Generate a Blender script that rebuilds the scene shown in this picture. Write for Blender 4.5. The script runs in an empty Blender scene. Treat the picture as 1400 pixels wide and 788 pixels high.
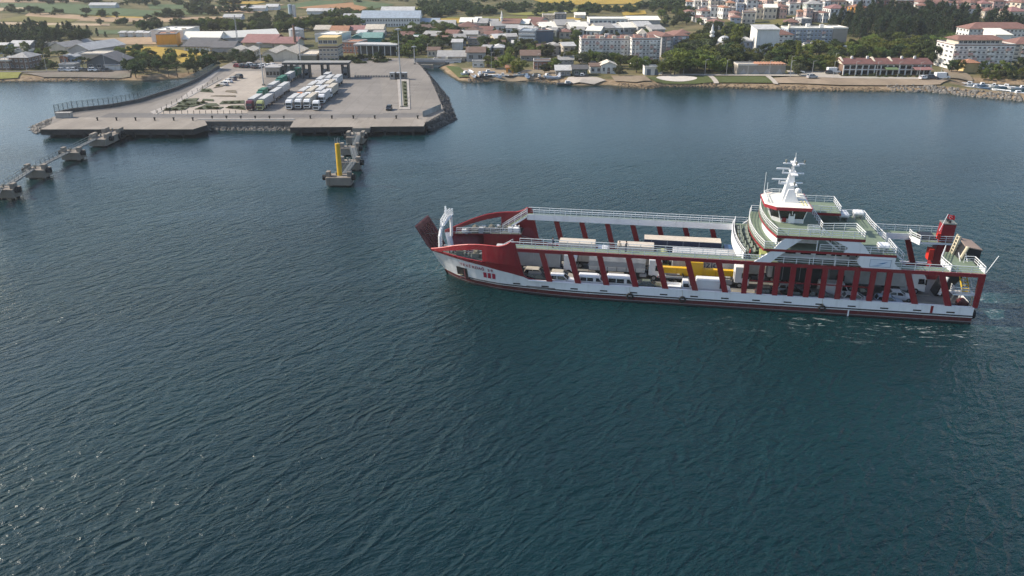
import bpy, bmesh, math, random
import numpy as np
from mathutils import Vector, Matrix
R = math.radians
random.seed(7)
scene = bpy.context.scene
COL = scene.collection

# ------------------------------------------------------------------ camera, sky, sun, exposure
F_PX, W_PX, H_PX = 1120.0, 1400.0, 788.0
PITCH = math.atan(464.0 / F_PX)
CAM_H = 55.0 * math.cos(PITCH)
cam = bpy.data.cameras.new('camera'); camo = bpy.data.objects.new('camera', cam); COL.objects.link(camo)
camo.location = (0, 0, CAM_H); camo.rotation_euler = (math.pi / 2 - PITCH, 0, 0)
cam.sensor_width = 36.0; cam.lens = F_PX / W_PX * 36.0
cam.clip_start = 0.5; cam.clip_end = 30000
scene.camera = camo

SUN_EL, SUN_AZ = 36.0, -79.5          # degrees; azimuth clockwise from +Y (the view direction)
sdir = Vector((math.sin(R(SUN_AZ)) * math.cos(R(SUN_EL)), math.cos(R(SUN_AZ)) * math.cos(R(SUN_EL)), math.sin(R(SUN_EL))))
world = bpy.data.worlds.new('World'); scene.world = world; world.use_nodes = True
wn = world.node_tree.nodes; wl = world.node_tree.links; wn.clear()
sky = wn.new('ShaderNodeTexSky'); sky.sky_type = 'NISHITA'; sky.sun_disc = False
sky.sun_elevation = R(SUN_EL); sky.sun_rotation = R(SUN_AZ); sky.air_density = 1.0; sky.dust_density = 1.2; sky.ozone_density = 1.2
bgn = wn.new('ShaderNodeBackground'); bgn.inputs['Strength'].default_value = 0.15
won = wn.new('ShaderNodeOutputWorld'); wl.new(sky.outputs[0], bgn.inputs[0]); wl.new(bgn.outputs[0], won.inputs[0])
sun = bpy.data.lights.new('sun', 'SUN'); suno = bpy.data.objects.new('sun', sun); COL.objects.link(suno)
sun.energy = 5.0; sun.angle = R(0.53); sun.color = (1.0, 0.90, 0.76)
suno.rotation_euler = sdir.to_track_quat('Z', 'Y').to_euler(); suno.location = (-200, 50, 300)
vs = scene.view_settings
vs.view_transform = 'Standard'; vs.look = 'None'; vs.exposure = 0.47; vs.gamma = 1.0; vs.use_curve_mapping = False
scene.cycles.use_denoising = True; scene.cycles.denoising_prefilter = 'FAST'
scene.cycles.max_bounces = 6; scene.cycles.diffuse_bounces = 3; scene.cycles.glossy_bounces = 3
scene.cycles.transmission_bounces = 3; scene.cycles.transparent_max_bounces = 8; scene.cycles.volume_bounces = 0
scene.cycles.caustics_reflective = False; scene.cycles.caustics_refractive = False

# ------------------------------------------------------------------ helpers: materials
MATS = {}
def new_mat(name):
    m = bpy.data.materials.new(name); m.use_nodes = True
    nt = m.node_tree; b = nt.nodes['Principled BSDF']
    return m, nt, b
def mat(name, col=(.5, .5, .5), rough=.6, var=.12, scale=.6, metal=0.0, bump=0.0, bscale=8.0, rnd=0.0, stain=0.0, spec=.5):
    """plain surface: base colour broken up by two noises, optional fine bump, optional per-object tint, optional dirt streaks"""
    if name in MATS: return MATS[name]
    m, nt, b = new_mat(name); n = nt.nodes; l = nt.links
    tc = n.new('ShaderNodeTexCoord')
    no = n.new('ShaderNodeTexNoise'); no.inputs['Scale'].default_value = scale; no.inputs['Detail'].default_value = 6; no.inputs['Roughness'].default_value = .62
    l.new(tc.outputs['Object'], no.inputs['Vector'])
    mr = n.new('ShaderNodeMapRange'); mr.inputs[1].default_value = .28; mr.inputs[2].default_value = .72
    mr.inputs[3].default_value = 1 - var; mr.inputs[4].default_value = 1 + var
    l.new(no.outputs[0], mr.inputs[0])
    mul = n.new('ShaderNodeVectorMath'); mul.operation = 'SCALE'; mul.inputs[0].default_value = col[:3]
    l.new(mr.outputs[0], mul.inputs['Scale'])
    out = mul.outputs[0]
    if rnd:
        oi = n.new('ShaderNodeObjectInfo'); mr2 = n.new('ShaderNodeMapRange')
        mr2.inputs[3].default_value = 1 - rnd; mr2.inputs[4].default_value = 1 + rnd
        l.new(oi.outputs['Random'], mr2.inputs[0])
        m2 = n.new('ShaderNodeVectorMath'); m2.operation = 'SCALE'; l.new(out, m2.inputs[0]); l.new(mr2.outputs[0], m2.inputs['Scale']); out = m2.outputs[0]
    if stain:
        mp = n.new('ShaderNodeMapping'); mp.inputs['Scale'].default_value = (1.1, 1.1, .16); l.new(tc.outputs['Object'], mp.inputs['Vector'])
        n2 = n.new('ShaderNodeTexNoise'); n2.inputs['Scale'].default_value = 1.3; n2.inputs['Detail'].default_value = 5; l.new(mp.outputs[0], n2.inputs['Vector'])
        r2 = n.new('ShaderNodeMapRange'); r2.inputs[1].default_value = .52; r2.inputs[2].default_value = .75; r2.inputs[3].default_value = 0; r2.inputs[4].default_value = stain
        l.new(n2.outputs[0], r2.inputs[0])
        mx = n.new('ShaderNodeMixRGB'); l.new(r2.outputs[0], mx.inputs[0]); l.new(out, mx.inputs[1]); mx.inputs[2].default_value = (.16, .11, .07, 1); out = mx.outputs[0]
    l.new(out, b.inputs['Base Color'])
    b.inputs['Roughness'].default_value = rough; b.inputs['Metallic'].default_value = metal
    b.inputs['Specular IOR Level'].default_value = spec
    if bump:
        n3 = n.new('ShaderNodeTexNoise'); n3.inputs['Scale'].default_value = bscale; n3.inputs['Detail'].default_value = 4; l.new(tc.outputs['Object'], n3.inputs['Vector'])
        bp = n.new('ShaderNodeBump'); bp.inputs['Strength'].default_value = bump; bp.inputs['Distance'].default_value = .05
        l.new(n3.outputs[0], bp.inputs['Height']); l.new(bp.outputs[0], b.inputs['Normal'])
    MATS[name] = m
    return m

# ------------------------------------------------------------------ helpers: meshes
class MB:
    def __init__(s): s.v = []; s.f = []; s.m = []
    def face(s, pts, m=0):
        k = len(s.v); s.v.extend([tuple(p) for p in pts]); s.f.append(tuple(range(k, k + len(pts)))); s.m.append(m)
    def extr(s, poly, d, m=0, mtop=None, mside=None):
        k = len(s.v); n = len(poly); d = Vector(d)
        s.v.extend([tuple(p) for p in poly]); s.v.extend([tuple(Vector(p) + d) for p in poly])
        s.f.append(tuple(reversed(range(k, k + n)))); s.m.append(m)
        s.f.append(tuple(range(k + n, k + 2 * n))); s.m.append(m if mtop is None else mtop)
        for i in range(n):
            j = (i + 1) % n; s.f.append((k + i, k + j, k + n + j, k + n + i)); s.m.append(m if mside is None else mside)
    def box(s, x0, x1, y0, y1, z0, z1, m=0):
        s.extr([(x0, y0, z0), (x1, y0, z0), (x1, y1, z0), (x0, y1, z0)], (0, 0, z1 - z0), m)
    def prism(s, poly, z0, z1, m=0, mtop=None, mside=None):
        s.extr([(p[0], p[1], z0) for p in poly], (0, 0, z1 - z0), m, mtop, mside)
    def frust(s, a, b, m=0, mtop=None):
        """closed loft between two equal-length rings"""
        k = len(s.v); n = len(a); s.v.extend([tuple(p) for p in a]); s.v.extend([tuple(p) for p in b])
        s.f.append(tuple(reversed(range(k, k + n)))); s.m.append(m)
        s.f.append(tuple(range(k + n, k + 2 * n))); s.m.append(m if mtop is None else mtop)
        for i in range(n):
            j = (i + 1) % n; s.f.append((k + i, k + j, k + n + j, k + n + i)); s.m.append(m)
    def loft(s, rings, m=0, caps=True):
        k = len(s.v); n = len(rings[0])
        for r in rings: s.v.extend([tuple(p) for p in r])
        for q in range(len(rings) - 1):
            for i in range(n):
                j = (i + 1) % n; a = k + q * n
                s.f.append((a + i, a + j, a + n + j, a + n + i)); s.m.append(m)
        if caps:
            s.f.append(tuple(reversed(range(k, k + n)))); s.m.append(m)
            e = k + (len(rings) - 1) * n; s.f.append(tuple(range(e, e + n))); s.m.append(m)
    def bar(s, a, b, r, n=4, m=0, r2=None):
        a = Vector(a); b = Vector(b); d = (b - a)
        if d.length < 1e-6: return
        d.normalize(); up = Vector((0, 0, 1)) if abs(d.z) < .95 else Vector((1, 0, 0))
        x = d.cross(up).normalized(); y = d.cross(x); r2 = r if r2 is None else r2
        rr = 2 ** .5 if n == 4 else 1.0; o = math.pi / 4 if n == 4 else 0
        A = [a + (x * math.cos(o + 2 * math.pi * i / n) + y * math.sin(o + 2 * math.pi * i / n)) * r * rr for i in range(n)]
        B = [b + (x * math.cos(o + 2 * math.pi * i / n) + y * math.sin(o + 2 * math.pi * i / n)) * r2 * rr for i in range(n)]
        s.frust(A, B, m)
    def path(s, pts, r, n=4, m=0):
        for a, b in zip(pts, pts[1:]): s.bar(a, b, r, n, m)
    def lathe(s, prof, n=10, c=(0, 0, 0), m=0, axis='z'):
        rings = []
        for r, z in prof:
            ring = []
            for i in range(n):
                a = 2 * math.pi * i / n; p = (r * math.cos(a), r * math.sin(a), z)
                if axis == 'y': p = (p[0], p[2], p[1])
                if axis == 'x': p = (p[2], p[0], p[1])
                ring.append((p[0] + c[0], p[1] + c[1], p[2] + c[2]))
            rings.append(ring)
        s.loft(rings, m)
    def torus(s, c, R0, r, n=12, k=6, m=0, axis='y'):
        rings = []
        for i in range(n + 1):
            a = 2 * math.pi * i / n; ring = []
            for j in range(k):
                b = 2 * math.pi * j / k; q = R0 + r * math.cos(b); p = (q * math.cos(a), r * math.sin(b), q * math.sin(a))
                if axis == 'x': p = (p[1], p[0], p[2])
                ring.append((p[0] + c[0], p[1] + c[1], p[2] + c[2]))
            rings.append(ring)
        s.loft(rings, m, caps=False)
    def mesh(s, name, mats, smooth=False, flip=False, fixn=True):
        me = bpy.data.meshes.new(name)
        v = [(-p[0], p[1], p[2]) for p in s.v] if flip else s.v
        me.from_pydata(v, [], s.f)
        for q in (mats if isinstance(mats, (list, tuple)) else [mats]): me.materials.append(q)
        me.polygons.foreach_set('material_index', s.m)
        if fixn:
            bm = bmesh.new(); bm.from_mesh(me); bmesh.ops.recalc_face_normals(bm, faces=bm.faces); bm.to_mesh(me); bm.free()
        if smooth: me.polygons.foreach_set('use_smooth', [True] * len(me.polygons))
        me.update(); return me
    def build(s, name, mats, parent=None, smooth=False, flip=False, fixn=True):
        return link(name, s.mesh(name, mats, smooth, flip, fixn), parent)
def link(name, data, parent=None, loc=None, rz=None, sc=None):
    o = bpy.data.objects.new(name, data); COL.objects.link(o)
    if parent is not None: o.parent = parent
    if loc is not None: o.location = loc
    if rz is not None: o.rotation_euler = (0, 0, rz)
    if sc is not None: o.scale = sc if isinstance(sc, (tuple, list)) else (sc, sc, sc)
    return o
def tag(o, label=None, cat=None, group=None, kind=None):
    if label: o['label'] = label
    if cat: o['category'] = cat
    if group: o['group'] = group
    if kind: o['kind'] = kind
    return o
def thing(name, label, cat, loc=(0, 0, 0), rz=0, group=None, sc=None):
    return tag(link(name, None, None, loc, rz, sc), label, cat, group)
def smooth_mod(o, w=.04, seg=2):
    m = o.modifiers.new('bevel', 'BEVEL'); m.width = w; m.segments = seg; m.limit_method = 'ANGLE'; m.angle_limit = R(40)
def text_mesh(body, size, extrude=.004):
    cu = bpy.data.curves.new('txt', 'FONT'); cu.body = body; cu.size = size; cu.extrude = extrude; cu.align_x = 'LEFT'
    ob = bpy.data.objects.new('txt', cu); COL.objects.link(ob)
    me = bpy.data.meshes.new_from_object(ob); bpy.data.objects.remove(ob); bpy.data.curves.remove(cu)
    return me
# ------------------------------------------------------------------ lie of the land
CP, SP = math.cos(PITCH), math.sin(PITCH)
def ray(px, py):
    a = (px - 700.0) / F_PX; b = (py - 394.0) / F_PX
    return (a, CP - b * SP, -SP - b * CP)
def flat(px, py, z=0.0):
    """where the sight line of a photograph pixel meets the level z"""
    d = ray(px, py); t = (z - CAM_H) / d[2]
    return Vector((t * d[0], t * d[1], z))
def fl(L, z=0.0): return [tuple(flat(x, y, z))[:2] for x, y in L]
LAND = [(-2600, 345)] + fl([(-60, 113), (0, 112.5), (60, 112), (110, 111.5), (165, 110.5), (185, 112), (250, 108)]) + \
       [(-110, 366), (-58, 372), (-50, 384), (-47, 400), (-37, 400), (-35.1, 395), (-29, 368), (-22.5, 347)] + \
       fl([(640, 113), (668, 111.5), (700, 110.5), (730, 112), (765, 115), (790, 118.3), (828, 117.5), (845, 119), (885, 121.7), (910, 118.5),
           (950, 118.5), (1000, 120.5), (1060, 123), (1100, 124.3), (1160, 125), (1215, 125.3), (1270, 126.2), (1292, 128), (1330, 132.5), (1370, 136), (1400, 139), (1480, 145)]) + \
       [(2600, 300), (2600, 9000), (-2600, 9000)]
BASIN = fl([(1318, 119.5), (1326, 114.5), (1345, 115), (1365, 116.5), (1400, 118), (1500, 117), (1500, 138), (1400, 131.5), (1370, 128.5), (1340, 124.5)])
def seg_dist(poly, x, y):
    x = np.asarray(x, float); y = np.asarray(y, float)
    d = np.full(x.shape, 1e18); ins = np.zeros(x.shape, bool)
    for (ax, ay), (bx, by) in zip(poly, poly[1:] + poly[:1]):
        ex, ey = bx - ax, by - ay; L = ex * ex + ey * ey + 1e-12
        t = np.clip(((x - ax) * ex + (y - ay) * ey) / L, 0, 1)
        d = np.minimum(d, (x - ax - t * ex) ** 2 + (y - ay - t * ey) ** 2)
        c = ((ay > y) != (by > y)) & (x < (bx - ax) * (y - ay) / ((by - ay) if by != ay else 1e-12) + ax)
        ins ^= c
    return np.where(ins, 1, -1) * np.sqrt(d)
def sstep(a, b, x):
    t = np.clip((x - a) / (b - a), 0, 1); return t * t * (3 - 2 * t)
def G(x, y):
    x = np.asarray(x, float); y = np.asarray(y, float)
    sd = np.minimum(seg_dist(LAND, x, y), -seg_dist(BASIN, x, y))
    z = np.where(sd < 0, np.maximum(sd * .35, -4), 2.2 * (1 - np.exp(-np.maximum(sd, 0) * .28)))
    wob = np.sin(x * .021 + 1.3) * np.cos(y * .017) * .5 + np.sin(x * .0071 - y * .0053)
    inl = sstep(15, 120, sd)
    z = z + inl * (.3 + .4 * wob)
    z = z + sstep(430, 760, y) * (5 + 9 * sstep(90, 230, x - .10 * (y - 430))) * np.where(sd > 0, 1, 0)
    z = z + sstep(900, 2600, y) * (95 + 30 * np.sin(x * .0021 + .6) + 14 * np.sin(x * .006 + y * .002))
    return z
def gz(x, y): return float(G(x, y))
TT = np.concatenate([np.linspace(150, 1000, 700), np.linspace(1005, 4000, 300)])
def at(px, py):
    """ground point seen at a photograph pixel"""
    d = ray(px, py)
    X = TT * d[0]; Y = TT * d[1]; Z = CAM_H + TT * d[2]
    g = np.maximum(G(X, Y), 0.0); below = np.nonzero(Z < g)[0]
    k = below[0] if len(below) else len(TT) - 1
    if k == 0: k = 1
    a, b = Z[k - 1] - g[k - 1], Z[k] - g[k]
    t = TT[k - 1] + (TT[k] - TT[k - 1]) * (a / (a - b) if a != b else 0)
    return Vector((t * d[0], t * d[1], float(max(G(t * d[0], t * d[1]), 0))))
def mpp(P):
    """metres per photograph pixel at a point"""
    return (P.y * CP - (P.z - CAM_H) * SP) / F_PX

# ------------------------------------------------------------------ materials of the setting
def ramp(nt, src, stops):
    cr = nt.nodes.new('ShaderNodeValToRGB'); e = cr.color_ramp.elements
    while len(e) < len(stops): e.new(.5)
    for q, (p, c) in zip(e, stops): q.position = p; q.color = (c[0], c[1], c[2], 1)
    nt.links.new(src, cr.inputs[0]); return cr.outputs[0]
def noise(nt, vec, scale, detail=5, rough=.6, dist=0.0):
    n = nt.nodes.new('ShaderNodeTexNoise'); n.inputs['Scale'].default_value = scale; n.inputs['Detail'].default_value = detail
    n.inputs['Roughness'].default_value = rough; n.inputs['Distortion'].default_value = dist
    if vec is not None: nt.links.new(vec, n.inputs['Vector'])
    return n.outputs[0]
def mixc(nt, fac, a, b, mode='MIX'):
    n = nt.nodes.new('ShaderNodeMixRGB'); n.blend_type = mode
    for i, q in enumerate((fac, a, b)):
        if hasattr(q, 'default_value') or hasattr(q, 'links'): nt.links.new(q, n.inputs[i])
        else: n.inputs[i].default_value = q if i == 0 else (q[0], q[1], q[2], 1)
    return n.outputs[0]
def math_n(nt, op, a, b=0.0, clamp=False):
    n = nt.nodes.new('ShaderNodeMath'); n.operation = op; n.use_clamp = clamp
    for i, q in enumerate((a, b)):
        if hasattr(q, 'links'): nt.links.new(q, n.inputs[i])
        else: n.inputs[i].default_value = q
    return n.outputs[0]
def maprange(nt, src, a, b, c=0.0, d=1.0, smooth=True):
    n = nt.nodes.new('ShaderNodeMapRange'); n.interpolation_type = 'SMOOTHSTEP' if smooth else 'LINEAR'
    nt.links.new(src, n.inputs[0])
    for i, q in enumerate((a, b, c, d)): n.inputs[i + 1].default_value = q
    return n.outputs[0]

def ground_material():
    m, nt, b = new_mat('ground'); l = nt.links
    geo = nt.nodes.new('ShaderNodeNewGeometry'); pos = geo.outputs['Position']
    sep = nt.nodes.new('ShaderNodeSeparateXYZ'); l.new(pos, sep.inputs[0])
    big = noise(nt, pos, .012, 4); mid = noise(nt, pos, .07, 6, .65); fine = noise(nt, pos, .6, 5, .7)
    c1 = ramp(nt, mid, [(.30, (.060, .070, .026)), (.45, (.105, .100, .042)), (.58, (.20, .160, .085)), (.75, (.26, .20, .12))])
    c2 = ramp(nt, fine, [(.3, (.05, .055, .022)), (.55, (.13, .115, .058)), (.8, (.24, .19, .12))])
    c = mixc(nt, .45, c1, c2)
    c = mixc(nt, maprange(nt, big, .42, .62), c, mixc(nt, .5, c, (.045, .06, .022)))
    # dry sand and stones on the waterside strip (low ground)
    sand = ramp(nt, fine, [(.3, (.12, .085, .05)), (.5, (.24, .175, .11)), (.75, (.33, .26, .18))])
    c = mixc(nt, maprange(nt, sep.outputs[2], 2.0, 1.5), c, sand)
    c = mixc(nt, maprange(nt, sep.outputs[2], .55, .15), c, (.05, .05, .035))
    l.new(c, b.inputs['Base Color']); b.inputs['Roughness'].default_value = .95; b.inputs['Specular IOR Level'].default_value = .1
    bp = nt.nodes.new('ShaderNodeBump'); bp.inputs['Strength'].default_value = .6; bp.inputs['Distance'].default_value = .5; l.new(fine, bp.inputs['Height']); l.new(bp.outputs[0], b.inputs['Normal'])
    return m
def axis(lo, hi, step, far, grow):
    a = list(np.arange(lo, hi + .1, step)); s = step
    while a[-1] < far: s *= grow; a.append(a[-1] + s)
    return a
xs_r = axis(0, 330, 3.5, 2500, 1.12); XS = np.array(sorted([-v for v in xs_r[1:]] + xs_r))
YS = np.array(axis(284, 410, 2.5, 8500, 1.035))
gx, gy = np.meshgrid(XS, YS); gzv = G(gx, gy)
me = bpy.data.meshes.new('ground')
nx, ny = len(XS), len(YS)
verts = np.stack([gx.ravel(), gy.ravel(), gzv.ravel()], 1)
idx = np.arange(nx * ny).reshape(ny, nx)
faces = np.stack([idx[:-1, :-1].ravel(), idx[:-1, 1:].ravel(), idx[1:, 1:].ravel(), idx[1:, :-1].ravel()], 1)
zf = gzv.ravel()[faces].max(1); faces = faces[zf > -3.9]
me.from_pydata(verts.tolist(), [], faces.tolist()); me.polygons.foreach_set('use_smooth', [True] * len(me.polygons))
me.materials.append(ground_material())
ground = tag(link('ground', me), kind='structure')

# ------------------------------------------------------------------ water
TH = R(9.3)
SB = flat(1327, 443)                       # where the ferry's near stern corner meets the water
def water_material():
    m, nt, b = new_mat('sea_water'); l = nt.links; N = nt.nodes
    geo = N.new('ShaderNodeNewGeometry'); pos = geo.outputs['Position']
    def mapped(rot, sc):
        """axes turned by rot degrees, then stretched: the first axis lies along the wave crests"""
        mp = N.new('ShaderNodeMapping'); mp.vector_type = 'TEXTURE'; mp.inputs['Rotation'].default_value = (0, 0, R(rot)); mp.inputs['Scale'].default_value = sc; l.new(pos, mp.inputs['Vector']); return mp.outputs[0]
    sepp = N.new('ShaderNodeSeparateXYZ'); l.new(pos, sepp.inputs[0])
    def ridge(v, p):
        r = math_n(nt, 'SUBTRACT', 1.0, math_n(nt, 'ABSOLUTE', math_n(nt, 'MULTIPLY', math_n(nt, 'SUBTRACT', v, .5), 2.6)))
        return math_n(nt, 'POWER', math_n(nt, 'MAXIMUM', r, 0.0), p)
    crest = ridge(noise(nt, mapped(52, (2.6, 1.0, 1)), .40, 2, .45, .55), 1.6)
    crest2 = ridge(noise(nt, mapped(28, (2.0, 1.0, 1)), .80, 3, .5, .5), 1.3)
    chop = noise(nt, mapped(40, (1.7, 1.0, 1)), 1.5, 4, .62, .5)
    rip = noise(nt, mapped(10, (1.5, 1, 1)), 3.4, 3, .6, .4)
    patch = noise(nt, mapped(8, (2.2, .8, 1)), .016, 4, .55, .9)
    slick = maprange(nt, patch, .42, .66)
    # foam beside the ferry: ship coordinates from the position
    shp = N.new('ShaderNodeMapping'); shp.vector_type = 'TEXTURE'
    shp.inputs['Location'].default_value = (SB.x, SB.y, 0); shp.inputs['Rotation'].default_value = (0, 0, -TH); l.new(pos, shp.inputs['Vector'])
    sx = N.new('ShaderNodeSeparateXYZ'); l.new(shp.outputs[0], sx.inputs[0]); X, Y = sx.outputs[0], sx.outputs[1]
    rr = math_n(nt, 'SQRT', math_n(nt, 'ADD', math_n(nt, 'POWER', math_n(nt, 'SUBTRACT', X, -6.0), 2.0), math_n(nt, 'POWER', math_n(nt, 'SUBTRACT', Y, 6.0), 2.0)))
    wob = math_n(nt, 'MULTIPLY', noise(nt, pos, .06, 2, .5), 14.0)
    ring = math_n(nt, 'SINE', math_n(nt, 'MULTIPLY', math_n(nt, 'ADD', rr, wob), 2.1))
    rmask = math_n(nt, 'MULTIPLY', math_n(nt, 'MULTIPLY', maprange(nt, rr, 14, 26), maprange(nt, rr, 46, 85, 1, 0)), maprange(nt, X, -30, 6))
    ring = math_n(nt, 'MULTIPLY', math_n(nt, 'MULTIPLY', ring, rmask), .05)
    hgt = math_n(nt, 'ADD', math_n(nt, 'ADD', math_n(nt, 'MULTIPLY', crest, .42), math_n(nt, 'MULTIPLY', crest2, .28)), math_n(nt, 'ADD', math_n(nt, 'MULTIPLY', chop, .40), math_n(nt, 'MULTIPLY', rip, .10)))
    bp = N.new('ShaderNodeBump'); bp.inputs['Distance'].default_value = .62
    shelter = maprange(nt, sepp.outputs[1], 95, 270, 1.0, .14)
    l.new(math_n(nt, 'MULTIPLY', maprange(nt, slick, 0, 1, 1.1, .62, False), shelter), bp.inputs['Strength']); l.new(math_n(nt, 'ADD', hgt, ring), bp.inputs['Height'])
    def band(v, a, b2, c, d): return math_n(nt, 'MULTIPLY', maprange(nt, v, a, b2), maprange(nt, v, c, d, 1, 0))
    side = math_n(nt, 'MULTIPLY', band(X, -50, -16, -1, 7), band(Y, -11, -5, -2.2, -.9))
    stern = math_n(nt, 'MULTIPLY', band(X, -1.5, 1.0, 4, 13), band(Y, -4, 3, 13, 22))
    bow = math_n(nt, 'MULTIPLY', band(X, -97, -86, -80, -74), band(Y, 4, 9, 22, 30))
    fn = noise(nt, mapped(-9, (4.5, 1.0, 1)), 1.05, 8, .72, 1.6)
    f1 = math_n(nt, 'MULTIPLY', side, maprange(nt, fn, .56, .68))
    f2 = math_n(nt, 'MULTIPLY', math_n(nt, 'ADD', stern, math_n(nt, 'MULTIPLY', bow, .25)), maprange(nt, noise(nt, pos, .9, 8, .7, 1.2), .50, .68))
    foam = math_n(nt, 'MULTIPLY', math_n(nt, 'ADD', f1, math_n(nt, 'MULTIPLY', f2, .6)), .55, True)
    aer = math_n(nt, 'MULTIPLY', math_n(nt, 'ADD', stern, math_n(nt, 'MULTIPLY', bow, .35)), .5, True)
    deep = mixc(nt, maprange(nt, noise(nt, pos, .007, 3), .35, .65), (.0014, .0145, .0175), (.0026, .025, .028))
    c = mixc(nt, aer, deep, (.02, .085, .095))
    c = mixc(nt, foam, c, (.62, .66, .66))
    l.new(c, b.inputs['Base Color']); l.new(math_n(nt, 'ADD', maprange(nt, slick, 0, 1, .19, .22, False), math_n(nt, 'MULTIPLY', foam, .7)), b.inputs['Roughness'])
    b.inputs['IOR'].default_value = 1.333; b.inputs['Specular IOR Level'].default_value = .5
    l.new(bp.outputs[0], b.inputs['Normal'])
    return m
wb = MB(); wb.face([(-3300, -100, 0), (3300, -100, 0), (3300, 8700, 0), (-3300, 8700, 0)])
sea = tag(wb.build('sea_water', water_material(), fixn=False), kind='structure')
# ------------------------------------------------------------------ the ferry
# ship coordinates: u metres forward of the stern, v metres across from the near side, w metres above the water
BEAM, DECK, D1, D2, D3 = 18.8, 1.45, 7.78, 9.95, 12.1
M_RED = mat('ship_red', (.21, .014, .020), .34, .10, .5, stain=.3)
M_REDD = mat('ship_red_boot', (.085, .009, .012), .55, .18, .6, stain=.35)
M_WHT = mat('ship_white', (.74, .75, .76), .42, .06, .4, stain=.2)
M_GRN = mat('ship_deck_green', (.145, .19, .13), .75, .16, 1.2, bump=.1)
M_CARD = mat('ship_car_deck', (.17, .165, .155), .8, .25, .5, bump=.2)
M_BLK = mat('ship_black', (.012, .012, .014), .5, .2)
M_DGLS = mat('dark_glass', (.012, .015, .018), .12, .1, spec=.6)
M_RAIL = mat('rail_white', (.70, .71, .70), .5, .06)
M_BEIGE = mat('ship_beige', (.50, .44, .31), .6, .12, stain=.2)
M_YEL = mat('ship_yellow', (.62, .42, .03), .5, .1)
M_BLUED = mat('ship_deck_blue', (.075, .10, .125), .7, .12, 1.0)
M_GREY = mat('machine_grey', (.16, .17, .15), .6, .2)
M_STEEL = mat('galvanised', (.34, .35, .36), .5, .12)
M_BROWN = mat('ramp_rust', (.10, .028, .030), .8, .25, .7, stain=.4)
M_RUB = mat('rubber', (.014, .014, .014), .85, .2)
M_SEAT = mat('bench_seat', (.20, .23, .19), .6, .15)
M_ORG = mat('lifebuoy_orange', (.70, .07, .03), .5, .1)

ferry = thing('ferry', 'long red and white car ferry loaded with trucks and cars, bow to the left', 'ferry', (SB.x, SB.y, 0), -TH)
def fb(mb, name, mats, parent=None, **k): return mb.build(name, mats, parent or ferry, flip=True, **k)
def on_ship(u, v, w=0.0):
    """ship coordinates to world"""
    c, s = math.cos(TH), math.sin(TH)
    return Vector((SB.x - u * c + v * s, SB.y + u * s + v * c, w))
def lerp_tab(tab, x):
    if x <= tab[0][0]: return tab[0][1]
    for (a, p), (b, q) in zip(tab, tab[1:]):
        if x <= b: return p + (q - p) * (x - a) / (b - a)
    return tab[-1][1]
T_TOP = [(64, 0), (68, .05), (70, .15), (72, .45), (75, 1.15), (77.4, 2.05), (79.8, 3.2), (82, 4.4), (82.6, 4.9)]
T_WL = [(56, 0), (61, .25), (66, .9), (70.5, 1.6), (75.2, 3.2), (78, 4.9), (80.2, 6.9), (80.6, 7.6)]
T_SHEER = [(66, 8.8), (68.4, 8.78), (69.2, 8.2), (70.4, 7.9), (72.7, 7.88), (75, 7.65), (77.4, 7.05), (79.8, 6.15), (82, 5.4), (82.6, 5.2)]
T_BND = [(65.2, 2.5), (66.3, 3.0), (69, 3.6), (73.4, 4.35), (77, 4.7), (80, 4.9), (82.6, 4.98)]
def inset(u, w):
    a, b = lerp_tab(T_WL, u), lerp_tab(T_TOP, u); t = min(max((w - .3) / 4.9, -.15), 1.0)
    if u > 80.2: a = min(a, 9.0)
    return a + (b - a) * t
def near(u, w): return (u, inset(u, w), w)
def side(p, far): return (p[0], BEAM - p[1], p[2]) if far else p
US = [0, 2, 6, 12, 20, 30, 40, 50, 56, 59, 62, 64, 65.2, 66.3, 67.6, 69, 70.4, 71.6, 73, 74.4, 75.8, 77.2, 78.6, 79.6, 80.6, 81.6, 82.3]
# hull plating, both sides, transom and stem
hb = MB()
rows_w = [-1.2, .28, .34, .95, 1.0]
for far in (False, True):
    for a, b in zip(US, US[1:]):
        tops = [2.5 if u <= 65.2 else lerp_tab(T_BND, u) for u in (a, b)]
        rake = lambda u, w: (u - max(0, (u - 76)) / 6.3 * 1.8 * max(0, (4.9 - w) / 4.9), w)
        ws = [(x, x) for x in rows_w] + [(1.0 + (tops[0] - 1.0) * q, 1.0 + (tops[1] - 1.0) * q) for q in (.5, 1.0)]
        for k in range(len(ws) - 1):
            q = [rake(a, ws[k][0]), rake(b, ws[k][1]), rake(b, ws[k + 1][1]), rake(a, ws[k + 1][0])]
            m = 3 if k == 0 else 2 if k == 1 else 1 if k == 2 else 0
            hb.face([side(near(*p), far) for p in q], m)
for k in range(6):
    ws = rows_w + [1.75, 2.5]
    hb.face([(0, inset(0, ws[k]), ws[k]), (0, BEAM - inset(0, ws[k]), ws[k]), (0, BEAM - inset(0, ws[k + 1]), ws[k + 1]), (0, inset(0, ws[k + 1]), ws[k + 1])], 1 if k < 3 else 0)
ub = US[-1]; q = [rake(ub, w) for w in (-1.2, 1.0, 2.3)]; pn = [near(*p) for p in q]
for k in range(2):
    hb.face([pn[k], side(pn[k], True), side(pn[k + 1], True), pn[k + 1]], 3 if k == 0 else 0)
hull = fb(hb, 'hull', [M_WHT, M_REDD, mat('ship_line', (.35, .36, .36), .5, .05), mat('ship_bottom', (.02, .012, .013), .6, .3)])
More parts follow.
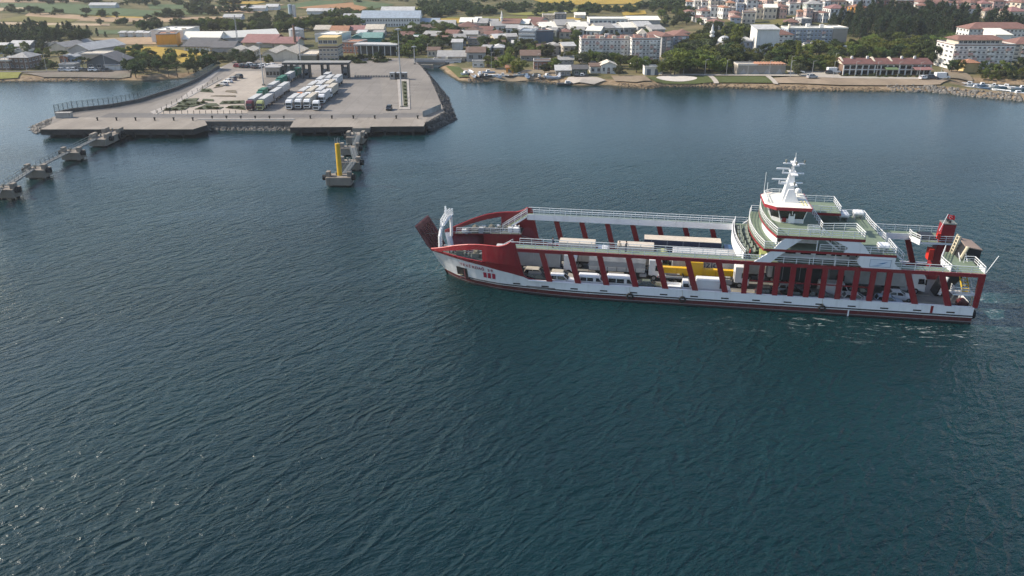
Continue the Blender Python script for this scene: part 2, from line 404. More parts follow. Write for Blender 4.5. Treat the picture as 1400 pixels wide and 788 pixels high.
# rubbing strake with its dark line, scuppers, bars, anchor pocket
for far in (False, True):
    sb = MB()
    pts = [side(near(u, 1.22), far) for u in US if u <= 76]
    for a, b in zip(pts, pts[1:]):
        o = .06 if not far else -.06
        sb.bar((a[0], a[1] - o * .4, a[2]), (b[0], b[1] - o * .4, b[2]), .085, 4, 0)
    s_ = fb(sb, 'rubbing_strake', mat('strake_dark', (.03, .03, .035), .6, .2), hull)
    for u in np.arange(2.5, 70, 4.6):
        o = MB(); y = inset(u, 1.75); y = y - .03 if not far else BEAM - y + .03
        o.box(u, u + 1.15, min(y, y + .06), max(y, y + .06), 1.52, 1.72); fb(o, 'scupper', M_BLK, hull)
def hull_patch(name, us, w0, w1, m, off=.05, parent=None):
    o = MB()
    for a, b in zip(us, us[1:]):
        lo0, hi0 = near(a, w0), near(a, w1); lo1, hi1 = near(b, w0), near(b, w1)
        f = lambda p: (p[0], p[1] - off, p[2])
        o.face([f(lo0), f(lo1), f(hi1), f(hi0)])
    return fb(o, name, m, parent or hull)
for u in (71.0, 71.75, 72.5): hull_patch('emblem_bar', [u, u + .52], 1.95, 2.95, mat('emblem_red', (.36, .02, .05), .5, .05), .06)
hull_patch('paint_mark', [5.55, 5.9], 1.35, 2.5, M_RED, .05)
o = MB(); 
pk = [near(77.9, 1.3), near(77.9, 3.0), near(75.9, 3.0), near(75.9, .95)]
o.face([(p[0], p[1] - .07, p[2]) for p in pk]); pocket = fb(o, 'anchor_pocket', M_BLK, hull)
o = MB(); p = near(76.6, 2.2); o.bar((76.4, p[1] - .3, 2.9), (76.2, p[1] - .2, .9), .16, 6); o.bar((77.1, p[1] - .4, 1.2), (75.6, p[1] + .1, 1.0), .14, 6)
fb(o, 'anchor', M_BROWN, hull)
# name in single letters that follow the plating
u = 77.0
for ch in 'TEKİRDAĞ 59':
    if ch != ' ':
        tm = text_mesh(ch, .74, .02); tm.materials.append(mat('letter_red', (.30, .03, .05), .5, .05))
        ob = link('letter', tm, hull); w = 3.55 - (76.9 - u) * .055
        p0 = near(u, w); p1 = near(u - .5, w); pu = near(u, w + .6)
        ex = Vector((-p1[0] + p0[0], p1[1] - p0[1], 0)).normalized(); ez = Vector((-pu[0] + p0[0], pu[1] - p0[1], .6)).normalized()
        ey = ex.cross(ez).normalized()
        mt = Matrix((ex, ez, -ey)).transposed().to_4x4(); mt.translation = Vector((-p0[0], p0[1], p0[2])) + ey * -.09
        if (-ey).y > 0: mt.translation = Vector((-p0[0], p0[1], p0[2])) + ey * .09
        ob.matrix_local = mt
    u -= .53
# decks
o = MB(); pl = [(0, .25), (64, .25)] + [(u, inset(u, DECK) + .25) for u in (68, 72, 75, 77.5, 79, 80.3)]
pl = pl + [(a, BEAM - b) for a, b in reversed(pl)]
o.prism(pl, DECK - .3, DECK); car_deck = fb(o, 'car_deck', M_CARD)
for vv in (3.6, 6.6, 9.4, 12.2, 15.2):
    l_ = MB()
    l_.box(4, 78, vv - .06, vv + .06, DECK + .004, DECK + .012); fb(l_, 'lane_line', mat('lane_paint', (.45, .42, .30), .8, .3), car_deck)
for far in (False, True):               # inner face of the hull side
    o = MB(); v0, v1 = (.22, .42) if not far else (BEAM - .42, BEAM - .22)
    o.box(.1, 57, v0, v1, DECK - .1, 2.52)
    pp = [(57, v0), (65.5, inset(65.5, 2.4) + .22 if not far else BEAM - inset(65.5, 2.4) - .42)]
    o.extr([(57, pp[0][1], DECK - .1), (65.5, pp[1][1] + (.35 if not far else -.35), DECK - .1), (65.5, pp[1][1], 2.52), (57, pp[0][1], 2.52)], (0, .2, 0)); fb(o, 'bulwark', M_RED)
    o = MB(); v0, v1 = (-.02, .44) if not far else (BEAM - .44, BEAM + .02)
    o.box(.05, 65.6, v0, v1, 2.5, 2.58); fb(o, 'bulwark_cap', M_WHT)
# bow bulwark plates with mooring windows
def hi_o(u): return 7.05 - 1.55 * ((u - 73.0) / 7.1) ** 1.25
def lo_o(u): return 5.05 + .25 * (u - 73.0) / 7.1
for far in (False, True):
    o = MB(); ub = [65.2, 66.3, 67.66, 68.4, 69, 69.6, 70.4, 71.2, 72.1, 73.0, 74.2, 75.4, 76.6, 77.8, 79.0, 80.1, 80.8, 81.5, 82.3]
    def col(u):
        b0 = lerp_tab(T_BND, u); tp = lerp_tab(T_SHEER, u)
        if u <= 66.3: tp = 2.51 + (u - 65.2) * .1 + (1.5 if u > 66 else 0)
        if u < 67.66: tp = b0 + (7.2 - b0) * max(0, (u - 66.2) / 1.46)
        lo = lo_o(u) if 73 <= u <= 80.1 else b0 + (tp - b0) * .3
        hi = hi_o(u) if 73 <= u <= 80.1 else b0 + (tp - b0) * .65
        return [b0, lo, hi, tp]
    for a, b in zip(ub, ub[1:]):
        ca, cb = col(a), col(b)
        if a == 67.66: ca[3] = 8.7
        for k in range(3):
            if k == 1 and a >= 73.0 and b <= 80.11: continue
            o.face([side(near(a, ca[k]), far), side(near(b, cb[k]), far), side(near(b, cb[k + 1]), far), side(near(a, ca[k + 1]), far)])
    bw = fb(o, 'bow_bulwark', M_RED, fixn=False)
    sm = bw.modifiers.new('s', 'SOLIDIFY'); sm.thickness = .16; sm.offset = 0
    tr = MB(); pts = [side(near(u, lerp_tab(T_SHEER, u)), far) for u in ub if u >= 68.4]
    tr.path(pts, .11, 5); fb(tr, 'cap_rail', mat('cap_red', (.40, .04, .04), .45, .05), bw)
for far in (False, True):
    o = MB(); ui = [64, 66.3, 69, 71.6, 74.4, 77.2, 79.6, 81.2]
    for a, b in zip(ui, ui[1:]):
        f = lambda u, w: side((rake(u, w)[0], near(*rake(u, w))[1] + .22, w), far)
        ta, tb = (max(2.5, lerp_tab(T_BND, u)) for u in (a, b))
        o.face([f(a, DECK), f(b, DECK), f(b, tb), f(a, ta)])
    fb(o, 'inner_plating', M_RED, fixn=False)
# mooring platforms at the bow with winches and bollards
for far in (False, True):
    o = MB(); pl = [(69, .3), (72, .75), (75, 1.5), (78, 2.9), (80.5, 4.2), (80.5, 5.0), (76, 4.3), (69, 3.6)]
    if far: pl = [(a, BEAM - b) for a, b in pl]
    o.prism(pl, 4.75, 4.95, mtop=0, mside=1, m=1); fb(o, 'mooring_platform', [mat('platform_grey', (.07, .085, .075), .8, .3, 1.5), M_RED])
    o = MB(); pl2 = [(75.5, 4.2), (69, 3.5), (69, 3.62), (75.5, 4.32)]
    if far: pl2 = [(a, BEAM - b) for a, b in pl2]
    o.prism(pl2, DECK, 4.75); fb(o, 'platform_wall', M_RED)
    for k, (u, v) in enumerate([(71.2, 2.0), (74.4, 2.8), (77.2, 3.6)]):
        v = BEAM - v if far else v; o = MB()
        o.lathe([(.28, -.55), (.55, -.5), (.55, -.44), (.30, -.4), (.30, .4), (.55, .44), (.55, .5), (.28, .55)], 10, (u, v, 5.6), 0, 'y')
        o.box(u - .55, u + .55, v - .7, v - .6, 4.95, 5.75, 1); o.box(u - .55, u + .55, v + .6, v + .7, 4.95, 5.75, 1); o.box(u - .9, u - .45, v - .25, v + .3, 4.95, 5.6, 1)
        fb(o, 'winch', [mat('rope_coil', (.30, .27, .20), .9, .3), M_GREY])
    for k, (u, v) in enumerate([(72.6, 1.6), (75.9, 2.6), (78.8, 4.0)]):
        v = BEAM - v if far else v; o = MB()
        for d in (-.32, .32): o.lathe([(.17, 4.95), (.16, 5.5), (.21, 5.55), (.21, 5.65), (.1, 5.68)], 8, (u + d, v, 0))
        o.box(u - .6, u + .6, v - .22, v + .22, 4.95, 5.02); fb(o, 'bollard', M_GREY)
    for k, (u, v) in enumerate([(70.1, 2.6), (70.1, 1.5)]):
        v = BEAM - v if far else v; o = MB(); o.box(u - .42, u + .42, v - .38, v + .38, 4.95, 5.72); o.box(u - .46, u + .46, v - .42, v + .42, 5.72, 5.8)
        b_ = fb(o, 'locker', M_WHT)

# railings ----------------------------------------------------------
def railing(pts, h=1.05, sp=1.7, r=.032, n=3, parent=None, name='railing', mm=None):
    o = MB(); pts = [Vector(p) for p in pts]
    for a, b in zip(pts, pts[1:]):
        L = (b - a).length; k = max(1, round(L / sp))
        for i in range(k + 1):
            p = a.lerp(b, i / k); o.bar(p, p + Vector((0, 0, h)), r * 1.15)
        for j in range(n):
            z = h * (1 - j / n); d = Vector((0, 0, z)); o.bar(a + d, b + d, r if j else r * 1.35)
    return fb(o, name, mm or M_RAIL, parent)
# side galleries with their girders, slanted and upright pillars
PILL_S = [(5.24, 3.52), (9.9, 8.12), (36.7, 35.3), (41.28, 39.76), (45.67, 44.26), (50.15, 48.77), (54.52, 53.27), (59.0, 57.66), (63.44, 62.15)]
for far in (False, True):
    Y = (lambda v: BEAM - v) if far else (lambda v: v)
    def bx(o, u0, u1, v0, v1, w0, w1, m=0): o.box(u0, u1, min(Y(v0), Y(v1)), max(Y(v0), Y(v1)), w0, w1, m)
    u_fwd = 68.3
    o = MB(); bx(o, -.55, u_fwd, 0, .28, 7.26, 7.79 if not far else 7.5); fb(o, 'gallery_girder', M_RED)
    iw = 1.93 if not far else 1.45; fz = .03 if not far else .22
    o = MB(); bx(o, 32.8, u_fwd, .285 if not far else .03, iw, 7.55, D1); g_ = fb(o, 'gallery_deck', M_GRN)
    o = MB(); bx(o, 32.8, u_fwd, iw + .005, iw + .09, 6.98, D1 + fz); fb(o, 'gallery_fascia', M_WHT, g_)
    o = MB(); bx(o, -.5, 11, .285 if not far else .03, 2.0, 7.55, D1); fb(o, 'gallery_deck', M_GRN)
    o = MB(); bx(o, 4.4, 11, 2.005, 2.09, 6.98, D1 + fz); fb(o, 'gallery_fascia', M_WHT)
    railing([(32.9, Y(.1), D1), (68.2, Y(.1), D1)], sp=1.9); railing([(33.4, Y(iw + .02), D1), (67.2, Y(iw + .02), D1)], sp=1.9)
    railing([(-.4, Y(.1), D1), (11, Y(.1), D1), (32.9, Y(.1), D1)], sp=1.9)
    for (ut, ul) in PILL_S:
        o = MB(); o.extr([(ut + .43, Y(.02), 7.27), (ut - .43, Y(.02), 7.27), (ul - .45, Y(.02), 2.5), (ul + .45, Y(.02), 2.5)], (0, .42 if not far else -.42, 0))
        fb(o, 'side_pillar', M_RED)
    for k in range(10):
        u = 12.32 + k * (32.6 - 12.32) / 9
        o = MB(); bx(o, u - .38, u + .38, .02, .44, 2.5, 7.27); fb(o, 'side_pillar', M_RED)
    o = MB(); o.extr([(.3, Y(.02), 7.27), (-.57, Y(.02), 7.27), (-.45, Y(.02), 2.5), (.15, Y(.02), 2.5)], (0, .42 if not far else -.42, 0)); fb(o, 'side_pillar', M_RED)
    o = MB(); bx(o, 14.6, 32, .16, .28, 4.62, 4.78); fb(o, 'side_rail_bar', M_RED)
# stair from the far and the near gallery down to the bow platforms
def stair(p0, p1, width, steps, name='stairway', m1=M_WHT, m2=M_GRN, rail=True):
    p0, p1 = Vector(p0), Vector(p1); d = p1 - p0; h = Vector((d.x, d.y, 0)).normalized(); s = Vector((-h.y, h.x, 0)) * width / 2
    o = MB()
    for k in (-1, 1):
        a, b = p0 + s * k, p1 + s * k
        o.extr([a, b, b - Vector((0, 0, .32)), a - Vector((0, 0, .32))], s.normalized() * .05 * k, 0)
    for i in range(steps):
        c = p0 + d * ((i + .5) / steps); e = h * (Vector((d.x, d.y, 0)).length / steps * .6)
        o.face([c - s - e, c + s - e, c + s + e, c - s + e], 1)
    if rail:
        for k in (-1, 1):
            a, b = p0 + s * k, p1 + s * k; z = Vector((0, 0, .95))
            o.bar(a + z, b + z, .04); o.bar(a + z * .55, b + z * .55, .03)
            n = max(2, steps // 3)
            for i in range(n + 1): q = a.lerp(b, i / n); o.bar(q, q + z, .035)
    return fb(o, name, [m1, m2])
for far in (False, True):
    v = BEAM - 1.15 if far else 1.15; stair((68.3, v, D1), (72.6, v + (.5 if not far else -.5), 4.97), 1.0, 12)

# ramp and gantry at the bow
o = MB(); hz = [(81.3, 7.2, 2.2), (81.3, 12.6, 2.2)]; tp = [(85.0, 5.7, 8.55), (84.4, 11.6, 8.6)]
q = [hz[0], hz[1], (83.0, 12.9, 5.4), tp[1], tp[0], (83.1, 5.7, 5.3)]
o.extr(q, (.26, 0, .12)); ramp_o = fb(o, 'bow_ramp', M_BROWN)
for i in range(5):
    o = MB(); a = Vector(hz[0]).lerp(Vector(hz[1]), .1 + i * .17); b = Vector(tp[0]).lerp(Vector(tp[1]), .1 + i * .2); n = Vector((-.12, 0, .05))
    o.bar(a + n, b.lerp(a, .1) + n, .09); fb(o, 'ramp_rib', M_BROWN, ramp_o)
o = MB()
arc = [(81.0, 5.3, 4.6), (81.0, 5.3, 7.2), (80.9, 5.9, 8.2), (80.8, 7.2, 8.8), (80.7, 9.4, 9.0), (80.8, 11.6, 8.8), (80.9, 12.9, 8.2), (81.0, 13.5, 7.2), (81.0, 13.5, 4.6)]
o.path(arc, .28, 6); gan = fb(o, 'ramp_gantry', M_WHT)
railing([(81.0, 6.0, 8.8), (80.9, 9.4, 9.3), (81.0, 12.8, 8.8)], h=.95, sp=.8, parent=gan)
railing([(80.5, 6.0, 8.8), (80.4, 9.4, 9.3), (80.5, 12.8, 8.8)], h=.95, sp=.8, parent=gan)
o = MB(); o.box(80.4, 81.1, 6.0, 12.8, 8.75, 8.85); o.bar((80.9, 9.4, 9.6), (80.9, 9.4, 11.2), .12, 6); o.bar((80.9, 8.7, 10.5), (80.9, 10.1, 10.5), .07); o.bar((80.9, 9.0, 10.9), (80.9, 9.8, 10.9), .06)
fb(o, 'gantry_platform', M_WHT, gan)
for v in (5.75, 13.05):
    o = MB()
    for k in (-.25, .25): o.bar((80.8, v + k, 4.9), (80.8, v + k, 9.3), .04)
    for i in range(12): o.bar((80.8, v - .25, 5.2 + i * .4), (80.8, v + .25, 5.2 + i * .4), .03)
    fb(o, 'ladder', M_WHT, gan)
    o = MB(); o.bar((81.2, v + .1, 7.6), (84.6, v + .1, 7.6 if v > 9 else 7.3), .05, 5); fb(o, 'ramp_cable', M_BLK, gan)
o = MB(); pts = [(82.2, 5.0, 4.6), (83.2, 4.6, 2.6), (83.6, 4.5, 1.3), (83.0, 4.7, .9), (82.0, 5.3, 1.2), (81.3, 5.6, 2.2)]; o.path(pts, .022, 5); fb(o, 'mooring_line', M_GREY)

# superstructure decks ----------------------------------------------
def front(u_mid, bow, n=12, v0=0.0, v1=BEAM):
    """curved forward edge of a deck: bulges forward by bow in the middle"""
    return [(u_mid + bow * (1 - ((v - BEAM / 2) / (BEAM / 2)) ** 2), v) for v in np.linspace(v0, v1, n)]
def plate(o, pl, w0, w1, m=0, mtop=None, mside=None): o.prism(pl, w0, w1, m, mtop, mside)
f1 = front(32.9, 1.0)
o = MB(); pl = [(10.2, .285)] + [(u, min(max(v, .285), BEAM - .285)) for u, v in f1] + [(10.2, BEAM - .285)]
plate(o, pl, 7.3, D1 + .01, 1, 0, 1); fb(o, 'passenger_deck', [M_GRN, M_WHT])
def curved_wall(name, fr, w0, w1, t, m, parent=None):
    o = MB(); pl = [(u, v) for u, v in fr] + [(u - t, v) for u, v in reversed(fr)]
    o.prism(pl, w0, w1); return fb(o, name, m, parent)
def curved_rail(fr, w, off=.08):
    return railing([(u - off, v, w) for u, v in fr], sp=1.6)
curved_wall('front_bulwark', front(32.95, 1.05, 12, 1.0, BEAM - 1.0), 7.0, D1 + 1.0, .10, M_WHT)
curved_rail(front(32.8, 1.0, 12, 1.0, BEAM - 1.0), D1 + 1.0 - .6)
# benches on the open passenger deck
for r_ in range(3):
    for k in range(6):
        v = 3.2 + k * 2.15; u = 33.0 - r_ * 1.0 + .8 * (1 - ((v - 9.4) / 9.4) ** 2) - 1.0
        o = MB(); o.box(u - .25, u + .2, v, v + 1.8, D1 + .40, D1 + .46); o.box(u - .32, u - .26, v, v + 1.8, D1 + .42, D1 + .95); o.box(u - .2, u + .15, v + .2, v + .3, D1, D1 + .4); o.box(u - .2, u + .15, v + 1.5, v + 1.6, D1, D1 + .4)
        fb(o, 'bench', M_SEAT)
for k, c in ((0, M_YEL), (1, M_WHT)):
    o = MB(); fr = front(32.0 - k * .5, 1.0, 10, 3, BEAM - 3)
    for a, b in zip(fr, fr[1:]): o.bar((a[0], a[1], D1 + .04), (b[0], b[1], D1 + .04), .05)
    fb(o, 'deck_stripe', c)
# D2
def deck(name, pl, w, t, fascia=M_RED, top=M_GRN):
    o = MB(); o.prism(pl, w - t, w, 1, 0, 1); return fb(o, name, [top, fascia])
f2 = front(30.5, 1.15)
d2 = deck('promenade_deck', [(11.9, 0)] + f2 + [(12.4, BEAM), (12.4, 13.2), (11.9, 5.2)], D2, .36)
curved_rail(front(30.45, 1.15, 12, .15, BEAM - .15), D2)
railing([(30.4, .12, D2), (27.8, .12, D2)]); railing([(22.6, .12, D2), (12, .12, D2), (12, 4.6, D2)]); railing([(30.4, BEAM - .12, D2), (12.5, BEAM - .12, D2), (12.5, 13.4, D2), (12.0, 6.4, D2)])
# D3
f3 = front(28.9, 1.3)
d3 = deck('bridge_deck', [(16.5, 0)] + f3 + [(17.4, BEAM), (17.4, 12.6), (22.0, 12.6), (22.0, 3.6), (16.9, 4.4)], D3, .42)
curved_rail(front(28.85, 1.3, 12, .15, BEAM - .15), D3)
railing([(28.8, .12, D3), (16.6, .12, D3), (17.0, 4.3, D3), (21.9, 3.5, D3), (22.1, 12.7, D3), (17.5, 12.7, D3), (17.5, BEAM - .12, D3), (28.8, BEAM - .12, D3)], sp=1.5)
# houses between the decks
def house(name, pl, w0, w1, m): o = MB(); o.prism(pl, w0, w1); return fb(o, name, m)
h1 = house('deck_house', [(13.5, 2.6), (28.6, 2.6)] + [(u, v) for u, v in front(27.9, 1.6, 9, 2.6, BEAM - 2.6)][1:-1] + [(28.6, BEAM - 2.6), (13.5, BEAM - 2.6)], D1, D2 - .36, M_WHT)
h2 = house('deck_house', [(22.2, 3.4), (27.6, 3.4)] + [(u, v) for u, v in front(27.2, 2.2, 9, 3.4, BEAM - 3.4)][1:-1] + [(27.6, BEAM - 3.4), (22.2, BEAM - 3.4)], D2, D3 - .42, M_WHT)
for (hh, v, us, w0, w1) in ((h1, 2.6, np.arange(14.4, 28, 2.2), D1 + .7, D1 + 1.55), (h2, 3.4, np.arange(22.8, 26.5, 2.1), D2 + .7, D2 + 1.5)):
    for u in us:
        for vv in (v - .03, BEAM - v - .03):
            o = MB(); o.box(u, u + 1.5, vv, vv + .06, w0, w1); fb(o, 'window', M_DGLS, hh)
for w0, hh, v in ((D1, h1, 2.6),):
    o = MB(); o.box(16.8, 17.7, v - .05, v + .05, w0 + .05, w0 + 1.9); fb(o, 'door', M_STEEL, hh)
# forward curved white wall under the bridge
curved_wall('front_wall', front(27.6, 2.0, 14, 2.2, BEAM - 2.2), D2, D3 - .42, .14, M_WHT)
# white sculpted supports on both sides
def sculpt(pts, name, v0=.04, v1=.36):
    for far in (False, True):
        a, b = (v0, v1) if not far else (BEAM - v1, BEAM - v0)
        o = MB(); o.extr([(u, a, w) for u, w in pts], (0, b - a, 0)); yield fb(o, name, M_WHT)
arc1 = [(31.6, D1), (29.3, D1), (28.4, D1 + .9), (27.4, D2 - .36), (29.3, D2 - .36), (30.3, D1 + 1.0)]
list(sculpt(arc1, 'deck_support'))
arc2 = [(29.0, D2), (27.3, D2), (26.3, D2 + .8), (25.2, D3 - .42), (27.6, D3 - .42), (28.4, D2 + .9)]
list(sculpt(arc2, 'deck_support'))
arc3 = [(16.3, D1), (17.0, D1 + .55), (17.2, D1 + 1.0), (16.9, D2 - .36), (11.9, D2 - .36), (12.0, D1 + .9), (11.4, D1 + .3), (10.9, D1)]
for o_, k in zip(sculpt(arc3, 'deck_support'), range(2)):
    if k == 0:
        b_ = MB(); b_.box(12.5, 15.4, .0, .03, D1 + .25, D1 + 1.42, 0); bd = fb(b_, 'sign_board', mat('board_white', (.62, .68, .74), .5, .05), o_)
        b_ = MB()
        for e in ((12.5, 15.4, D1 + .25, D1 + .29), (12.5, 15.4, D1 + 1.38, D1 + 1.42), (12.5, 12.54, D1 + .25, D1 + 1.42), (15.36, 15.4, D1 + .25, D1 + 1.42)): b_.box(e[0], e[1], -.02, .0, e[2], e[3])
        fb(b_, 'sign_border', mat('sign_ink', (.12, .19, .27), .5, .05), o_)
        b_ = MB()
        b_.face([(14.2, -.025, D1 + .78), (12.9, -.025, D1 + 1.12), (13.4, -.025, D1 + .86)]); b_.face([(14.6, -.025, D1 + .70), (13.2, -.025, D1 + .92), (13.7, -.025, D1 + .72)]); b_.face([(15.1, -.025, D1 + .42), (13.6, -.025, D1 + .56), (14.3, -.025, D1 + .40)])
        fb(b_, 'emblem_wing', mat('sign_blue', (.05, .17, .36), .5, .05), o_, fixn=False)
arc4 = [(19.2, D2), (18.6, D2 + .7), (20.3, D3 - .6), (20.8, D3 - .42), (17.2, D3 - .42), (16.3, D2 + .9), (15.6, D2)]
list(sculpt(arc4, 'deck_support'))
for far in (False, True):
    for u, w0, w1 in ((23.2, D1, D2 - .36), (20.2, D1, D2 - .36), (23.0, D2, D3 - .42)):
        o = MB(); v = BEAM - .3 if far else .3; o.bar((u, v, w0), (u, v, w1), .07, 6); fb(o, 'stanchion', M_WHT)
o = MB(); o.box(28.5, 30.6, 1.2, 3.6, D1 + .02, D1 + .9); fb(o, 'deck_chest', mat('chest_yellowgreen', (.32, .36, .13), .6, .1))
# life raft canisters
def canister(u, v, w, n=3):
    for i in range(n):
        o = MB(); o.lathe([(.05, -.75), (.33, -.72), (.36, -.6), (.36, -.08), (.39, -.06), (.39, .06), (.36, .08), (.36, .6), (.33, .72), (.05, .75)], 10, (u, v, w + .7 + i * .0), 0, 'x')
        yield o
for (u, v, w) in ((13.6, 1.0, D2), (13.6, 17.3, D2), (16.2, 16.6, D2), (16.2, 15.7, D2)):
    for i in range(2):
        o = MB(); cy = v + i * .8; o.lathe([(.05, -.78), (.33, -.74), (.37, -.6), (.37, -.08), (.40, -.06), (.40, .06), (.37, .08), (.37, .6), (.33, .74), (.05, .78)], 10, (u, cy, w + .95), 0, 'x')
        o.box(u - .6, u - .5, cy - .3, cy + .3, w, w + .62, 1); o.box(u + .5, u + .6, cy - .3, cy + .3, w, w + .62, 1)
        fb(o, 'life_raft_canister', [M_WHT, M_STEEL])
# stairs between decks
stair((22.3, 1.3, D3), (19.6, 1.3, D2), .8, 8); stair((12.0, 5.4, D2), (9.4, 5.4, D1 - .1), .9, 9)
railing([(24.2, 2.6, D3), (22.6, 2.6, D3)], h=1.0, sp=.8); railing([(24.2, 1.8, D3), (22.6, 1.8, D3)], h=1.0, sp=.8)
# wheelhouse -------------------------------------------------------
def octo(u0, u1, v0, v1, c, w): return [(u0, v0, w), (u1 - c, v0, w), (u1, v0 + c, w), (u1, v1 - c, w), (u1 - c, v1, w), (u0, v1, w)]
o = MB(); o.frust(octo(24.2, 28.7, 6.3, 12.5, 1.2, D3), octo(24.2, 28.9, 6.15, 12.65, 1.2, D3 + .72)); wh = fb(o, 'wheelhouse', M_WHT)
o = MB(); o.frust(octo(24.25, 28.9, 6.2, 12.6, 1.2, D3 + .72), octo(23.95, 29.4, 5.85, 12.95, 1.25, D3 + 2.2)); fb(o, 'window_band', M_DGLS, wh)
A, B_ = octo(24.25, 28.92, 6.18, 12.62, 1.2, D3 + .72), octo(23.95, 29.43, 5.82, 12.98, 1.25, D3 + 2.2)
for i in range(6):
    j = (i + 1) % 6; L = (Vector(A[i]) - Vector(A[j])).length; n = max(1, round(L / 1.5))
    for k in range(n):
        o = MB(); t = k / n; o.bar(Vector(A[i]).lerp(Vector(A[j]), t), Vector(B_[i]).lerp(Vector(B_[j]), t), .055); fb(o, 'mullion', M_WHT, wh)
o = MB(); o.box(25.6, 26.5, 6.0, 6.35, D3 + .05, D3 + 2.0); dr = fb(o, 'door', M_WHT, wh)
o = MB(); o.box(25.8, 26.3, 5.97, 6.0, D3 + 1.2, D3 + 1.75); fb(o, 'door_window', M_DGLS, dr)
o = MB(); o.box(26.8, 27.4, 6.02, 6.2, D3 + .2, D3 + .85); fb(o, 'fire_box', M_RED, wh)
o = MB(); o.frust(octo(23.4, 30.1, 5.3, 13.5, 1.6, D3 + 2.2), octo(23.3, 30.2, 5.2, 13.6, 1.6, D3 + 2.72)); rf = fb(o, 'roof_fascia', mat('fascia_red', (.36, .03, .045), .45, .06), wh)
o = MB(); o.frust(octo(23.4, 30.1, 5.3, 13.5, 1.6, D3 + 2.724), octo(23.6, 29.9, 5.5, 13.3, 1.5, D3 + 2.80)); roof_ = fb(o, 'roof', mat('roof_white', (.74, .71, .62), .6, .08, stain=.2), wh)
RW = D3 + 2.8
for v, w_ in ((8.6, 2.0), (11.4, 2.6)):
    o = MB(); o.frust([(25.0, v - .9, RW), (27.2, v - .9, RW), (27.2, v - .3, RW), (25.0, v - .3, RW)], [(25.9, v - .75, RW + w_), (26.7, v - .75, RW + w_), (26.7, v - .35, RW + w_), (25.9, v - .35, RW + w_)]); fb(o, 'mast_foot', M_WHT, wh)
o = MB(); o.frust([(25.6, 8.6, RW), (27.4, 8.6, RW), (27.4, 10.6, RW), (25.6, 10.6, RW)], [(25.9, 9.2, RW + 4.6), (26.5, 9.2, RW + 4.6), (26.5, 9.8, RW + 4.6), (25.9, 9.8, RW + 4.6)])
o.bar((26.2, 9.5, RW + 4.6), (26.0, 9.5, RW + 6.6), .28, 8, r2=.12); o.bar((26.0, 9.5, RW + 6.6), (26.0, 9.5, RW + 7.3), .05); mast = fb(o, 'mast', M_WHT)
for w_, a, b in ((2.6, -2.0, 1.3), (4.1, -1.6, 2.0), (5.6, -1.5, 1.5)):
    o = MB(); o.box(26.0 - .45, 26.0 + .45, 9.5 + a, 9.5 + b, RW + w_, RW + w_ + .14); o.box(26 - 1.5, 26 + 1.7, 9.3, 9.7, RW + w_, RW + w_ + .14); fb(o, 'mast_platform', M_WHT, mast)
for (u, v, w_, l_) in ((28.0, 9.3, 3.1, 1.1), (27.6, 9.4, 4.75, 1.0)):
    o = MB(); o.bar((u, v, RW + w_ - .6), (u, v, RW + w_), .12, 6); o.box(u - l_, u + l_, v - .12, v + .12, RW + w_, RW + w_ + .2); o.box(u - 1.9, u + .1, v - .15, v + .15, RW + w_ - .66, RW + w_ - .5); fb(o, 'radar', M_WHT, mast)
for (u, v, w_) in ((26, 7.6, 2.74), (26, 10.7, 2.74), (26, 11.3, 4.24), (26, 8.1, 5.74), (24.6, 9.5, 5.74), (27.3, 9.5, 5.74)):
    o = MB(); o.lathe([(.1, 0), (.1, .2), (.17, .24), (.17, .5), (.05, .55)], 8, (u, v, RW + w_)); fb(o, 'navigation_light', M_GREY, mast)
o = MB(); o.lathe([(.1, 0), (.1, .4), (.38, .5), (.45, .8), (.36, 1.1), (.05, 1.25)], 10, (24.6, 11.9, RW)); fb(o, 'satellite_dome', M_WHT, wh)
for (u, v, l_) in ((29.6, 12.6, 3.4), (29.3, 11.7, 2.0), (29.6, 7.0, 1.1)):
    o = MB(); o.bar((u, v, RW), (u, v, RW + l_), .035, 5); fb(o, 'aerial', M_WHT, wh)
railing([(29.7, 7.0, RW), (29.7, 11.8, RW), (28.3, 13.2, RW), (23.8, 13.2, RW)], h=.6, sp=1.2, n=2, parent=wh)
o = MB(); o.bar((24.5, 6.4, RW + .05), (24.5, 9, RW + .05), .05); o.bar((24.0, 6.4, RW + .05), (24.0, 9, RW + .05), .05); fb(o, 'cable_tray', mat('cable_yellow', (.62, .55, .25), .6, .1), wh)
# stern: platforms, tower, ramp, stair, flag ------------------------
st = deck('stern_platform', [(-.5, .285), (3.9, .285), (4.2, 2.4), (4.3, 4.2), (2.2, 9.2), (-.4, 9.2)], D1 + .012, .34, M_WHT)
railing([(4.1, .4, D1), (4.35, 2.4, D1), (4.4, 4.2, D1), (2.3, 9.2, D1)], parent=st, sp=1.2); railing([(-.4, .3, D1), (-.4, 4.6, D1), (1.0, 4.6, D1)], parent=st, sp=1.3)
o = MB(); o.extr([(4.15, .3, D1 + .02), (4.3, 4.1, D1 + .02), (4.3, 4.1, D1 + .62), (4.15, .3, D1 + .62)], (.06, 0, 0)); fb(o, 'wind_screen', M_WHT, st); o = MB(); o.extr([(-.45, .3, D1 + .02), (-.45, 2.4, D1 + .02), (-.45, 2.4, D1 + .6), (-.45, .3, D1 + .6)], (.05, 0, 0)); fb(o, 'wind_screen', M_WHT, st)
ft = deck('stern_platform', [(-.5, 13.6), (4.6, 13.4), (5.4, 15.2), (5.4, BEAM - .285), (-.5, BEAM - .285)], D1 + .012, .34, M_WHT)
railing([(4.7, 13.5, D1), (5.5, 15.2, D1), (5.5, 16.7, D1)], parent=ft, sp=.9); railing([(-.4, 13.7, D1), (4.6, 13.5, D1)], parent=ft, sp=1.2)
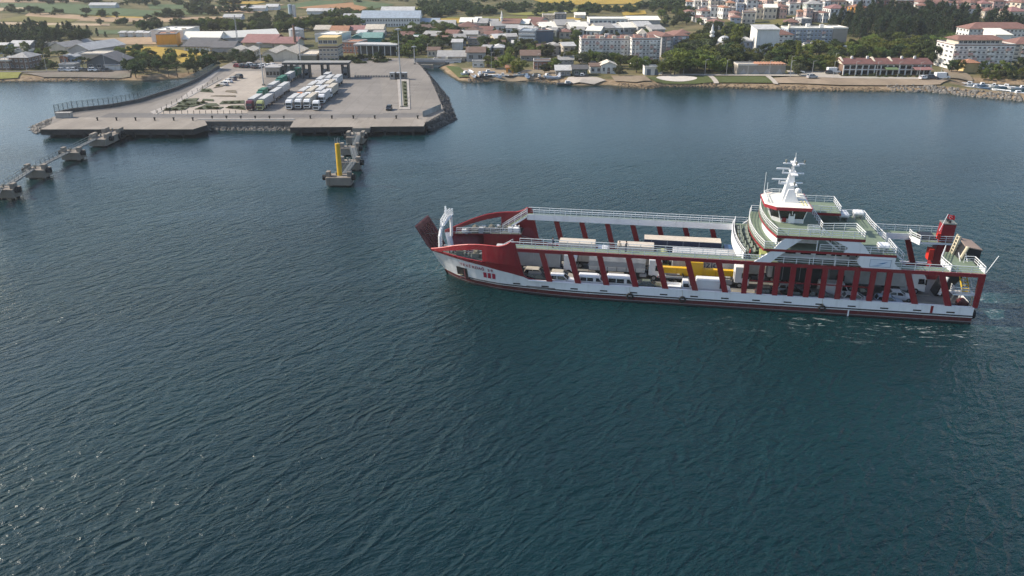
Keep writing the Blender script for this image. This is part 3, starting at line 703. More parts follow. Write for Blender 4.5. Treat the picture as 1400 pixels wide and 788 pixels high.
o = MB(); o.extr([(4.66, 13.4, D1 - .5), (5.46, 15.2, D1 - .5), (5.46, 15.2, D1 + .3), (4.66, 13.4, D1 + .3)], (.06, -.02, 0)); fb(o, 'wind_screen', M_WHT, ft)
o = MB(); o.box(2.3, 4.4, 14.6, 16.6, D1 + .02, D1 + .75); fb(o, 'winch_box', M_BLK, ft)
o = MB(); o.frust([(.2, 13.8, DECK), (2.4, 13.8, DECK), (2.4, 15.8, DECK), (.2, 15.8, DECK)], [(-.35, 13.9, 10.75), (1.55, 13.9, 10.75), (1.55, 15.7, 10.75), (-.35, 15.7, 10.75)]); tow = fb(o, 'funnel', M_RED)
o = MB(); o.box(-.45, 1.65, 13.8, 15.8, 10.75, 10.87); fb(o, 'funnel_cap', M_GREY, tow)
for v in (14.3, 15.2): 
    o = MB(); o.lathe([(.22, 10.87), (.22, 11.3), (.16, 11.32)], 8, (.6, v, 0)); fb(o, 'exhaust_pipe', M_BLK, tow)
o = MB(); o.box(2.35, 3.1, 13.2, 14.5, 4.9, 6.7); fb(o, 'life_jacket_box', mat('bright_red', (.62, .035, .02), .45, .05), tow)
o = MB(); o.box(1.75, 2.3, 13.55, 13.85, 8.4, 9.3); fb(o, 'fire_box', mat('bright_red'), tow)
fp = MB(); fp.bar((2.0, 14.0, 9.6), (1.25, 13.8, 12.5), .045, 5); fpo = fb(fp, 'flag_pole', M_WHT)
nx_, nz_ = 10, 6; o = MB()
P = lambda i, j: (1.3 - i / nx_ * 1.15, 13.8 + .10 * math.sin(i * .9) * (i / nx_), 11.7 + j / nz_ * .72 - .2 * (i / nx_) ** 1.4 + .05 * math.sin(i * 1.1))
for i in range(nx_):
    for j in range(nz_): o.face([P(i, j), P(i + 1, j), P(i + 1, j + 1), P(i, j + 1)])
flag = fb(o, 'flag', mat('flag_red', (.62, .012, .02), .7, .04), fpo, fixn=False)
def on_flag(x, z, e=.03): i = x * nx_; p = P(i, z * nz_); return (p[0], p[1] - e, p[2])
o = MB(); n = 14     # crescent and star
outer = [(.36 + .17 * math.cos(a), .5 + .29 * math.sin(a)) for a in np.linspace(R(42), R(318), n)]
inner = [(.395 + .135 * math.cos(a), .5 + .23 * math.sin(a)) for a in np.linspace(R(52), R(308), n)]
for k in range(n - 1): o.face([on_flag(*outer[k]), on_flag(*outer[k + 1]), on_flag(*inner[k + 1]), on_flag(*inner[k])])
sc_ = (.60, .5); spts = [(sc_[0] + (.085 if k % 2 == 0 else .034) * math.cos(math.pi + k * math.pi / 5), sc_[1] + (.145 if k % 2 == 0 else .058) * math.sin(math.pi + k * math.pi / 5)) for k in range(10)]
for k in range(10): o.face([on_flag(*sc_), on_flag(*spts[k]), on_flag(*spts[(k + 1) % 10])])
fb(o, 'flag_emblem', mat('flag_white', (.8, .8, .8), .7, .02), flag, fixn=False)
o = MB(); o.bar((-.45, .2, D1), (-1.6, .0, D1 + 2.9), .05, 5); fb(o, 'stern_pole', M_WHT)
# raised stern ramp: dark slab, rusty upper lip and beige lifting tower
o = MB(); o.extr([(3.4, 6.4, DECK + .1), (2.4, 6.4, DECK + .1), (-1.7, 6.4, 6.9), (-1.8, 6.4, 9.2), (.5, 6.4, 9.6), (1.5, 6.4, 7.2)], (0, 2.4, 0), 0); sr = fb(o, 'stern_ramp', M_BLK)
o = MB(); o.extr([(-1.9, 6.3, 9.21), (.55, 6.3, 9.62), (.8, 8.9, 10.2), (-1.0, 8.9, 9.85)], (0, 0, .14)); fb(o, 'ramp_lip', mat('lip_rust', (.27, .20, .16), .8, .2), sr)
o = MB()
for v in (8.2, 9.2): o.bar((1.6, v, 7.0), (.9, v, 10.7), .13, 4)
for k in range(7): t = .1 + k * .14; o.bar(Vector((1.6, 8.2, 7.0)).lerp(Vector((.9, 8.2, 10.7)), t), Vector((1.6, 9.2, 7.0)).lerp(Vector((.9, 9.2, 10.7)), t), .07)
fb(o, 'lifting_tower', M_BEIGE, sr)
o = MB(); o.bar((1.1, 5.9, 7.9), (.4, 5.9, 9.9), .26, 8); fb(o, 'hydraulic_ram', M_BEIGE, sr)
o = MB(); o.bar((3.0, 5.8, 2.0), (2.3, 5.8, 4.9), .22, 6); fb(o, 'hydraulic_ram', M_WHT, sr)
stair((.6, 3.6, D1 - .1), (.9, 3.6, 4.4), .95, 9, m1=M_YEL, m2=M_YEL) if False else None
o = MB()
for i in range(11):
    w_ = D1 - .2 - i * .33; v = 6.2 - i * .42; o.box(.35, 1.35, v - .18, v + .18, w_ - .05, w_, 0)
for u in (.35, 1.35): o.extr([(u, 6.4, D1), (u, 6.4, D1 - .35), (u, 1.6, 3.85), (u, 1.6, 4.2)], (.06, 0, 0), 0); o.bar((u, 6.4, D1 + .95), (u, 1.6, 5.15), .04, m=1); o.bar((u, 4.0, 6.0), (u, 4.0, 6.95), .035, m=1)
fb(o, 'stairway', [M_YEL, M_WHT])
o = MB(); o.box(-.2, 3.0, .8, 2.4, 4.05, 4.2); ld = fb(o, 'stair_landing', M_WHT)
railing([(-.1, .9, 4.2), (2.9, .9, 4.2), (2.9, 2.3, 4.2)], parent=ld, sp=.9)
o = MB(); o.bar((2.8, .9, 4.1), (3.7, .9, 1.6), .08); o.bar((.2, 1.0, 4.1), (.2, 1.0, 1.5), .08); fb(o, 'landing_strut', M_BEIGE, ld)
o = MB(); o.lathe([(.5, -.6), (.75, -.5), (.75, .5), (.5, .6)], 10, (.9, 2.4, DECK + .75), 0, 'y'); o.box(-.1, 2.2, 1.6, 3.2, DECK, DECK + .35, 1); fb(o, 'winch', [M_REDD, M_BLK])
# tyre fenders hung along the side, discharge pipe
for u in (21.05, 41.6, 49.6):
    o = MB(); o.torus((u, -.16, 1.05), .42, .15, 14, 6, 0, 'y'); ty = fb(o, 'tyre_fender', M_RUB, smooth=True)
    o = MB(); o.bar((u, -.08, 1.4), (u + .1, -.02, 2.55), .025); fb(o, 'fender_rope', M_BEIGE, ty)
o = MB(); o.torus((-.5, 1.2, 1.1), .5, .22, 14, 6, 0, 'x'); fb(o, 'tyre_fender', M_RUB, smooth=True)
o = MB(); o.box(17.1, 17.3, -.06, .03, -.3, 1.1); fb(o, 'discharge_pipe', M_WHT, hull)
# hydraulic pipes and cable trays along the bow deck (dark clutter on the far mooring platform)
rg = random.Random(3)
for k in range(16):
    u = rg.uniform(69.5, 79); v = BEAM - lerp_tab(T_TOP, u) - rg.uniform(.5, 2.6); o = MB(); s_ = rg.uniform(.15, .4)
    o.box(u - s_, u + s_, v - s_, v + s_, 4.95, 4.95 + rg.uniform(.3, 1.0)); o.bar((u, v, 5.1), (u + rg.uniform(-1.5, 1.5), v + .3, 5.1), .05); fb(o, 'deck_fitting', [M_GREY, M_STEEL, M_WHT][k % 3])
railing([(69.2, BEAM - 3.6, 4.95), (76, BEAM - 4.25, 4.95), (80.2, BEAM - 4.9, 4.95)], h=1.0); railing([(69.2, 3.6, 4.95), (76, 4.25, 4.95), (80.2, 4.9, 4.95)], h=1.0)
# ------------------------------------------------------------------ ferry quay
QZ = 2.5
def concrete_material(name, c0, c1, c2, sc=.05):
    m, nt, b = new_mat(name); l = nt.links
    geo = nt.nodes.new('ShaderNodeNewGeometry'); pos = geo.outputs['Position']
    mp = nt.nodes.new('ShaderNodeMapping'); mp.inputs['Scale'].default_value = (1, .45, 1); l.new(pos, mp.inputs['Vector'])
    a = noise(nt, mp.outputs[0], sc, 6, .6, .4); f = noise(nt, pos, .9, 5, .7); t = noise(nt, mp.outputs[0], sc * 5, 5, .65)
    c = ramp(nt, a, [(.32, c0), (.5, c1), (.68, c2)])
    c = mixc(nt, maprange(nt, t, .55, .75, 0, .45), c, tuple(q * .55 for q in c1))
    c = mixc(nt, .35, c, ramp(nt, f, [(.3, tuple(q * .75 for q in c1)), (.7, tuple(q * 1.2 for q in c1))]))
    bk = nt.nodes.new('ShaderNodeTexBrick'); bk.inputs['Scale'].default_value = 1.0; bk.inputs['Brick Width'].default_value = 6.0; bk.inputs['Row Height'].default_value = 6.0; bk.inputs['Mortar Size'].default_value = .07; bk.offset = 0.0
    bk.inputs['Color1'].default_value = (1, 1, 1, 1); bk.inputs['Color2'].default_value = (.86, .86, .86, 1); bk.inputs['Mortar'].default_value = (.62, .62, .62, 1); l.new(pos, bk.inputs['Vector'])
    c = mixc(nt, .75, c, bk.outputs[0], 'MULTIPLY')
    m2 = nt.nodes.new('ShaderNodeMapping'); m2.inputs['Scale'].default_value = (.9, .05, 1); m2.inputs['Rotation'].default_value = (0, 0, .08); l.new(pos, m2.inputs['Vector'])
    c = mixc(nt, maprange(nt, noise(nt, m2.outputs[0], 1.0, 4, .6, .8), .60, .72, 0, .35), c, tuple(q * .45 for q in c1))
    c = mixc(nt, maprange(nt, noise(nt, pos, .22, 5, .7, .5), .64, .74, 0, .4), c, tuple(q * .4 for q in c1))
    l.new(c, b.inputs['Base Color']); b.inputs['Roughness'].default_value = .9; b.inputs['Specular IOR Level'].default_value = .2
    return m
M_QUAY = concrete_material('quay_asphalt', (.165, .15, .135), (.215, .195, .172), (.265, .24, .21))
M_CONC = concrete_material('quay_concrete', (.20, .175, .15), (.26, .23, .195), (.32, .285, .245), .12)
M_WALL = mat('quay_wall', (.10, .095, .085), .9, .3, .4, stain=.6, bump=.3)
M_PAVE = concrete_material('paving', (.30, .27, .24), (.36, .33, .30), (.43, .40, .36), .1)
M_KERB = mat('kerb', (.40, .38, .35), .85, .15)
M_PAINT = mat('road_paint', (.50, .49, .46), .8, .3, 2)
qpts = fl([(306, 90), (268, 112), (240, 124), (190, 140), (150, 147.5), (100, 153), (72, 160), (70, 170)], QZ) + [(-95.2, 248.5), (-66.8, 248.5), (-27, 248.5)] + \
       fl([(582, 168), (608, 153), (596, 125), (587, 105), (575, 90), (566, 82)], QZ) + [(-47, 404), (-130, 404)]
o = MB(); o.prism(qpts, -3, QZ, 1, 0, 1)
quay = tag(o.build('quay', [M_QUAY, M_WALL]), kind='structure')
def sheet(name, pts, z, m, parent=None):
    o = MB(); o.face([(p[0], p[1], z) for p in pts]); s_ = o.build(name, m, parent, fixn=False)
    if parent is None: tag(s_, kind='structure')
    return s_
# concrete berths standing proud of the quay
for pts, lab in (([(-136.5, 236.5), (-92.3, 236.5), (-90.4, 243), (-94.5, 252), (-138, 255)], 'a'), ([(-65, 239.3), (-26, 241), (-26.2, 254.5), (-66.6, 252)], 'b')):
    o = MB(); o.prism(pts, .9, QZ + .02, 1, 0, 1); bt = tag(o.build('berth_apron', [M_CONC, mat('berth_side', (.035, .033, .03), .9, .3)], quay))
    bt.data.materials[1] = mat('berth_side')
    x0, x1 = pts[0][0] + 3, pts[1][0] - 3
    for k in range(9):
        x = x0 + (x1 - x0) * k / 8; o = MB(); o.box(x - .35, x + .35, pts[0][1] - .18, pts[0][1] + .2, .2, 1.7); o.build('berth_fender', M_RUB, quay)
sheet('road_strip', [(-128, 254.5), (-30, 254.5), (-26, 262), (-128, 262)], QZ + .006, concrete_material('quay_road', (.12, .112, .105), (.155, .146, .138), (.19, .178, .165)))
sheet('apron_sheet', [(-40.6, 250), (-40.2, 262), (-30, 262), (-30, 330), (-46, 392), (-44, 392), (-27.5, 330), (-26, 262), (-26, 250)], QZ + .010, M_PAVE) if False else None
sheet('promenade', fl([(300, 92), (306, 92), (262, 132), (232, 150), (210, 156), (205, 153), (240, 140)], QZ), QZ + .008, M_PAVE)
sheet('plaza', fl([(360, 97), (362, 122), (352, 133), (342, 143), (338, 155), (212, 156), (262, 130), (300, 112), (322, 98)], QZ), QZ + .012, concrete_material('plaza_paving', (.28, .245, .205), (.36, .315, .265), (.43, .38, .32), .1))
sheet('truck_park', fl([(338, 156), (352, 125), (405, 106), (520, 106), (524, 156)], QZ), QZ + .009, concrete_material('park_asphalt', (.17, .155, .14), (.215, .197, .178), (.265, .243, .22), .06))
# parking bay lines
for k in range(12):
    y = 262 + k * 6.6
    o = MB(); o.box(-69.0, -62.5, y, y + .14, QZ + .013, QZ + .017); ln = tag(o.build('bay_line', M_PAINT, quay))
for k in range(11):
    y = 264 + k * 6.6
    o = MB(); o.box(-39.5, -35.5, y, y + .14, QZ + .013, QZ + .017); o.build('bay_line', M_PAINT, quay)
# kerbs
def kerb(pts, z, h=.14, w=.3, name='kerb'):
    o = MB()
    for a, b in zip(pts, pts[1:]):
        a = Vector((a[0], a[1], z + h / 2)); b = Vector((b[0], b[1], z + h / 2)); d = (b - a).normalized(); s_ = Vector((-d.y, d.x, 0)) * w / 2; zz = Vector((0, 0, h / 2))
        o.extr([a - s_ - zz, b - s_ - zz, b + s_ - zz, a + s_ - zz], (0, 0, h))
    return o.build(name, M_KERB, quay)
kerb([(-96, 251), (-66.5, 251)], QZ, .25, .8, 'quay_edge')
kerb(fl([(338, 157), (213, 157)], QZ), QZ); kerb(fl([(213, 157), (262, 131), (302, 108)], QZ), QZ)
isl = fl([(546, 150), (543, 108), (559, 108), (561, 150)], QZ); o = MB(); o.prism(isl, QZ + .004, QZ + .18); isl_o = o.build('traffic_island', M_PAVE, quay)
o = MB(); o.prism(fl([(552, 147), (549, 112), (556, 112), (557.5, 147)], QZ), QZ + .18, QZ + .24); o.build('planting_bed', mat('bed_soil', (.06, .065, .03), .95, .4, 2.0), quay)
# garden beds on the plaza
M_BED = mat('bed_green', (.045, .055, .022), .95, .5, 1.2, bump=.5, bscale=3)
for k, q in enumerate([[(222, 152), (252, 151), (260, 146), (244, 145)], [(240, 147), (262, 147), (284, 141), (250, 137)], [(250, 139), (268, 139), (272, 135), (252, 136)], [(266, 150), (300, 150), (306, 147), (276, 146)], [(276, 146), (300, 145), (296, 142), (284, 142)], [(300, 143), (334, 142), (334, 138), (304, 139)],
                       [(308, 148), (336, 151), (334, 145), (316, 145)], [(288, 132), (322, 133), (322, 131), (296, 131)], [(276, 138), (292, 139), (292, 136.5), (278, 136)], [(308, 126), (324, 128), (322, 124), (310, 124)], [(274, 126), (292, 127), (288, 122), (276, 122)], [(292, 121), (304, 119), (312, 113), (302, 113)]]):
    o = MB(); o.prism(fl(q, QZ), QZ + .014, QZ + .2); o.build('planting_bed', M_BED if k not in (7, 9, 11) else mat('bed_earth', (.13, .105, .07), .95, .4, 1.0), quay)
# rock slopes (uncountable small stones)
def rock_mesh(rg):
    o = MB(); n = 6; r = [[rg.uniform(.7, 1.15) for _ in range(n)] for _ in range(2)]
    lo = [(r[0][i] * math.cos(i * 1.047), r[0][i] * math.sin(i * 1.047), -.5) for i in range(n)]; hi = [(.6 * r[1][i] * math.cos(i * 1.047 + .3), .6 * r[1][i] * math.sin(i * 1.047 + .3), rg.uniform(.3, .7)) for i in range(n)]
    return lo, hi
def rocks(name, strip, n, sz, m, seed, label):
    """strip: pairs of (top point, bottom point) along the slope"""
    rg = random.Random(seed); o = MB()
    for _ in range(n):
        k = rg.uniform(0, len(strip) - 1.001); i = int(k); t = k - i; q = rg.random()
        T = Vector(strip[i][0]).lerp(Vector(strip[i + 1][0]), t); Bt = Vector(strip[i][1]).lerp(Vector(strip[i + 1][1]), t); p = T.lerp(Bt, q)
        s_ = sz * rg.uniform(.55, 1.35); lo, hi = rock_mesh(rg); a = rg.uniform(0, 6.28); ca, sa = math.cos(a), math.sin(a)
        tr = lambda v: (p.x + s_ * (v[0] * ca - v[1] * sa), p.y + s_ * (v[0] * sa + v[1] * ca), p.z + s_ * v[2] * .8)
        o.frust([tr(v) for v in lo], [tr(v) for v in hi], rg.choice((0, 0, 1)))
    ob = o.build(name, m); return tag(ob, label, None, None, 'stuff')
M_RK = [mat('rock_grey', (.15, .14, .125), .95, .35, .8), mat('rock_pale', (.24, .22, .195), .95, .3, .8)]
M_RKD = [mat('rock_dark', (.055, .053, .05), .95, .4, .8), mat('rock_mid', (.12, .113, .105), .95, .35, .8)]
def V3(p, z): return (p[0], p[1], z)
rocks('rock_slope', [((-93, 250.6, 2.3), (-93, 247, -.3)), ((-66, 250.6, 2.3), (-66, 246.6, -.3))], 620, .5, M_RK, 1, 'grey boulder slope between the two concrete berths')
e = fl([(582, 168), (608, 153), (596, 125), (587, 105), (575, 90), (566, 82)], QZ)
rocks('rock_slope', [(V3(e[0], 2.3), (-24.5, 246, -.3)), (V3(e[1], 2.4), (-17.5, 264, -.4)), (V3(e[2], 2.4), (-23, 306, -.4)), (V3(e[3], 2.4), (-31, 343, -.4)), (V3(e[4], 2.4), (-38.5, 377, -.4)), (V3(e[5], 2.3), (-43, 394, -.4))], 1500, .62, M_RKD, 2, 'dark boulder bank along the right edge of the quay')
rocks('rock_slope', [((-141, 262, 2.3), (-148, 262, -.3)), ((-142, 252, 2.2), (-149, 252, -.4)), ((-137, 247, 2.0), (-142, 242, -.4))], 330, .75, M_RK, 4, 'boulders heaped round the left tip of the quay')
w_ = fl([(268, 112), (240, 124), (190, 140), (150, 147.5), (100, 153), (75, 158)], QZ)
rocks('rock_slope', [(V3((a - .3, b + .3), 2.0), V3((a - 2.2, b + 1.6), -.3)) for a, b in w_], 700, .5, M_RKD, 5, 'dark stones below the curved sea wall left of the quay')
# sea wall and fence along the left side
def sea_wall():
    t = thing('sea_wall', 'dark curved parapet wall along the left side of the quay', 'wall', (0, 0, QZ))
    pts = fl([(300, 93.5), (268, 112), (240, 124), (190, 140), (150, 147.5), (100, 153), (76, 158)], QZ); o = MB()
    for a, b in zip(pts, pts[1:]):
        d = (Vector(b) - Vector(a)).normalized(); s_ = Vector((-d.y, d.x)) * .25
        o.extr([(a[0] - s_.x, a[1] - s_.y, 0), (b[0] - s_.x, b[1] - s_.y, 0), (b[0] + s_.x, b[1] + s_.y, 0), (a[0] + s_.x, a[1] + s_.y, 0)], (0, 0, 1.1))
    o.build('wall', mat('sea_wall', (.07, .068, .065), .9, .3, .5, stain=.4), t)
    f = thing('fence', 'grey green bar fence on top of the curved sea wall', 'fence', (0, 0, QZ + 1.1)); fm = mat('fence_paint', (.10, .13, .13), .6, .15)
    for a, b in zip(pts, pts[1:]):
        a = Vector((a[0], a[1], 0)); b = Vector((b[0], b[1], 0)); n = max(1, round((b - a).length / 1.7))
        o = MB(); 
        for z in (.15, .55, .95, 1.35, 1.75, 2.1): o.bar(a + Vector((0, 0, z)), b + Vector((0, 0, z)), .045)
        o.build('rail_panel', fm, f)
        for i in range(n + 1):
            p = a.lerp(b, i / n); o = MB(); o.bar(p, p + Vector((0, 0, 2.2)), .07); o.build('post', fm, f)
sea_wall()
# low white block at the left tip
o = MB(); o.box(-2.2, 2.2, -1.0, 1.0, 0, 1.5); o.box(-2.3, 2.3, -1.1, 1.1, 1.5, 1.62); ob = o.build('concrete_block', mat('pale_block', (.30, .29, .27), .8, .2, stain=.4)); ob.location = (-138.5, 254.5, QZ); ob.rotation_euler.z = .12
tag(ob, 'pale concrete block at the left tip of the quay', 'block')
# fence panels by the right corner
f = thing('fence', 'short fence of pale panels at the right corner of the quay', 'fence', tuple(flat(578, 160, QZ)))
fv = flat(603, 149.5, QZ) - flat(578, 160, QZ)
for i in range(8):
    a = fv * (i / 8); b = fv * ((i + .9) / 8); o = MB(); o.extr([a, b, b + Vector((0, 0, 1.7)), a + Vector((0, 0, 1.7))], (.08, .05, 0)); o.build('panel', mat('panel_pale', (.30, .30, .29), .7, .25, rnd=.3), f)
# dolphins ----------------------------------------------------------
M_PILE = mat('pile_concrete', (.17, .155, .135), .9, .25, .6, stain=.5)
M_DTOP = concrete_material('dolphin_top', (.19, .165, .14), (.25, .22, .185), (.31, .275, .235), .3)
def dolphin(x, y, label, w=5.6, d=3.8, post=False):
    t = thing('mooring_dolphin', label, 'mooring dolphin', (x, y, 0), 0, 'mooring dolphins')
    o = MB(); o.box(-w / 2, w / 2, -d / 2, d / 2, .3, 2.2); b_ = o.build('pile_cap', M_DTOP, t); smooth_mod(b_, .1)
    for sx in (-1, 1):
        for sy in (-1, 1): o = MB(); o.bar((sx * w * .33, sy * d * .25, -2), (sx * w * .33, sy * d * .25, .7), .42, 8); o.build('pile', M_PILE, t)
        o = MB(); o.box(sx * w * .42 - .45, sx * w * .42 + .45, -d * .35, d * .05, 2.2, 3.35); o.build('fender_block', M_DTOP, t)
        o = MB(); o.lathe([(.3, -.55), (.68, -.5), (.68, .5), (.3, .55)], 12, (sx * (w / 2 + .4), -d * .15, 1.9), 0, 'x'); o.build('rubber_fender', M_RUB, t)
    o = MB(); o.lathe([(.22, 2.2), (.18, 2.7), (.3, 2.78), (.3, 2.9), (.1, 2.95)], 8, (-.8, .4, 0)); o.build('bollard', M_GREY, t)
    if post:
        o = MB(); o.lathe([(.62, 2.2), (.58, 2.5), (.58, 9.6), (.3, 9.7)], 14, (.0, 0.2, 0)); o.build('mooring_post', mat('post_yellow', (.60, .36, .015), .5, .15, .6, stain=.25), t, smooth=False)
        o = MB()
        for k in range(4): a = k * math.pi / 2; o.bar((.5 * math.cos(a), .2 + .5 * math.sin(a), 9.7), (.5 * math.cos(a), .2 + .5 * math.sin(a), 10.9), .05)
        o.build('post_cage', M_STEEL, t)
    return t
def walkway(a, b, label, w=1.3):
    a = Vector(a); b = Vector(b); t = thing('walkway', label, 'walkway', tuple(a), 0, 'steel walkways between dolphins'); d = b - a; h = Vector((d.x, d.y, 0)).normalized(); s_ = Vector((-h.y, h.x, 0)) * w / 2
    o = MB(); o.extr([-s_, d - s_, d + s_, s_], (0, 0, .12)); o.build('walkway_deck', mat('grating', (.10, .11, .11), .7, .2), t)
    n = max(2, round(d.length / 2.2))
    for k in (-1, 1):
        q = s_ * k; z = Vector((0, 0, 1.15)); o = MB(); o.bar(q + z, d + q + z, .04); o.bar(q + z * .5, d + q + z * .5, .03); o.bar(q, d + q, .09)
        for i in range(n + 1): o.bar(q + d * (i / n), q + d * (i / n) + z, .035)
        o.build('handrail', mat('walkway_rail', (.11, .13, .13), .6, .15), t)
    return t
dl = [flat(465, 247, 1.0), flat(480, 226.5, 1.0), flat(483.5, 207, 1.0), flat(488, 190, 1.0)]
names = ['concrete dolphin carrying the tall yellow post', 'second concrete dolphin from the yellow post, towards the quay', 'third concrete dolphin from the yellow post, towards the quay', 'wide concrete dolphin joined to the right berth']
for i, (p, nm) in enumerate(zip(dl, names)):
    p = Vector((p.x - (.8 if i == 2 else 0), p.y, 0)); dl[i] = p
    dolphin(p.x, p.y, nm, 5.8 if i == 0 else 4.8, 4.0 if i == 0 else (7.0 if i == 3 else 3.2), i == 0)
for i, nm in enumerate(['steel walkway nearest the yellow post', 'steel walkway in the middle of the right dolphin line', 'steel walkway nearest the quay in the right dolphin line']):
    a, b = dl[i], dl[i + 1]; walkway((a.x + .9, a.y + 1.6, 2.22), (b.x + .9, b.y - 1.6, 2.22), nm)
o = MB(); o.prism([(-46.5, 238), (-41.5, 238), (-41.5, 250), (-46.5, 250)], 1.2, QZ + .05); o.build('link_span', M_DTOP, quay)
dr = [flat(-8, 280, 1.0), flat(10, 264, 1.0), flat(53, 237, 1.0), flat(101, 213, 1.0), flat(142, 192.5, 1.0), flat(158, 185, 1.0)]
names = ['concrete dolphin cut by the left edge of the picture', 'outermost whole concrete dolphin of the left line', 'second concrete dolphin of the left line from the edge', 'third concrete dolphin of the left line, nearer the quay', 'concrete dolphin with big tyres just off the left berth', 'concrete dolphin touching the left berth']
for i, (p, nm) in enumerate(zip(dr, names)):
    if i == 0: continue
    dolphin(p.x, p.y, nm, 4.8, 3.6 if i < 4 else 8.0)
for i, nm in ((0, 'steel walkway running out of the picture at the left edge'), (1, 'outer steel walkway of the left dolphin line'), (2, 'middle steel walkway of the left dolphin line'), (3, 'steel walkway of the left dolphin line nearest the berth')):
    a, b = dr[i], dr[i + 1]; walkway((a.x - .6, a.y + 1.8, 2.22), (b.x - .6, b.y - (1.8 if i < 3 else 3.8), 2.22), nm)
for i in range(7):
    o = MB(); p = flat(176, 178 - i * 0, 0); x = -111.9 - .3 * i; y = 233 + i * 2.4
    o.torus((x, y, 1.3), .75, .32, 12, 6, 0, 'x'); ob = o.build('tyre_fender', M_RUB, smooth=True); tag(ob, 'big black tyre hanging on the dolphin at the left berth', 'tyre', 'tyre fenders at the left berth')
# bollards along the quay edges
k = 0
for (x0, x1, y, lab) in ((-126, -97, 249.6, 'black bollard on the edge of the left berth'), (-92, -70, 252.2, 'black bollard on the quay edge above the boulder slope'), (-62, -29, 252.8, 'black bollard on the edge of the right berth')):
    n = 6
    for i in range(n):
        x = x0 + (x1 - x0) * i / (n - 1); o = MB(); o.lathe([(.3, 0), (.22, .15), (.2, .6), (.36, .72), (.36, .9), (.15, 1.0)], 8)
        ob = o.build('bollard', M_RUB); ob.location = (x, y, QZ + .02); tag(ob, lab, 'bollard', lab.replace('black bollard', 'bollards'))
# planks and posts along the plaza edge
for i in range(15):
    p = flat(216 + i * 8.2, 156.4, QZ); o = MB(); o.bar((0, 0, 0), (0, 0, .95), .09, 6); o.lathe([(.05, .95), (.14, 1.0), (.14, 1.12), (.03, 1.2)], 6); ob = o.build('guard_post', mat('post_dark', (.05, .05, .05), .6, .2)); ob.location = p
    tag(ob, 'thin dark post in the row along the front of the plaza', 'post', 'posts along the plaza front')
for i in range(13):
    t_ = i / 12; p = flat(214 + 84 * t_, 155 - 45 * t_, QZ); o = MB(); o.bar((0, 0, 0), (0, 0, .95), .09, 6); o.lathe([(.05, .95), (.14, 1.0), (.14, 1.12), (.03, 1.2)], 6); ob = o.build('guard_post', mat('post_dark')); ob.location = p
    tag(ob, 'thin dark post beside the road on the left of the plaza', 'post', 'posts beside the quay road')
# light masts
def light_mast(px, pyb, pyt, label, heads=4, base=None):
    p = flat(px, pyb, QZ) if base is None else base; d = (p.y * CP - (p.z - CAM_H) * SP) / F_PX; H = (pyb - pyt) * d / .95
    t = thing('light_mast', label, 'light mast', tuple(p)); o = MB(); o.bar((0, 0, 0), (0, 0, H), .26, 8, r2=.13); o.build('mast_pole', M_STEEL, t)
    o = MB(); o.lathe([(.1, H), (.7, H + .05), (.7, H + .2), (.1, H + .25)], 8); o.build('head_ring', M_STEEL, t)
    for k in range(heads): a = k * 2 * math.pi / heads; o = MB(); o.box(math.cos(a) * .8 - .3, math.cos(a) * .8 + .3, math.sin(a) * .8 - .2, math.sin(a) * .8 + .2, H - .25, H + .1); o.build('floodlight', M_STEEL, t)
    o = MB(); o.box(-.5, .5, -.5, .5, 0, .5); o.build('mast_base', M_CONC, t)
light_mast(549.5, 147, 50, 'tallest light mast standing on the narrow traffic island')
light_mast(360.5, 117, 64, 'light mast between the plaza and the parked trucks')
light_mast(412, 96, 50, 'light mast rising behind the flat toll canopy')
light_mast(567, 88, 66, 'short light mast at the top of the canal edge')
# toll canopy -------------------------------------------------------
t = thing('toll_canopy', 'flat grey canopy roof on wide gate piers across the quay', 'canopy', (-78.5, 339, QZ)); ux = 1 / 3.35
W = 26.5; M_CAN = mat('canopy_dark', (.045, .045, .047), .6, .2); M_CANL = mat('canopy_top', (.24, .235, .22), .8, .15)
o = MB(); o.box(-W / 2, W / 2, -3.2, 3.2, 5.5, 6.2, 0); o.build('canopy_fascia', M_CAN, t); o = MB(); o.box(-W / 2 - .1, W / 2 + .1, -3.3, 3.3, 6.203, 6.4); o.build('canopy_roof', M_CANL, t)
for x in (-11.5, -4.3, 3.2, 11.4):
    for d in (-1.2, 1.2): o = MB(); o.box(x + d - .3, x + d + .3, -1.4, 1.4, 0, 5.5); o.build('pier', M_CAN, t)
    o = MB(); o.box(x - .88, x + .88, -1.2, 1.2, 0, 3.4 if x < 8 else 4.2); bo = o.build('booth', mat('booth_grey', (.13, .14, .15), .6, .2), t)
    o = MB(); o.box(x - .6, x + .6, -1.26, -1.2, 1.1, 2.1); o.build('booth_window', M_DGLS, bo)
# customs building
def quay_house(px0, px1, pyb, H, D, label, cols):
    a = flat(px0, pyb, QZ); b = flat(px1, pyb, QZ); W = b.x - a.x
    t = thing('customs_office', label, 'building', (a.x, a.y, QZ)); o = MB(); o.box(0, W, 0, D, 0, H); o.build('wall', mat('office_wall', (.30, .28, .25), .8, .15, stain=.2), t)
    o = MB(); o.box(-.3, W + .3, -.3, D + .3, H + .003, H + .35); o.build('roof', mat('office_roof', (.33, .32, .31), .8, .15), t)
    for k in range(cols): x = W * (k + .5) / cols; o = MB(); o.box(x - W / cols * .33, x + W / cols * .33, -.06, .02, .9, 2.3); o.build('window', M_DGLS, t)
quay_house(364, 383, 106, 3.7, 9, 'grey single storey customs office left of the toll canopy', 4)
quay_house(383.5, 404, 104, 3.9, 8, 'grey customs annex between the office and the toll canopy', 3)
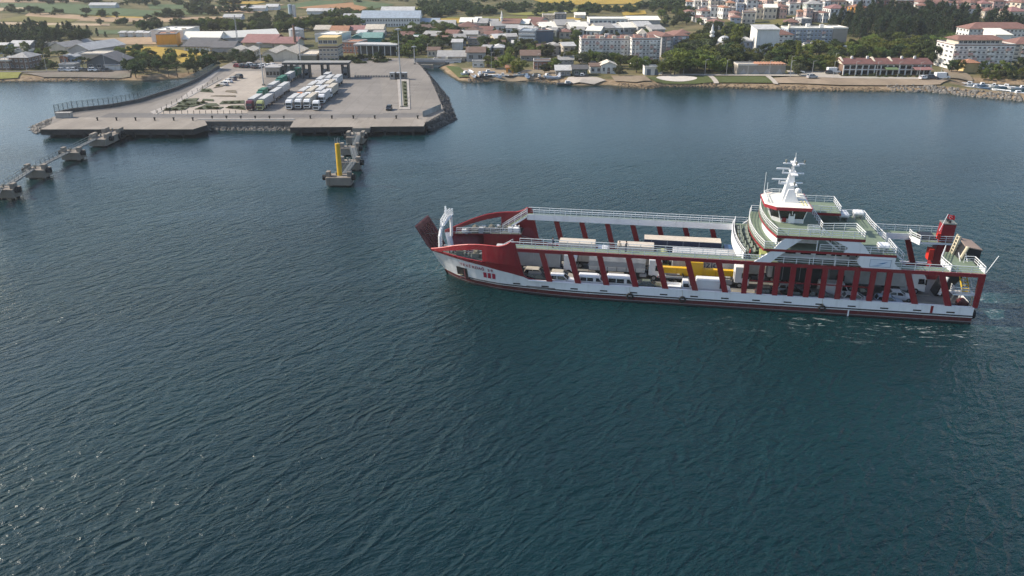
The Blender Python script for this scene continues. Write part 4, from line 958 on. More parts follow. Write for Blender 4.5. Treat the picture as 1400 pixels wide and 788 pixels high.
# container booths on the island and small stuff
for i, (px, w) in enumerate(((533, 3.0), (540, 3.2), (548, 3.0))):
    p = flat(px, 109, QZ); t = thing('guard_cabin', ['pale grey cabin left of three behind the parking area', 'dark grey cabin in the middle of three behind the parking area', 'dark cabin next to the tall light mast'][i], 'cabin', tuple(p)); o = MB()
    o.box(0, w * .8, 0, 2.4, 0, 2.5); o.build('cabin_wall', mat(['cabin_pale', 'cabin_dark', 'cabin_mid'][i], [(.30, .29, .27), (.07, .07, .07), (.12, .12, .12)][i], .7, .15), t); o = MB(); o.box(-.1, w * .8 + .1, -.1, 2.5, 2.503, 2.62); o.build('cabin_roof', M_STEEL, t)
    o = MB(); o.box(.5, 1.4, -.05, .01, 1.0, 1.9); o.build('window', M_DGLS, t)
# barrier of blocks behind the truck park
for i in range(14):
    p = flat(486 + i * 3.6, 106, QZ); o = MB(); o.extr([(-.45, -.3, 0), (.45, -.3, 0), (.3, -.1, .8), (-.3, -.1, .8)], (0, .5, 0)); ob = o.build('barrier_block', mat('block_dark', (.16, .15, .14), .9, .2, rnd=.3)); ob.location = p
    tag(ob, 'small concrete barrier block in the row right of the toll canopy', 'barrier', 'barrier blocks beside the toll canopy')
# ------------------------------------------------------------------ vehicles
M_TYRE = mat('tyre', (.015, .015, .015), .85, .2); M_RIM = mat('rim', (.30, .31, .32), .4, .1, metal=.6)
M_HL = mat('headlamp', (.65, .65, .62), .2, .05); M_TL = mat('tail_lamp', (.35, .01, .01), .3, .05); M_TRIM = mat('black_trim', (.02, .02, .02), .6, .1)
PAINT = {'white': (.72, .72, .72), 'silver': (.36, .37, .38), 'grey': (.14, .145, .15), 'dark': (.035, .04, .045), 'black': (.012, .012, .013), 'beige': (.42, .38, .31), 'blue': (.04, .10, .22), 'paleblue': (.36, .44, .55), 'red': (.38, .03, .03),
         'yellow': (.66, .38, .01), 'lime': (.36, .38, .15), 'maroon': (.13, .025, .035), 'green': (.02, .13, .085), 'tarp': (.30, .31, .32), 'tarpw': (.42, .425, .42), 'navy': (.025, .035, .07), 'orange': (.58, .20, .02), 'olive': (.10, .115, .085), 'cream': (.50, .44, .36)}
def paint(c): return mat('paint_' + c, PAINT[c], .32 if c not in ('tarp', 'tarpw') else .75, .06, .5)
def tarp(c): return mat('canvas_' + c, PAINT[c], .75, .14, .8, stain=.15)
WHEELS = {}
def wheel_mesh(r, w):
    k = (r, w)
    if k not in WHEELS:
        o = MB(); o.lathe([(r * .55, -w / 2), (r * .95, -w / 2), (r, -w * .3), (r, w * .3), (r * .95, w / 2), (r * .55, w / 2)], 12, (0, 0, 0), 0, 'y'); o.lathe([(.03, -w / 2 - .01), (r * .56, -w / 2 - .005), (r * .56, w / 2 + .005), (.03, w / 2 + .01)], 10, (0, 0, 0), 1, 'y')
        WHEELS[k] = o.mesh('wheel', [M_TYRE, M_RIM])
    return WHEELS[k]
def wheels(t, xs, r, w, track):
    for x in xs:
        for s in (-1, 1): link('wheel', wheel_mesh(r, w), t, (x, s * (track / 2 - w / 2), r))
CARS = {'sedan': dict(L=4.55, W=1.80, H=1.45, low=[(0, .82, .72), (.12, .93, .93), (.9, 1, .98), (3.1, 1, .93), (3.45, .99, .91), (4.25, .92, .76), (4.55, .78, .60)], gb=(.55, 3.35), gt=(1.30, 2.55)),
        'hatch': dict(L=4.1, W=1.75, H=1.50, low=[(0, .86, .78), (.08, .95, .98), (.8, 1, .99), (2.8, 1, .95), (3.1, .99, .93), (3.85, .92, .78), (4.1, .78, .62)], gb=(.1, 3.05), gt=(.45, 2.25)),
        'suv': dict(L=4.5, W=1.88, H=1.72, low=[(0, .88, .9), (.08, .96, 1.1), (.8, 1, 1.12), (3.05, 1, 1.08), (3.35, .99, 1.06), (4.25, .94, .92), (4.5, .82, .7)], gb=(.12, 3.3), gt=(.45, 2.55))}
def car(kind, colour, loc, rz, label, group=None, roofc=None):
    """length along +x, nose at +x"""
    c = CARS[kind]; L, W, H = c['L'], c['W'], c['H']; t = thing('car', label, 'car', loc, rz, group); hw = W / 2; ox = -L / 2
    o = MB(); rings = []
    for x, wf, zt in c['low']:
        w = hw * wf; zb = .24
        rings.append([(ox + x, -w * .93, zb), (ox + x, w * .93, zb), (ox + x, w, (zb + zt) * .5), (ox + x, w * .93, zt), (ox + x, -w * .93, zt), (ox + x, -w, (zb + zt) * .5)])
    o.loft(rings); body = o.build('body', paint(colour), t, smooth=False); smooth_mod(body, .05, 2)
    def belt(x): return lerp_tab([(a, b) for a, _, b in c['low']], x) - .02
    b0, b1 = c['gb']; t0, t1 = c['gt']; wb, wt = hw * .90, hw * .74
    lo = [(ox + b0, -wb, belt(b0)), (ox + b1, -wb, belt(b1)), (ox + b1, wb, belt(b1)), (ox + b0, wb, belt(b0))]; hi = [(ox + t0, -wt, H - .05), (ox + t1, -wt, H - .05), (ox + t1, wt, H - .05), (ox + t0, wt, H - .05)]
    o = MB(); o.frust(lo, hi); o.build('window_glass', M_DGLS, t)
    o = MB(); e = .03
    r0 = [(ox + t0 - e, -wt - e, H - .05), (ox + t1 + e, -wt - e, H - .05), (ox + t1 + e, wt + e, H - .05), (ox + t0 - e, wt + e, H - .05)]; r1 = [(ox + t0 + .1, -wt + .08, H + .01), (ox + t1 - .1, -wt + .08, H + .01), (ox + t1 - .1, wt - .08, H + .01), (ox + t0 + .1, wt - .08, H + .01)]
    o.frust(r0, r1)
    for a, b in zip(lo, hi): o.bar(a, b, .045)
    xm = (t0 + t1) / 2 + .05
    for s in (-1, 1): o.bar((ox + xm, s * wb, belt(xm)), (ox + xm - .05, s * wt, H - .05), .045)
    o.build('roof', paint(roofc or colour), t)
    wheels(t, (ox + .78, ox + L - .85), .32, .21, W + .02)
    for s in (-1, 1):
        o = MB(); o.box(ox + L - .22, ox + L - .10, s * hw * .62 - .16, s * hw * .62 + .16, .60, .72); o.build('headlight', M_HL, t)
        o = MB(); o.box(ox - .02, ox + .08, s * hw * .68 - .12, s * hw * .68 + .12, .70, .90); o.build('taillight', M_TL, t)
        o = MB(); o.box(ox + b1 - .55, ox + b1 - .40, s * hw * 1.0 - .09, s * hw * 1.0 + .09, belt(b1), belt(b1) + .14); o.build('mirror', paint(colour), t)
    o = MB(); o.box(ox + L - .12, ox + L + .02, -hw * .6, hw * .6, .28, .45); o.build('bumper', M_TRIM, t)
    return t
def van(colour, loc, rz, label, L=5.4, W=1.98, H=2.35, windows=0, pickup=False, group=None):
    t = thing('pickup' if pickup else 'van', label, 'pickup truck' if pickup else 'van', loc, rz, group); hw = W / 2; ox = -L / 2; o = MB()
    if pickup:
        pr = [(L - 1.9, .35), (L, .35), (L, .95), (L - .5, 1.15), (L - .95, H), (L - 1.8, H), (L - 1.9, 1.0)]
    else:
        pr = [(0, .35), (L, .35), (L, .95), (L - .75, 1.2), (L - 1.35, H - .1), (L - 1.7, H), (.1, H), (0, H - .15)]
    rings = [[(ox + x, s * hw * (1 if abs(s) < .95 else .94), z if abs(s) < .95 else min(z, H) - (.08 if z > 1.3 else 0)) for x, z in pr] for s in (-1, -.9, .9, 1)]
    o.loft(rings); b_ = o.build('body', paint(colour), t); smooth_mod(b_, .05, 2)
    k = L - .95 if pickup else L - 1.35
    o = MB(); x0, x1 = (ox + L - .52, ox + L - .93) if pickup else (ox + L - .78, ox + L - 1.32); z1 = H - .2
    o.face([(x0 + .03, -hw * .8, 1.26), (x0 + .03, hw * .8, 1.26), (x1 + .03, hw * .76, z1), (x1 + .03, -hw * .76, z1)]); o.build('windshield', M_DGLS, t, fixn=False)
    for s in (-1, 1):
        o = MB(); y = s * hw * 1.005; q = [(ox + L - 1.75, y, 1.2), (ox + L - .95, y, 1.2), (ox + L - 1.35, y, z1), (ox + L - 1.75, y, z1)]
        if pickup: q = [(ox + L - 1.7, y, 1.15), (ox + L - .75, y, 1.15), (ox + L - 1.02, y, z1), (ox + L - 1.7, y, z1)]
        o.face(q); o.build('side_window', M_DGLS, t, fixn=False)
        for i in range(windows):
            o = MB(); xx = ox + .35 + i * (L - 2.4) / max(1, windows); o.box(xx, xx + (L - 2.4) / windows - .15, min(y, y * .99), max(y, y * .99) , 1.2, z1); o.build('side_window', M_DGLS, t)
        o = MB(); o.box(ox + L - .16, ox + L + .01, s * hw * .7 - .16, s * hw * .7 + .16, .72, .92); o.build('headlight', M_HL, t)
        o = MB(); o.box(ox - .02, ox + .05, s * hw * .85 - .08, s * hw * .85 + .08, .8, 1.2); o.build('taillight', M_TL, t)
    if pickup:
        o = MB(); o.box(ox, ox + L - 2.0, -hw, hw, .55, .68); 
        for e in ((ox, ox + L - 2.0, -hw, -hw + .06), (ox, ox + L - 2.0, hw - .06, hw), (ox, ox + .06, -hw, hw), (ox + L - 2.06, ox + L - 2.0, -hw, hw)): o.box(e[0], e[1], e[2], e[3], .68, 1.1)
        o.build('load_bed', paint(colour), t)
    wheels(t, (ox + .95, ox + L - .9), .35, .23, W + .02); return t
def tractor(t, x, cabc, W=2.45, H=3.6):
    """cab-over tractor whose nose is at x"""
    hw = W / 2; o = MB(); pr = [(x - 2.2, .95), (x, .45), (x + .02, 1.5), (x - .12, 2.75), (x - .55, H - .15), (x - 1.0, H), (x - 2.2, H)]
    o.loft([[(a, s * hw * (1 if abs(s) < .95 else .95), z - (.12 if abs(s) > .95 and z > 3 else 0)) for a, z in pr] for s in (-1, -.88, .88, 1)]); c = o.build('cab', paint(cabc), t); smooth_mod(c, .06, 2)
    o = MB(); o.face([(x + .035, -hw * .88, 1.72), (x + .035, hw * .88, 1.72), (x - .10, hw * .86, 2.72), (x - .10, -hw * .86, 2.72)]); o.build('windshield', M_DGLS, c, fixn=False)
    o = MB(); o.box(x - .02, x + .06, -hw * .75, hw * .75, .75, 1.45); o.build('grille', M_TRIM, c)
    for s in (-1, 1):
        o = MB(); y = s * (hw + .01); o.face([(x - 1.15, y, 1.75), (x - .22, y, 1.75), (x - .38, y, 2.6), (x - 1.15, y, 2.6)]); o.build('side_window', M_DGLS, c, fixn=False)
        o = MB(); o.box(x - .04, x + .06, s * hw * .78 - .2, s * hw * .78 + .2, .55, .78); o.build('headlight', M_HL, c)
        o = MB(); o.box(x - .2, x - .02, s * (hw + .22) - .1, s * (hw + .22) + .1, 1.75, 2.6); o.build('mirror', M_TRIM, c)
    o = MB(); o.box(x - 6.1, x - .5, -.5, .5, .65, .95); o.build('chassis', M_TRIM, t)
    for s in (-1, 1): o = MB(); o.box(x - 3.6, x - 2.5, s * .8 - .3, s * .8 + .3, .5, 1.1); o.build('fuel_tank', M_STEEL, t)
    wheels(t, (x - 1.35, x - 5.0), .5, .36, W)
def truck(cabc, load, loc, rz, label, group=None, L=16.0, bodyc='tarp', topc=None, rigid=False, H=3.95):
    """nose at +x end, centred on x"""
    t = thing('truck', label, 'truck', loc, rz, group); W = 2.5; hw = W / 2; x1 = L / 2; x0 = -L / 2; tractor(t, x1, cabc)
    xe = x1 - 2.6 if rigid else x1 - 2.75
    o = MB(); o.box(x0, xe - .2, -.55, .55, .95, 1.15); o.build('trailer_chassis', M_TRIM, t)
    if load == 'box':
        o = MB(); o.box(x0, xe, -hw, hw, 1.2, H); tr = o.build('trailer_box', tarp(bodyc), t); smooth_mod(tr, .04)
        o = MB(); o.box(x0 + .05, xe - .05, -hw + .05, hw - .05, H + .003, H + .05); o.build('trailer_roof', tarp(topc or 'tarpw'), t)
        o = MB(); o.box(x0 - .01, xe + .01, -hw - .012, hw + .012, 1.16, 1.3); o.build('side_beam', M_TRIM, t)
        for k in range(int((xe - x0) / 2.6)):
            for s in (-1, 1): o = MB(); xx = x0 + 1.2 + k * 2.6; o.box(xx, xx + .07, s * hw - .02, s * hw + .02, 1.3, H - .05); o.build('side_post', M_STEEL, tr)
    elif load == 'tarp':
        o = MB(); o.box(x0, xe, -hw, hw, 1.2, 1.32); o.build('load_floor', M_TRIM, t)
        for s in (-1, 1):
            n = max(3, int((xe - x0) / 1.5))
            for k in range(n):
                xx = x0 + (xe - x0) * k / n; o = MB(); o.box(xx + .04, xx + (xe - x0) / n - .04, s * hw - .03, s * hw + .03, 1.32, 1.95); o.build('side_board', tarp('tarpw'), t)
        o = MB(); n = max(4, int((xe - x0) / 1.1)); rings = []
        rgt = random.Random(label)
        for k in range(n + 1):
            xx = x0 + (xe - x0) * k / n; d = .08 * (k % 2) + rgt.uniform(0, .08); hh = H - .3 - d
            rings.append([(xx, -hw * .99, 1.96), (xx, hw * .99, 1.96), (xx, hw * (.98 - d * .2), 2.9), (xx, hw * .8, hh), (xx, 0, hh + .25), (xx, -hw * .8, hh), (xx, -hw * (.98 - d * .2), 2.9)])
        o.loft(rings); o.build('tarpaulin', tarp(bodyc), t, smooth=False)
    elif load == 'container':
        o = MB(); n = int((xe - x0) / .4); 
        for s in (-1, 1):
            for k in range(n): xx = x0 + (xe - x0) * k / n; o.box(xx + .08, xx + .25, s * hw - .03, s * hw + .03, 1.35, H - .1)
        o.box(x0, xe, -hw + .02, hw - .02, 1.2, H); o.build('container', tarp(bodyc), t)
    axles = (x0 + 1.5, x0 + 2.8, x0 + 4.1) if L > 13 else (x0 + 1.6,) if rigid else (x0 + 1.4, x0 + 2.7)
    wheels(t, axles, .48, .36, W)
    for s in (-1, 1): o = MB(); o.box(x0 - .06, x0, s * .95 - .2, s * .95 + .2, .95, 1.1); o.build('taillight', M_TL, t)
    return t
# --- on the ferry: everything faces the stern
def fv_(u, v): return tuple(on_ship(u, v, DECK + .012))
RZ = -TH
GV = 'vehicles on the ferry'
car('suv', 'dark', fv_(64.0, 2.0), RZ, 'dark grey estate car nearest the bow on the ferry', GV)
car('suv', 'beige', fv_(64.6, 4.1), RZ, 'pale beige car behind the dark estate near the ferry bow', GV)
car('suv', 'white', fv_(60.4, 2.0), RZ, 'white hatchback at the ferry rail with dark windows, second from the bow', GV, 'white')
car('hatch', 'beige', fv_(60.6, 4.1), RZ, 'silver beige hatchback behind the white one near the ferry bow', GV)
van('white', fv_(55.5, 2.0), RZ, 'small white window van at the ferry rail', 4.5, 1.85, 1.95, 2, group=GV)
van('white', fv_(50.9, 2.0), RZ, 'white minibus at the ferry rail left of the olive car', 4.9, 1.9, 2.05, 2, group=GV)
car('sedan', 'olive', fv_(46.8, 2.2), RZ, 'dark olive car squeezed beside the white tractor cab', GV)
van('white', fv_(42.3, 2.1), RZ, 'white pickup with an open load bed at the ferry rail', 4.9, 1.85, 1.9, 0, True, GV)
van('white', fv_(37.0, 2.2), RZ, 'white panel van at the ferry rail below the yellow load', 5.3, 2.0, 2.4, 0, group=GV)
car('hatch', 'dark', fv_(28.6, 2.0), RZ, 'dark hatchback behind the third upright pillar', GV)
car('hatch', 'silver', fv_(25.2, 4.3), RZ, 'silver car behind the black car under the passenger deck', GV)
car('sedan', 'black', fv_(24.6, 2.0), RZ, 'black car at the rail under the passenger deck', GV)
car('hatch', 'grey', fv_(20.9, 2.1), RZ, 'grey car with a beige roof box under the passenger deck', GV)
van('white', fv_(18.5, 4.4), RZ, 'white van in the second lane under the sign board', 5.0, 1.95, 2.2, 0, group=GV)
car('hatch', 'white', fv_(15.9, 2.0), RZ, 'white hatchback at the rail below the sign board', GV)
car('hatch', 'paleblue', fv_(11.3, 1.9), RZ, 'pale blue white car at the rail near the ferry stern', GV)
car('sedan', 'white', fv_(9.4, 4.2), RZ, 'white sedan parked slightly askew, last car before the ferry stern', GV).rotation_euler.z = RZ - .05
car('suv', 'black', fv_(14.8, 4.5), RZ, 'black car half hidden behind the white hatchback', GV)
VL = (7.6, 10.6, 13.6, 16.3)
truck('white', 'box', fv_(65.2, VL[0] - .4), RZ, 'grey canvas semi-trailer truck at the ferry bow with white cab', GV, 13.6, 'tarp', 'tarpw')
truck('white', 'tarp', fv_(50.6, VL[0] - .6), RZ, 'white truck with sagging grey tarpaulin over slatted sides', GV, 11.8, 'tarp')
def crane_truck():
    t = truck('white', 'none', fv_(38.4, 6.0), RZ, 'low loader carrying a long yellow crane on the ferry', GV, 14.0)
    o = MB(); o.box(-7, 4.2, -1.2, 1.2, 1.05, 1.35); o.build('load_bed', M_STEEL, t)
    o = MB(); o.box(-6.4, 4.6, -1.0, -.2, 1.8, 2.75); o.box(-3.6, 3.0, -.9, 0, 1.5, 1.8); o.build('crane_boom', paint('yellow'), t)
    o = MB(); o.box(-2.2, -.1, -1.15, .9, 1.4, 3.95); b_ = o.build('crane_housing', paint('yellow'), t); smooth_mod(b_, .08)
    for k in range(5): o = MB(); o.box(-6.2 + k * 2.0, -6.1 + k * 2.0, -1.04, -.98, 1.8, 2.75); o.build('boom_rib', mat('paint_amber', (.55, .28, .01), .5, .1), t)
    o = MB(); o.bar((-3.0, -1.1, 1.35), (-3.2, -1.1, 1.9), .12, 6); o.build('outrigger', M_BLK, t)
crane_truck()
t = truck('white', 'box', fv_(34.6, 9.4), RZ, 'white semi-trailer with large dark blue lettering behind the yellow crane', GV, 17.2, 'tarpw', 'tarpw', H=4.2)
tm = text_mesh('uzler', 1.7); tm.materials.append(mat('letter_navy', (.02, .03, .10), .6, .05)); ob = link('lettering', tm, t, (-4.1, -1.275, 1.9)); ob.rotation_euler = (math.pi / 2, 0, 0)
truck('grey', 'box', fv_(22.2, 7.6), RZ, 'dark grey truck deep under the passenger deck', GV, 10.5, 'dark', 'tarp')
truck('white', 'container', fv_(12.6, 7.9), RZ, 'white ribbed container truck facing the ferry stern', GV, 15.5, 'tarpw', 'tarpw')
truck('white', 'box', fv_(57.5, VL[1]), RZ, 'cream topped trailer truck in the middle lane near the ferry bow', GV, 8.6, 'cream', 'cream', True, 4.4)
truck('lime', 'box', fv_(47.9, VL[1]), RZ, 'cream topped truck with lime cab in the middle lane', GV, 8.6, 'cream', 'cream', True, 4.4)
truck('blue', 'box', fv_(40.2, VL[2] + .6), RZ, 'long navy sided trailer truck with pale roof in the far lane', GV, 15.4, 'navy', 'cream', False, 4.5)
truck('white', 'tarp', fv_(12.6, VL[2] - .6), RZ, 'truck under a white tarpaulin in the far lane near the stern', GV, 11.0, 'tarpw', rigid=True)
truck('white', 'box', fv_(16.5, VL[1] + .1), RZ, 'white box truck in the middle lane near the stern', GV, 10.5, 'tarpw', 'tarpw', True)
# --- trucks on the quay, noses toward the camera
GQ = 'trucks parked on the quay'
RQ = -math.pi / 2
def qt(px, py, cabc, load, bodyc, label, L=15.0, topc=None, rigid=False, dx=0.0):
    p = flat(px, py, QZ); truck(cabc, load, (p.x + dx, p.y + L / 2, QZ + .02), RQ, label, GQ, L, bodyc, topc, rigid).scale = (1, .84, .86)
qt(341, 152, 'maroon', 'box', 'tarp', 'truck with dark red cab and grey trailer, front left of the parked trucks', 13)
qt(355.5, 152, 'lime', 'box', 'tarp', 'truck with yellow green cab and grey trailer, second from left in front', 13)
qt(370, 141.5, 'grey', 'box', 'tarp', 'grey covered truck right behind the yellow green cab', 13)
qt(381, 133, 'white', 'box', 'tarpw', 'pale covered truck with white cab at the right of the left block', 13)
qt(355, 138.5, 'green', 'box', 'green', 'low green covered truck behind the dark red cab', 8, 'green', True)
qt(368, 131, 'grey', 'box', 'tarp', 'grey covered truck behind the low green one', 12)
qt(380, 121, 'green', 'box', 'green', 'green covered truck in the middle of the left block', 11, 'green')
qt(391.5, 115, 'grey', 'box', 'tarp', 'grey covered truck ahead of the rearmost green one', 11)
qt(400, 109.5, 'green', 'box', 'green', 'rearmost green covered truck beside the customs annex', 12, 'green')
cols = [(395, 151, [('white', 'tarpw', 'white box truck at the left front of the middle block', 13), ('orange', 'tarpw', 'white truck with orange cab second in the left column of the middle block', 12), ('white', 'cream', 'cream truck third in the left column of the middle block', 12), ('white', 'tarpw', 'white truck fourth in the left column of the middle block', 12), ('grey', 'tarp', 'grey truck at the far end of the left column of the middle block', 9)]),
        (407.5, 150, [('white', 'tarpw', 'white box truck second from left at the front of the middle block', 12), ('white', 'beige', 'beige truck second in its column behind the white box truck', 14), ('white', 'tarpw', 'white truck third in the second column of the middle block', 13), ('white', 'tarpw', 'white truck at the far end of the second column', 12)]),
        (419.5, 150, [('white', 'beige', 'truck with white cab under an orange visor, front of the middle block', 14), ('white', 'tarpw', 'white truck second in the column behind the orange visor', 13), ('white', 'beige', 'beige truck third in the column behind the orange visor', 13), ('white', 'tarpw', 'white truck at the far end of the column behind the orange visor', 12)]),
        (432, 152, [('white', 'none', 'bare white tractor unit at the right front of the middle block', 6.2)]),
        (439.5, 143, [('white', 'tarpw', 'white box truck on the right side of the middle block', 10), ('white', 'beige', 'beige truck behind the rightmost white box truck', 13)])]
for px, py, L_ in cols:
    p = flat(px, py, QZ); y = p.y
    for cabc, bodyc, lab, ln in L_:
        truck(cabc, 'none' if bodyc == 'none' else 'box', (p.x, y + ln / 2, QZ + .02), RQ, lab, GQ, ln, bodyc if bodyc != 'none' else 'tarp', 'tarpw' if bodyc != 'beige' else 'beige', ln < 11).scale = (1, .84, .86); y += ln + 1.6
car('hatch', 'black', tuple(flat(532, 150.5, QZ + .02)), RQ, 'black car alone on the empty right part of the quay', 'cars on the quay')
for px, py, k, c, rz, lab in ((312, 113, 'sedan', 'white', 2.5, 'white car parked at the top of the plaza'), (318, 110, 'hatch', 'grey', 2.5, 'grey car next to the white one at the top of the plaza'), (306, 117, 'sedan', 'silver', 2.5, 'silver car parked lowest at the plaza edge'), (326, 107, 'suv', 'dark', 2.5, 'dark car parked uppermost at the plaza edge')):
    car(k, c, tuple(flat(px, py, QZ + .03)), rz, lab, 'cars on the quay')
rgc = random.Random(11)
ci = 0
for i in range(13):
    px = 326 + i * 5.9; py = 92.5 + rgc.uniform(-1.5, 1.2); c = rgc.choice(['white', 'silver', 'dark', 'white', 'grey', 'blue', 'black', 'red'])
    p = flat(px, py, QZ + .02); car(rgc.choice(['sedan', 'hatch', 'suv']), c, tuple(p), rgc.uniform(-.3, .3) + (math.pi / 2 if i % 3 else 0), '%s car in the car park behind the quay, %s from the left' % (c, ['first', 'second', 'third', 'fourth', 'fifth', 'sixth', 'seventh', 'eighth', 'ninth', 'tenth', 'eleventh', 'twelfth', 'thirteenth'][i]), 'cars in the car park behind the quay')
# ------------------------------------------------------------------ fields, lawns, paths (flat sheets draped on the ground)
def field_material(name, c, stripe=0.0, var=.25):
    if name in MATS: return MATS[name]
    m, nt, b = new_mat(name); l = nt.links
    geo = nt.nodes.new('ShaderNodeNewGeometry'); pos = geo.outputs['Position']
    mp = nt.nodes.new('ShaderNodeMapping'); mp.inputs['Rotation'].default_value = (0, 0, .5); mp.inputs['Scale'].default_value = (1, .18, 1); l.new(pos, mp.inputs['Vector'])
    a = noise(nt, mp.outputs[0], .12, 5, .65); f = noise(nt, pos, .5, 5, .7); g = noise(nt, pos, .018, 4, .6)
    cc = ramp(nt, a, [(.3, tuple(q * (1 - var) for q in c)), (.7, tuple(q * (1 + var) for q in c))])
    cc = mixc(nt, .35, cc, ramp(nt, f, [(.3, tuple(q * .6 for q in c)), (.7, tuple(q * 1.3 for q in c))]))
    cc = mixc(nt, maprange(nt, g, .5, .7, 0, .5), cc, (c[0] * .7, c[1] * .85, c[2] * .7))
    l.new(cc, b.inputs['Base Color']); b.inputs['Roughness'].default_value = .95; b.inputs['Specular IOR Level'].default_value = .1
    MATS[name] = m; return m
NF = [0]
def drape(name, pts, m, lift=None, sub=8, kind='structure'):
    """polygon of ground points, cut fine and laid on the terrain"""
    NF[0] += 1; lift = (.14 + NF[0] * .008) if lift is None else lift
    bm = bmesh.new(); bm.faces.new([bm.verts.new((p[0], p[1], 0)) for p in pts])
    bmesh.ops.triangulate(bm, faces=bm.faces); bmesh.ops.subdivide_edges(bm, edges=bm.edges, cuts=sub, use_grid_fill=True)
    co = np.array([v.co for v in bm.verts]); z = G(co[:, 0], co[:, 1])
    for v, q in zip(bm.verts, z): v.co.z = float(q) + lift
    me = bpy.data.meshes.new(name); bm.to_mesh(me); bm.free(); me.materials.append(m); o = link(name, me)
    return tag(o, kind=kind)
def pxy(L): return [tuple(at(x, y))[:2] for x, y in L]
FC = {'tan': (.31, .225, .145), 'ltan': (.36, .28, .19), 'green': (.085, .115, .055), 'olive': (.15, .135, .05), 'gold': (.34, .235, .05), 'rust': (.29, .165, .085), 'ygreen': (.20, .20, .06), 'dgreen': (.05, .075, .03)}
for c, q in [('tan', [(-10, -2), (110, -2), (110, 3), (-10, 4)]), ('green', [(-10, 4.5), (95, 5), (200, 15), (200, 23), (120, 20.5), (60, 16.5), (-10, 9)]), ('ltan', [(-10, 11.5), (35, 10.5), (40, 13), (-10, 16)]), ('tan', [(40, 17.5), (112, 21.5), (200, 24.5), (200, 31), (130, 30), (30, 25)]),
             ('olive', [(30, 22), (110, 27), (92, 32), (-10, 29)]), ('ltan', [(-10, 30.5), (150, 33), (150, 36), (-10, 34)]), ('olive', [(-10, 35), (90, 35), (80, 41), (-10, 43)]), ('gold', [(112, 21), (200, 24), (200, 25.5), (114, 22.5)]), ('green', [(130, 41.5), (206, 43), (206, 47), (130, 47)]),
             ('tan', [(125, 53), (212, 51), (214, 61), (140, 62)]), ('gold', [(165, 65), (214, 64.5), (282, 74), (275, 88), (195, 83), (176, 76)]), ('green', [(200, 6), (330, 8), (330, 13), (205, 13)]), ('green', [(180, 14.5), (260, 14.5), (300, 19.5), (190, 22)]), ('tan', [(202, 24.5), (330, 23), (330, 30), (202, 31)]),
             ('tan', [(280, 10), (390, 6), (352, 19), (290, 16)]), ('gold', [(310, 3), (372, 2), (350, 6), (312, 6)]), ('green', [(372, 12), (430, 1), (480, 3), (420, 12)]), ('rust', [(405, 11), (480, 4), (512, 10), (500, 15), (440, 15)]), ('green', [(482, 0), (540, 7), (512, 12.5), (484, 7)]),
             ('rust', [(510, 16), (530, 15.5), (536, 21.5), (512, 21)]), ('tan', [(375, 25), (450, 22), (450, 30), (380, 30)]), ('gold', [(592, 26), (738, 26), (800, 24), (780, 33), (700, 36), (640, 35)]), ('ygreen', [(610, 24.5), (738, 23.5), (738, 25), (612, 25.5)]),
             ('gold', [(720, -2), (885, -2), (866, 6), (790, 7), (740, 4)]), ('ygreen', [(655, 11), (676, 10.5), (676, 14), (652, 14)]), ('gold', [(850, 17), (882, 15), (884, 20), (852, 22)]), ('ygreen', [(690, 20), (790, 12), (800, 16), (720, 22)]), ('gold', [(800, 9), (880, 8), (870, 13), (810, 14)]), ('ygreen', [(560, 12), (640, 6), (650, 9), (580, 16)]), ('olive', [(1000, 39.5), (1040, 31), (1100, 20), (1102, 27), (1040, 41)]), ('ltan', [(1180, 53), (1290, 51), (1290, 57), (1180, 58)]),
             ('ygreen', [(-10, 100.5), (30, 100), (25, 108), (-10, 110)])]:
    drape('field', pxy(q), field_material('field_' + c, FC[c]), sub=7)
M_GRAV = field_material('gravel', (.19, .165, .14)); M_PATH = field_material('pale_path', (.40, .36, .31), 0, .12); M_LAWN = field_material('lawn', (.082, .098, .038)); M_SANDY = field_material('dry_earth', (.255, .20, .145), 0, .35); M_ROAD = field_material('town_road', (.16, .15, .145), 0, .1)
for nm, q, m in [('gravel_lot', [(28, 101), (180, 98), (178, 106.5), (60, 107)], M_GRAV), ('shore_road', [(-10, 99), (180, 97), (180, 98), (-10, 100.3)], M_ROAD), ('dry_ground', [(1058, 108), (1080, 106.5), (1300, 109.5), (1285, 117), (1150, 118), (1060, 115)], M_SANDY), ('dry_ground', [(835, 105), (882, 105), (890, 112), (870, 114), (840, 112.5)], M_SANDY),
                 ('lawn', [(882, 106.5), (968, 105.5), (976, 114), (896, 113.5)], M_LAWN), ('lawn', [(975, 106), (1046, 106), (1057, 115), (983, 114.5)], M_LAWN), ('path', [(967, 105), (974, 105), (983, 115.5), (976, 115.5)], M_PATH), ('path', [(1046, 105.5), (1053, 105.5), (1064, 117), (1057, 116)], M_PATH),
                 ('shore_path', [(900, 102.5), (1080, 103), (1150, 106), (1290, 108.5), (1290, 111), (1150, 108.5), (1080, 105.5), (900, 104.5)], M_PATH), ('car_park', [(1075, 98), (1140, 99), (1150, 106), (1080, 104)], M_PATH), ('slipway', [(777, 107), (815, 107), (828, 111.5), (812, 117), (784, 116), (774, 111.5)], M_PATH),
                 ('lawn', [(609, 92), (628, 93), (641, 107), (627, 108)], M_LAWN), ('yard', [(630, 95), (760, 98), (766, 106.5), (645, 106)], M_SANDY), ('dirt_slope', [(1288, 96), (1316, 99), (1330, 112), (1296, 108)], M_SANDY), ('yard', [(545, 84), (600, 80), (604, 84), (560, 92)], M_ROAD)]:
    drape(nm, pxy(q), m, sub=22)
c0 = at(925, 108.3); e0 = at(953, 108.3); e1 = at(925, 105.3); rx_, ry_ = (e0 - c0).x, (e1 - c0).y
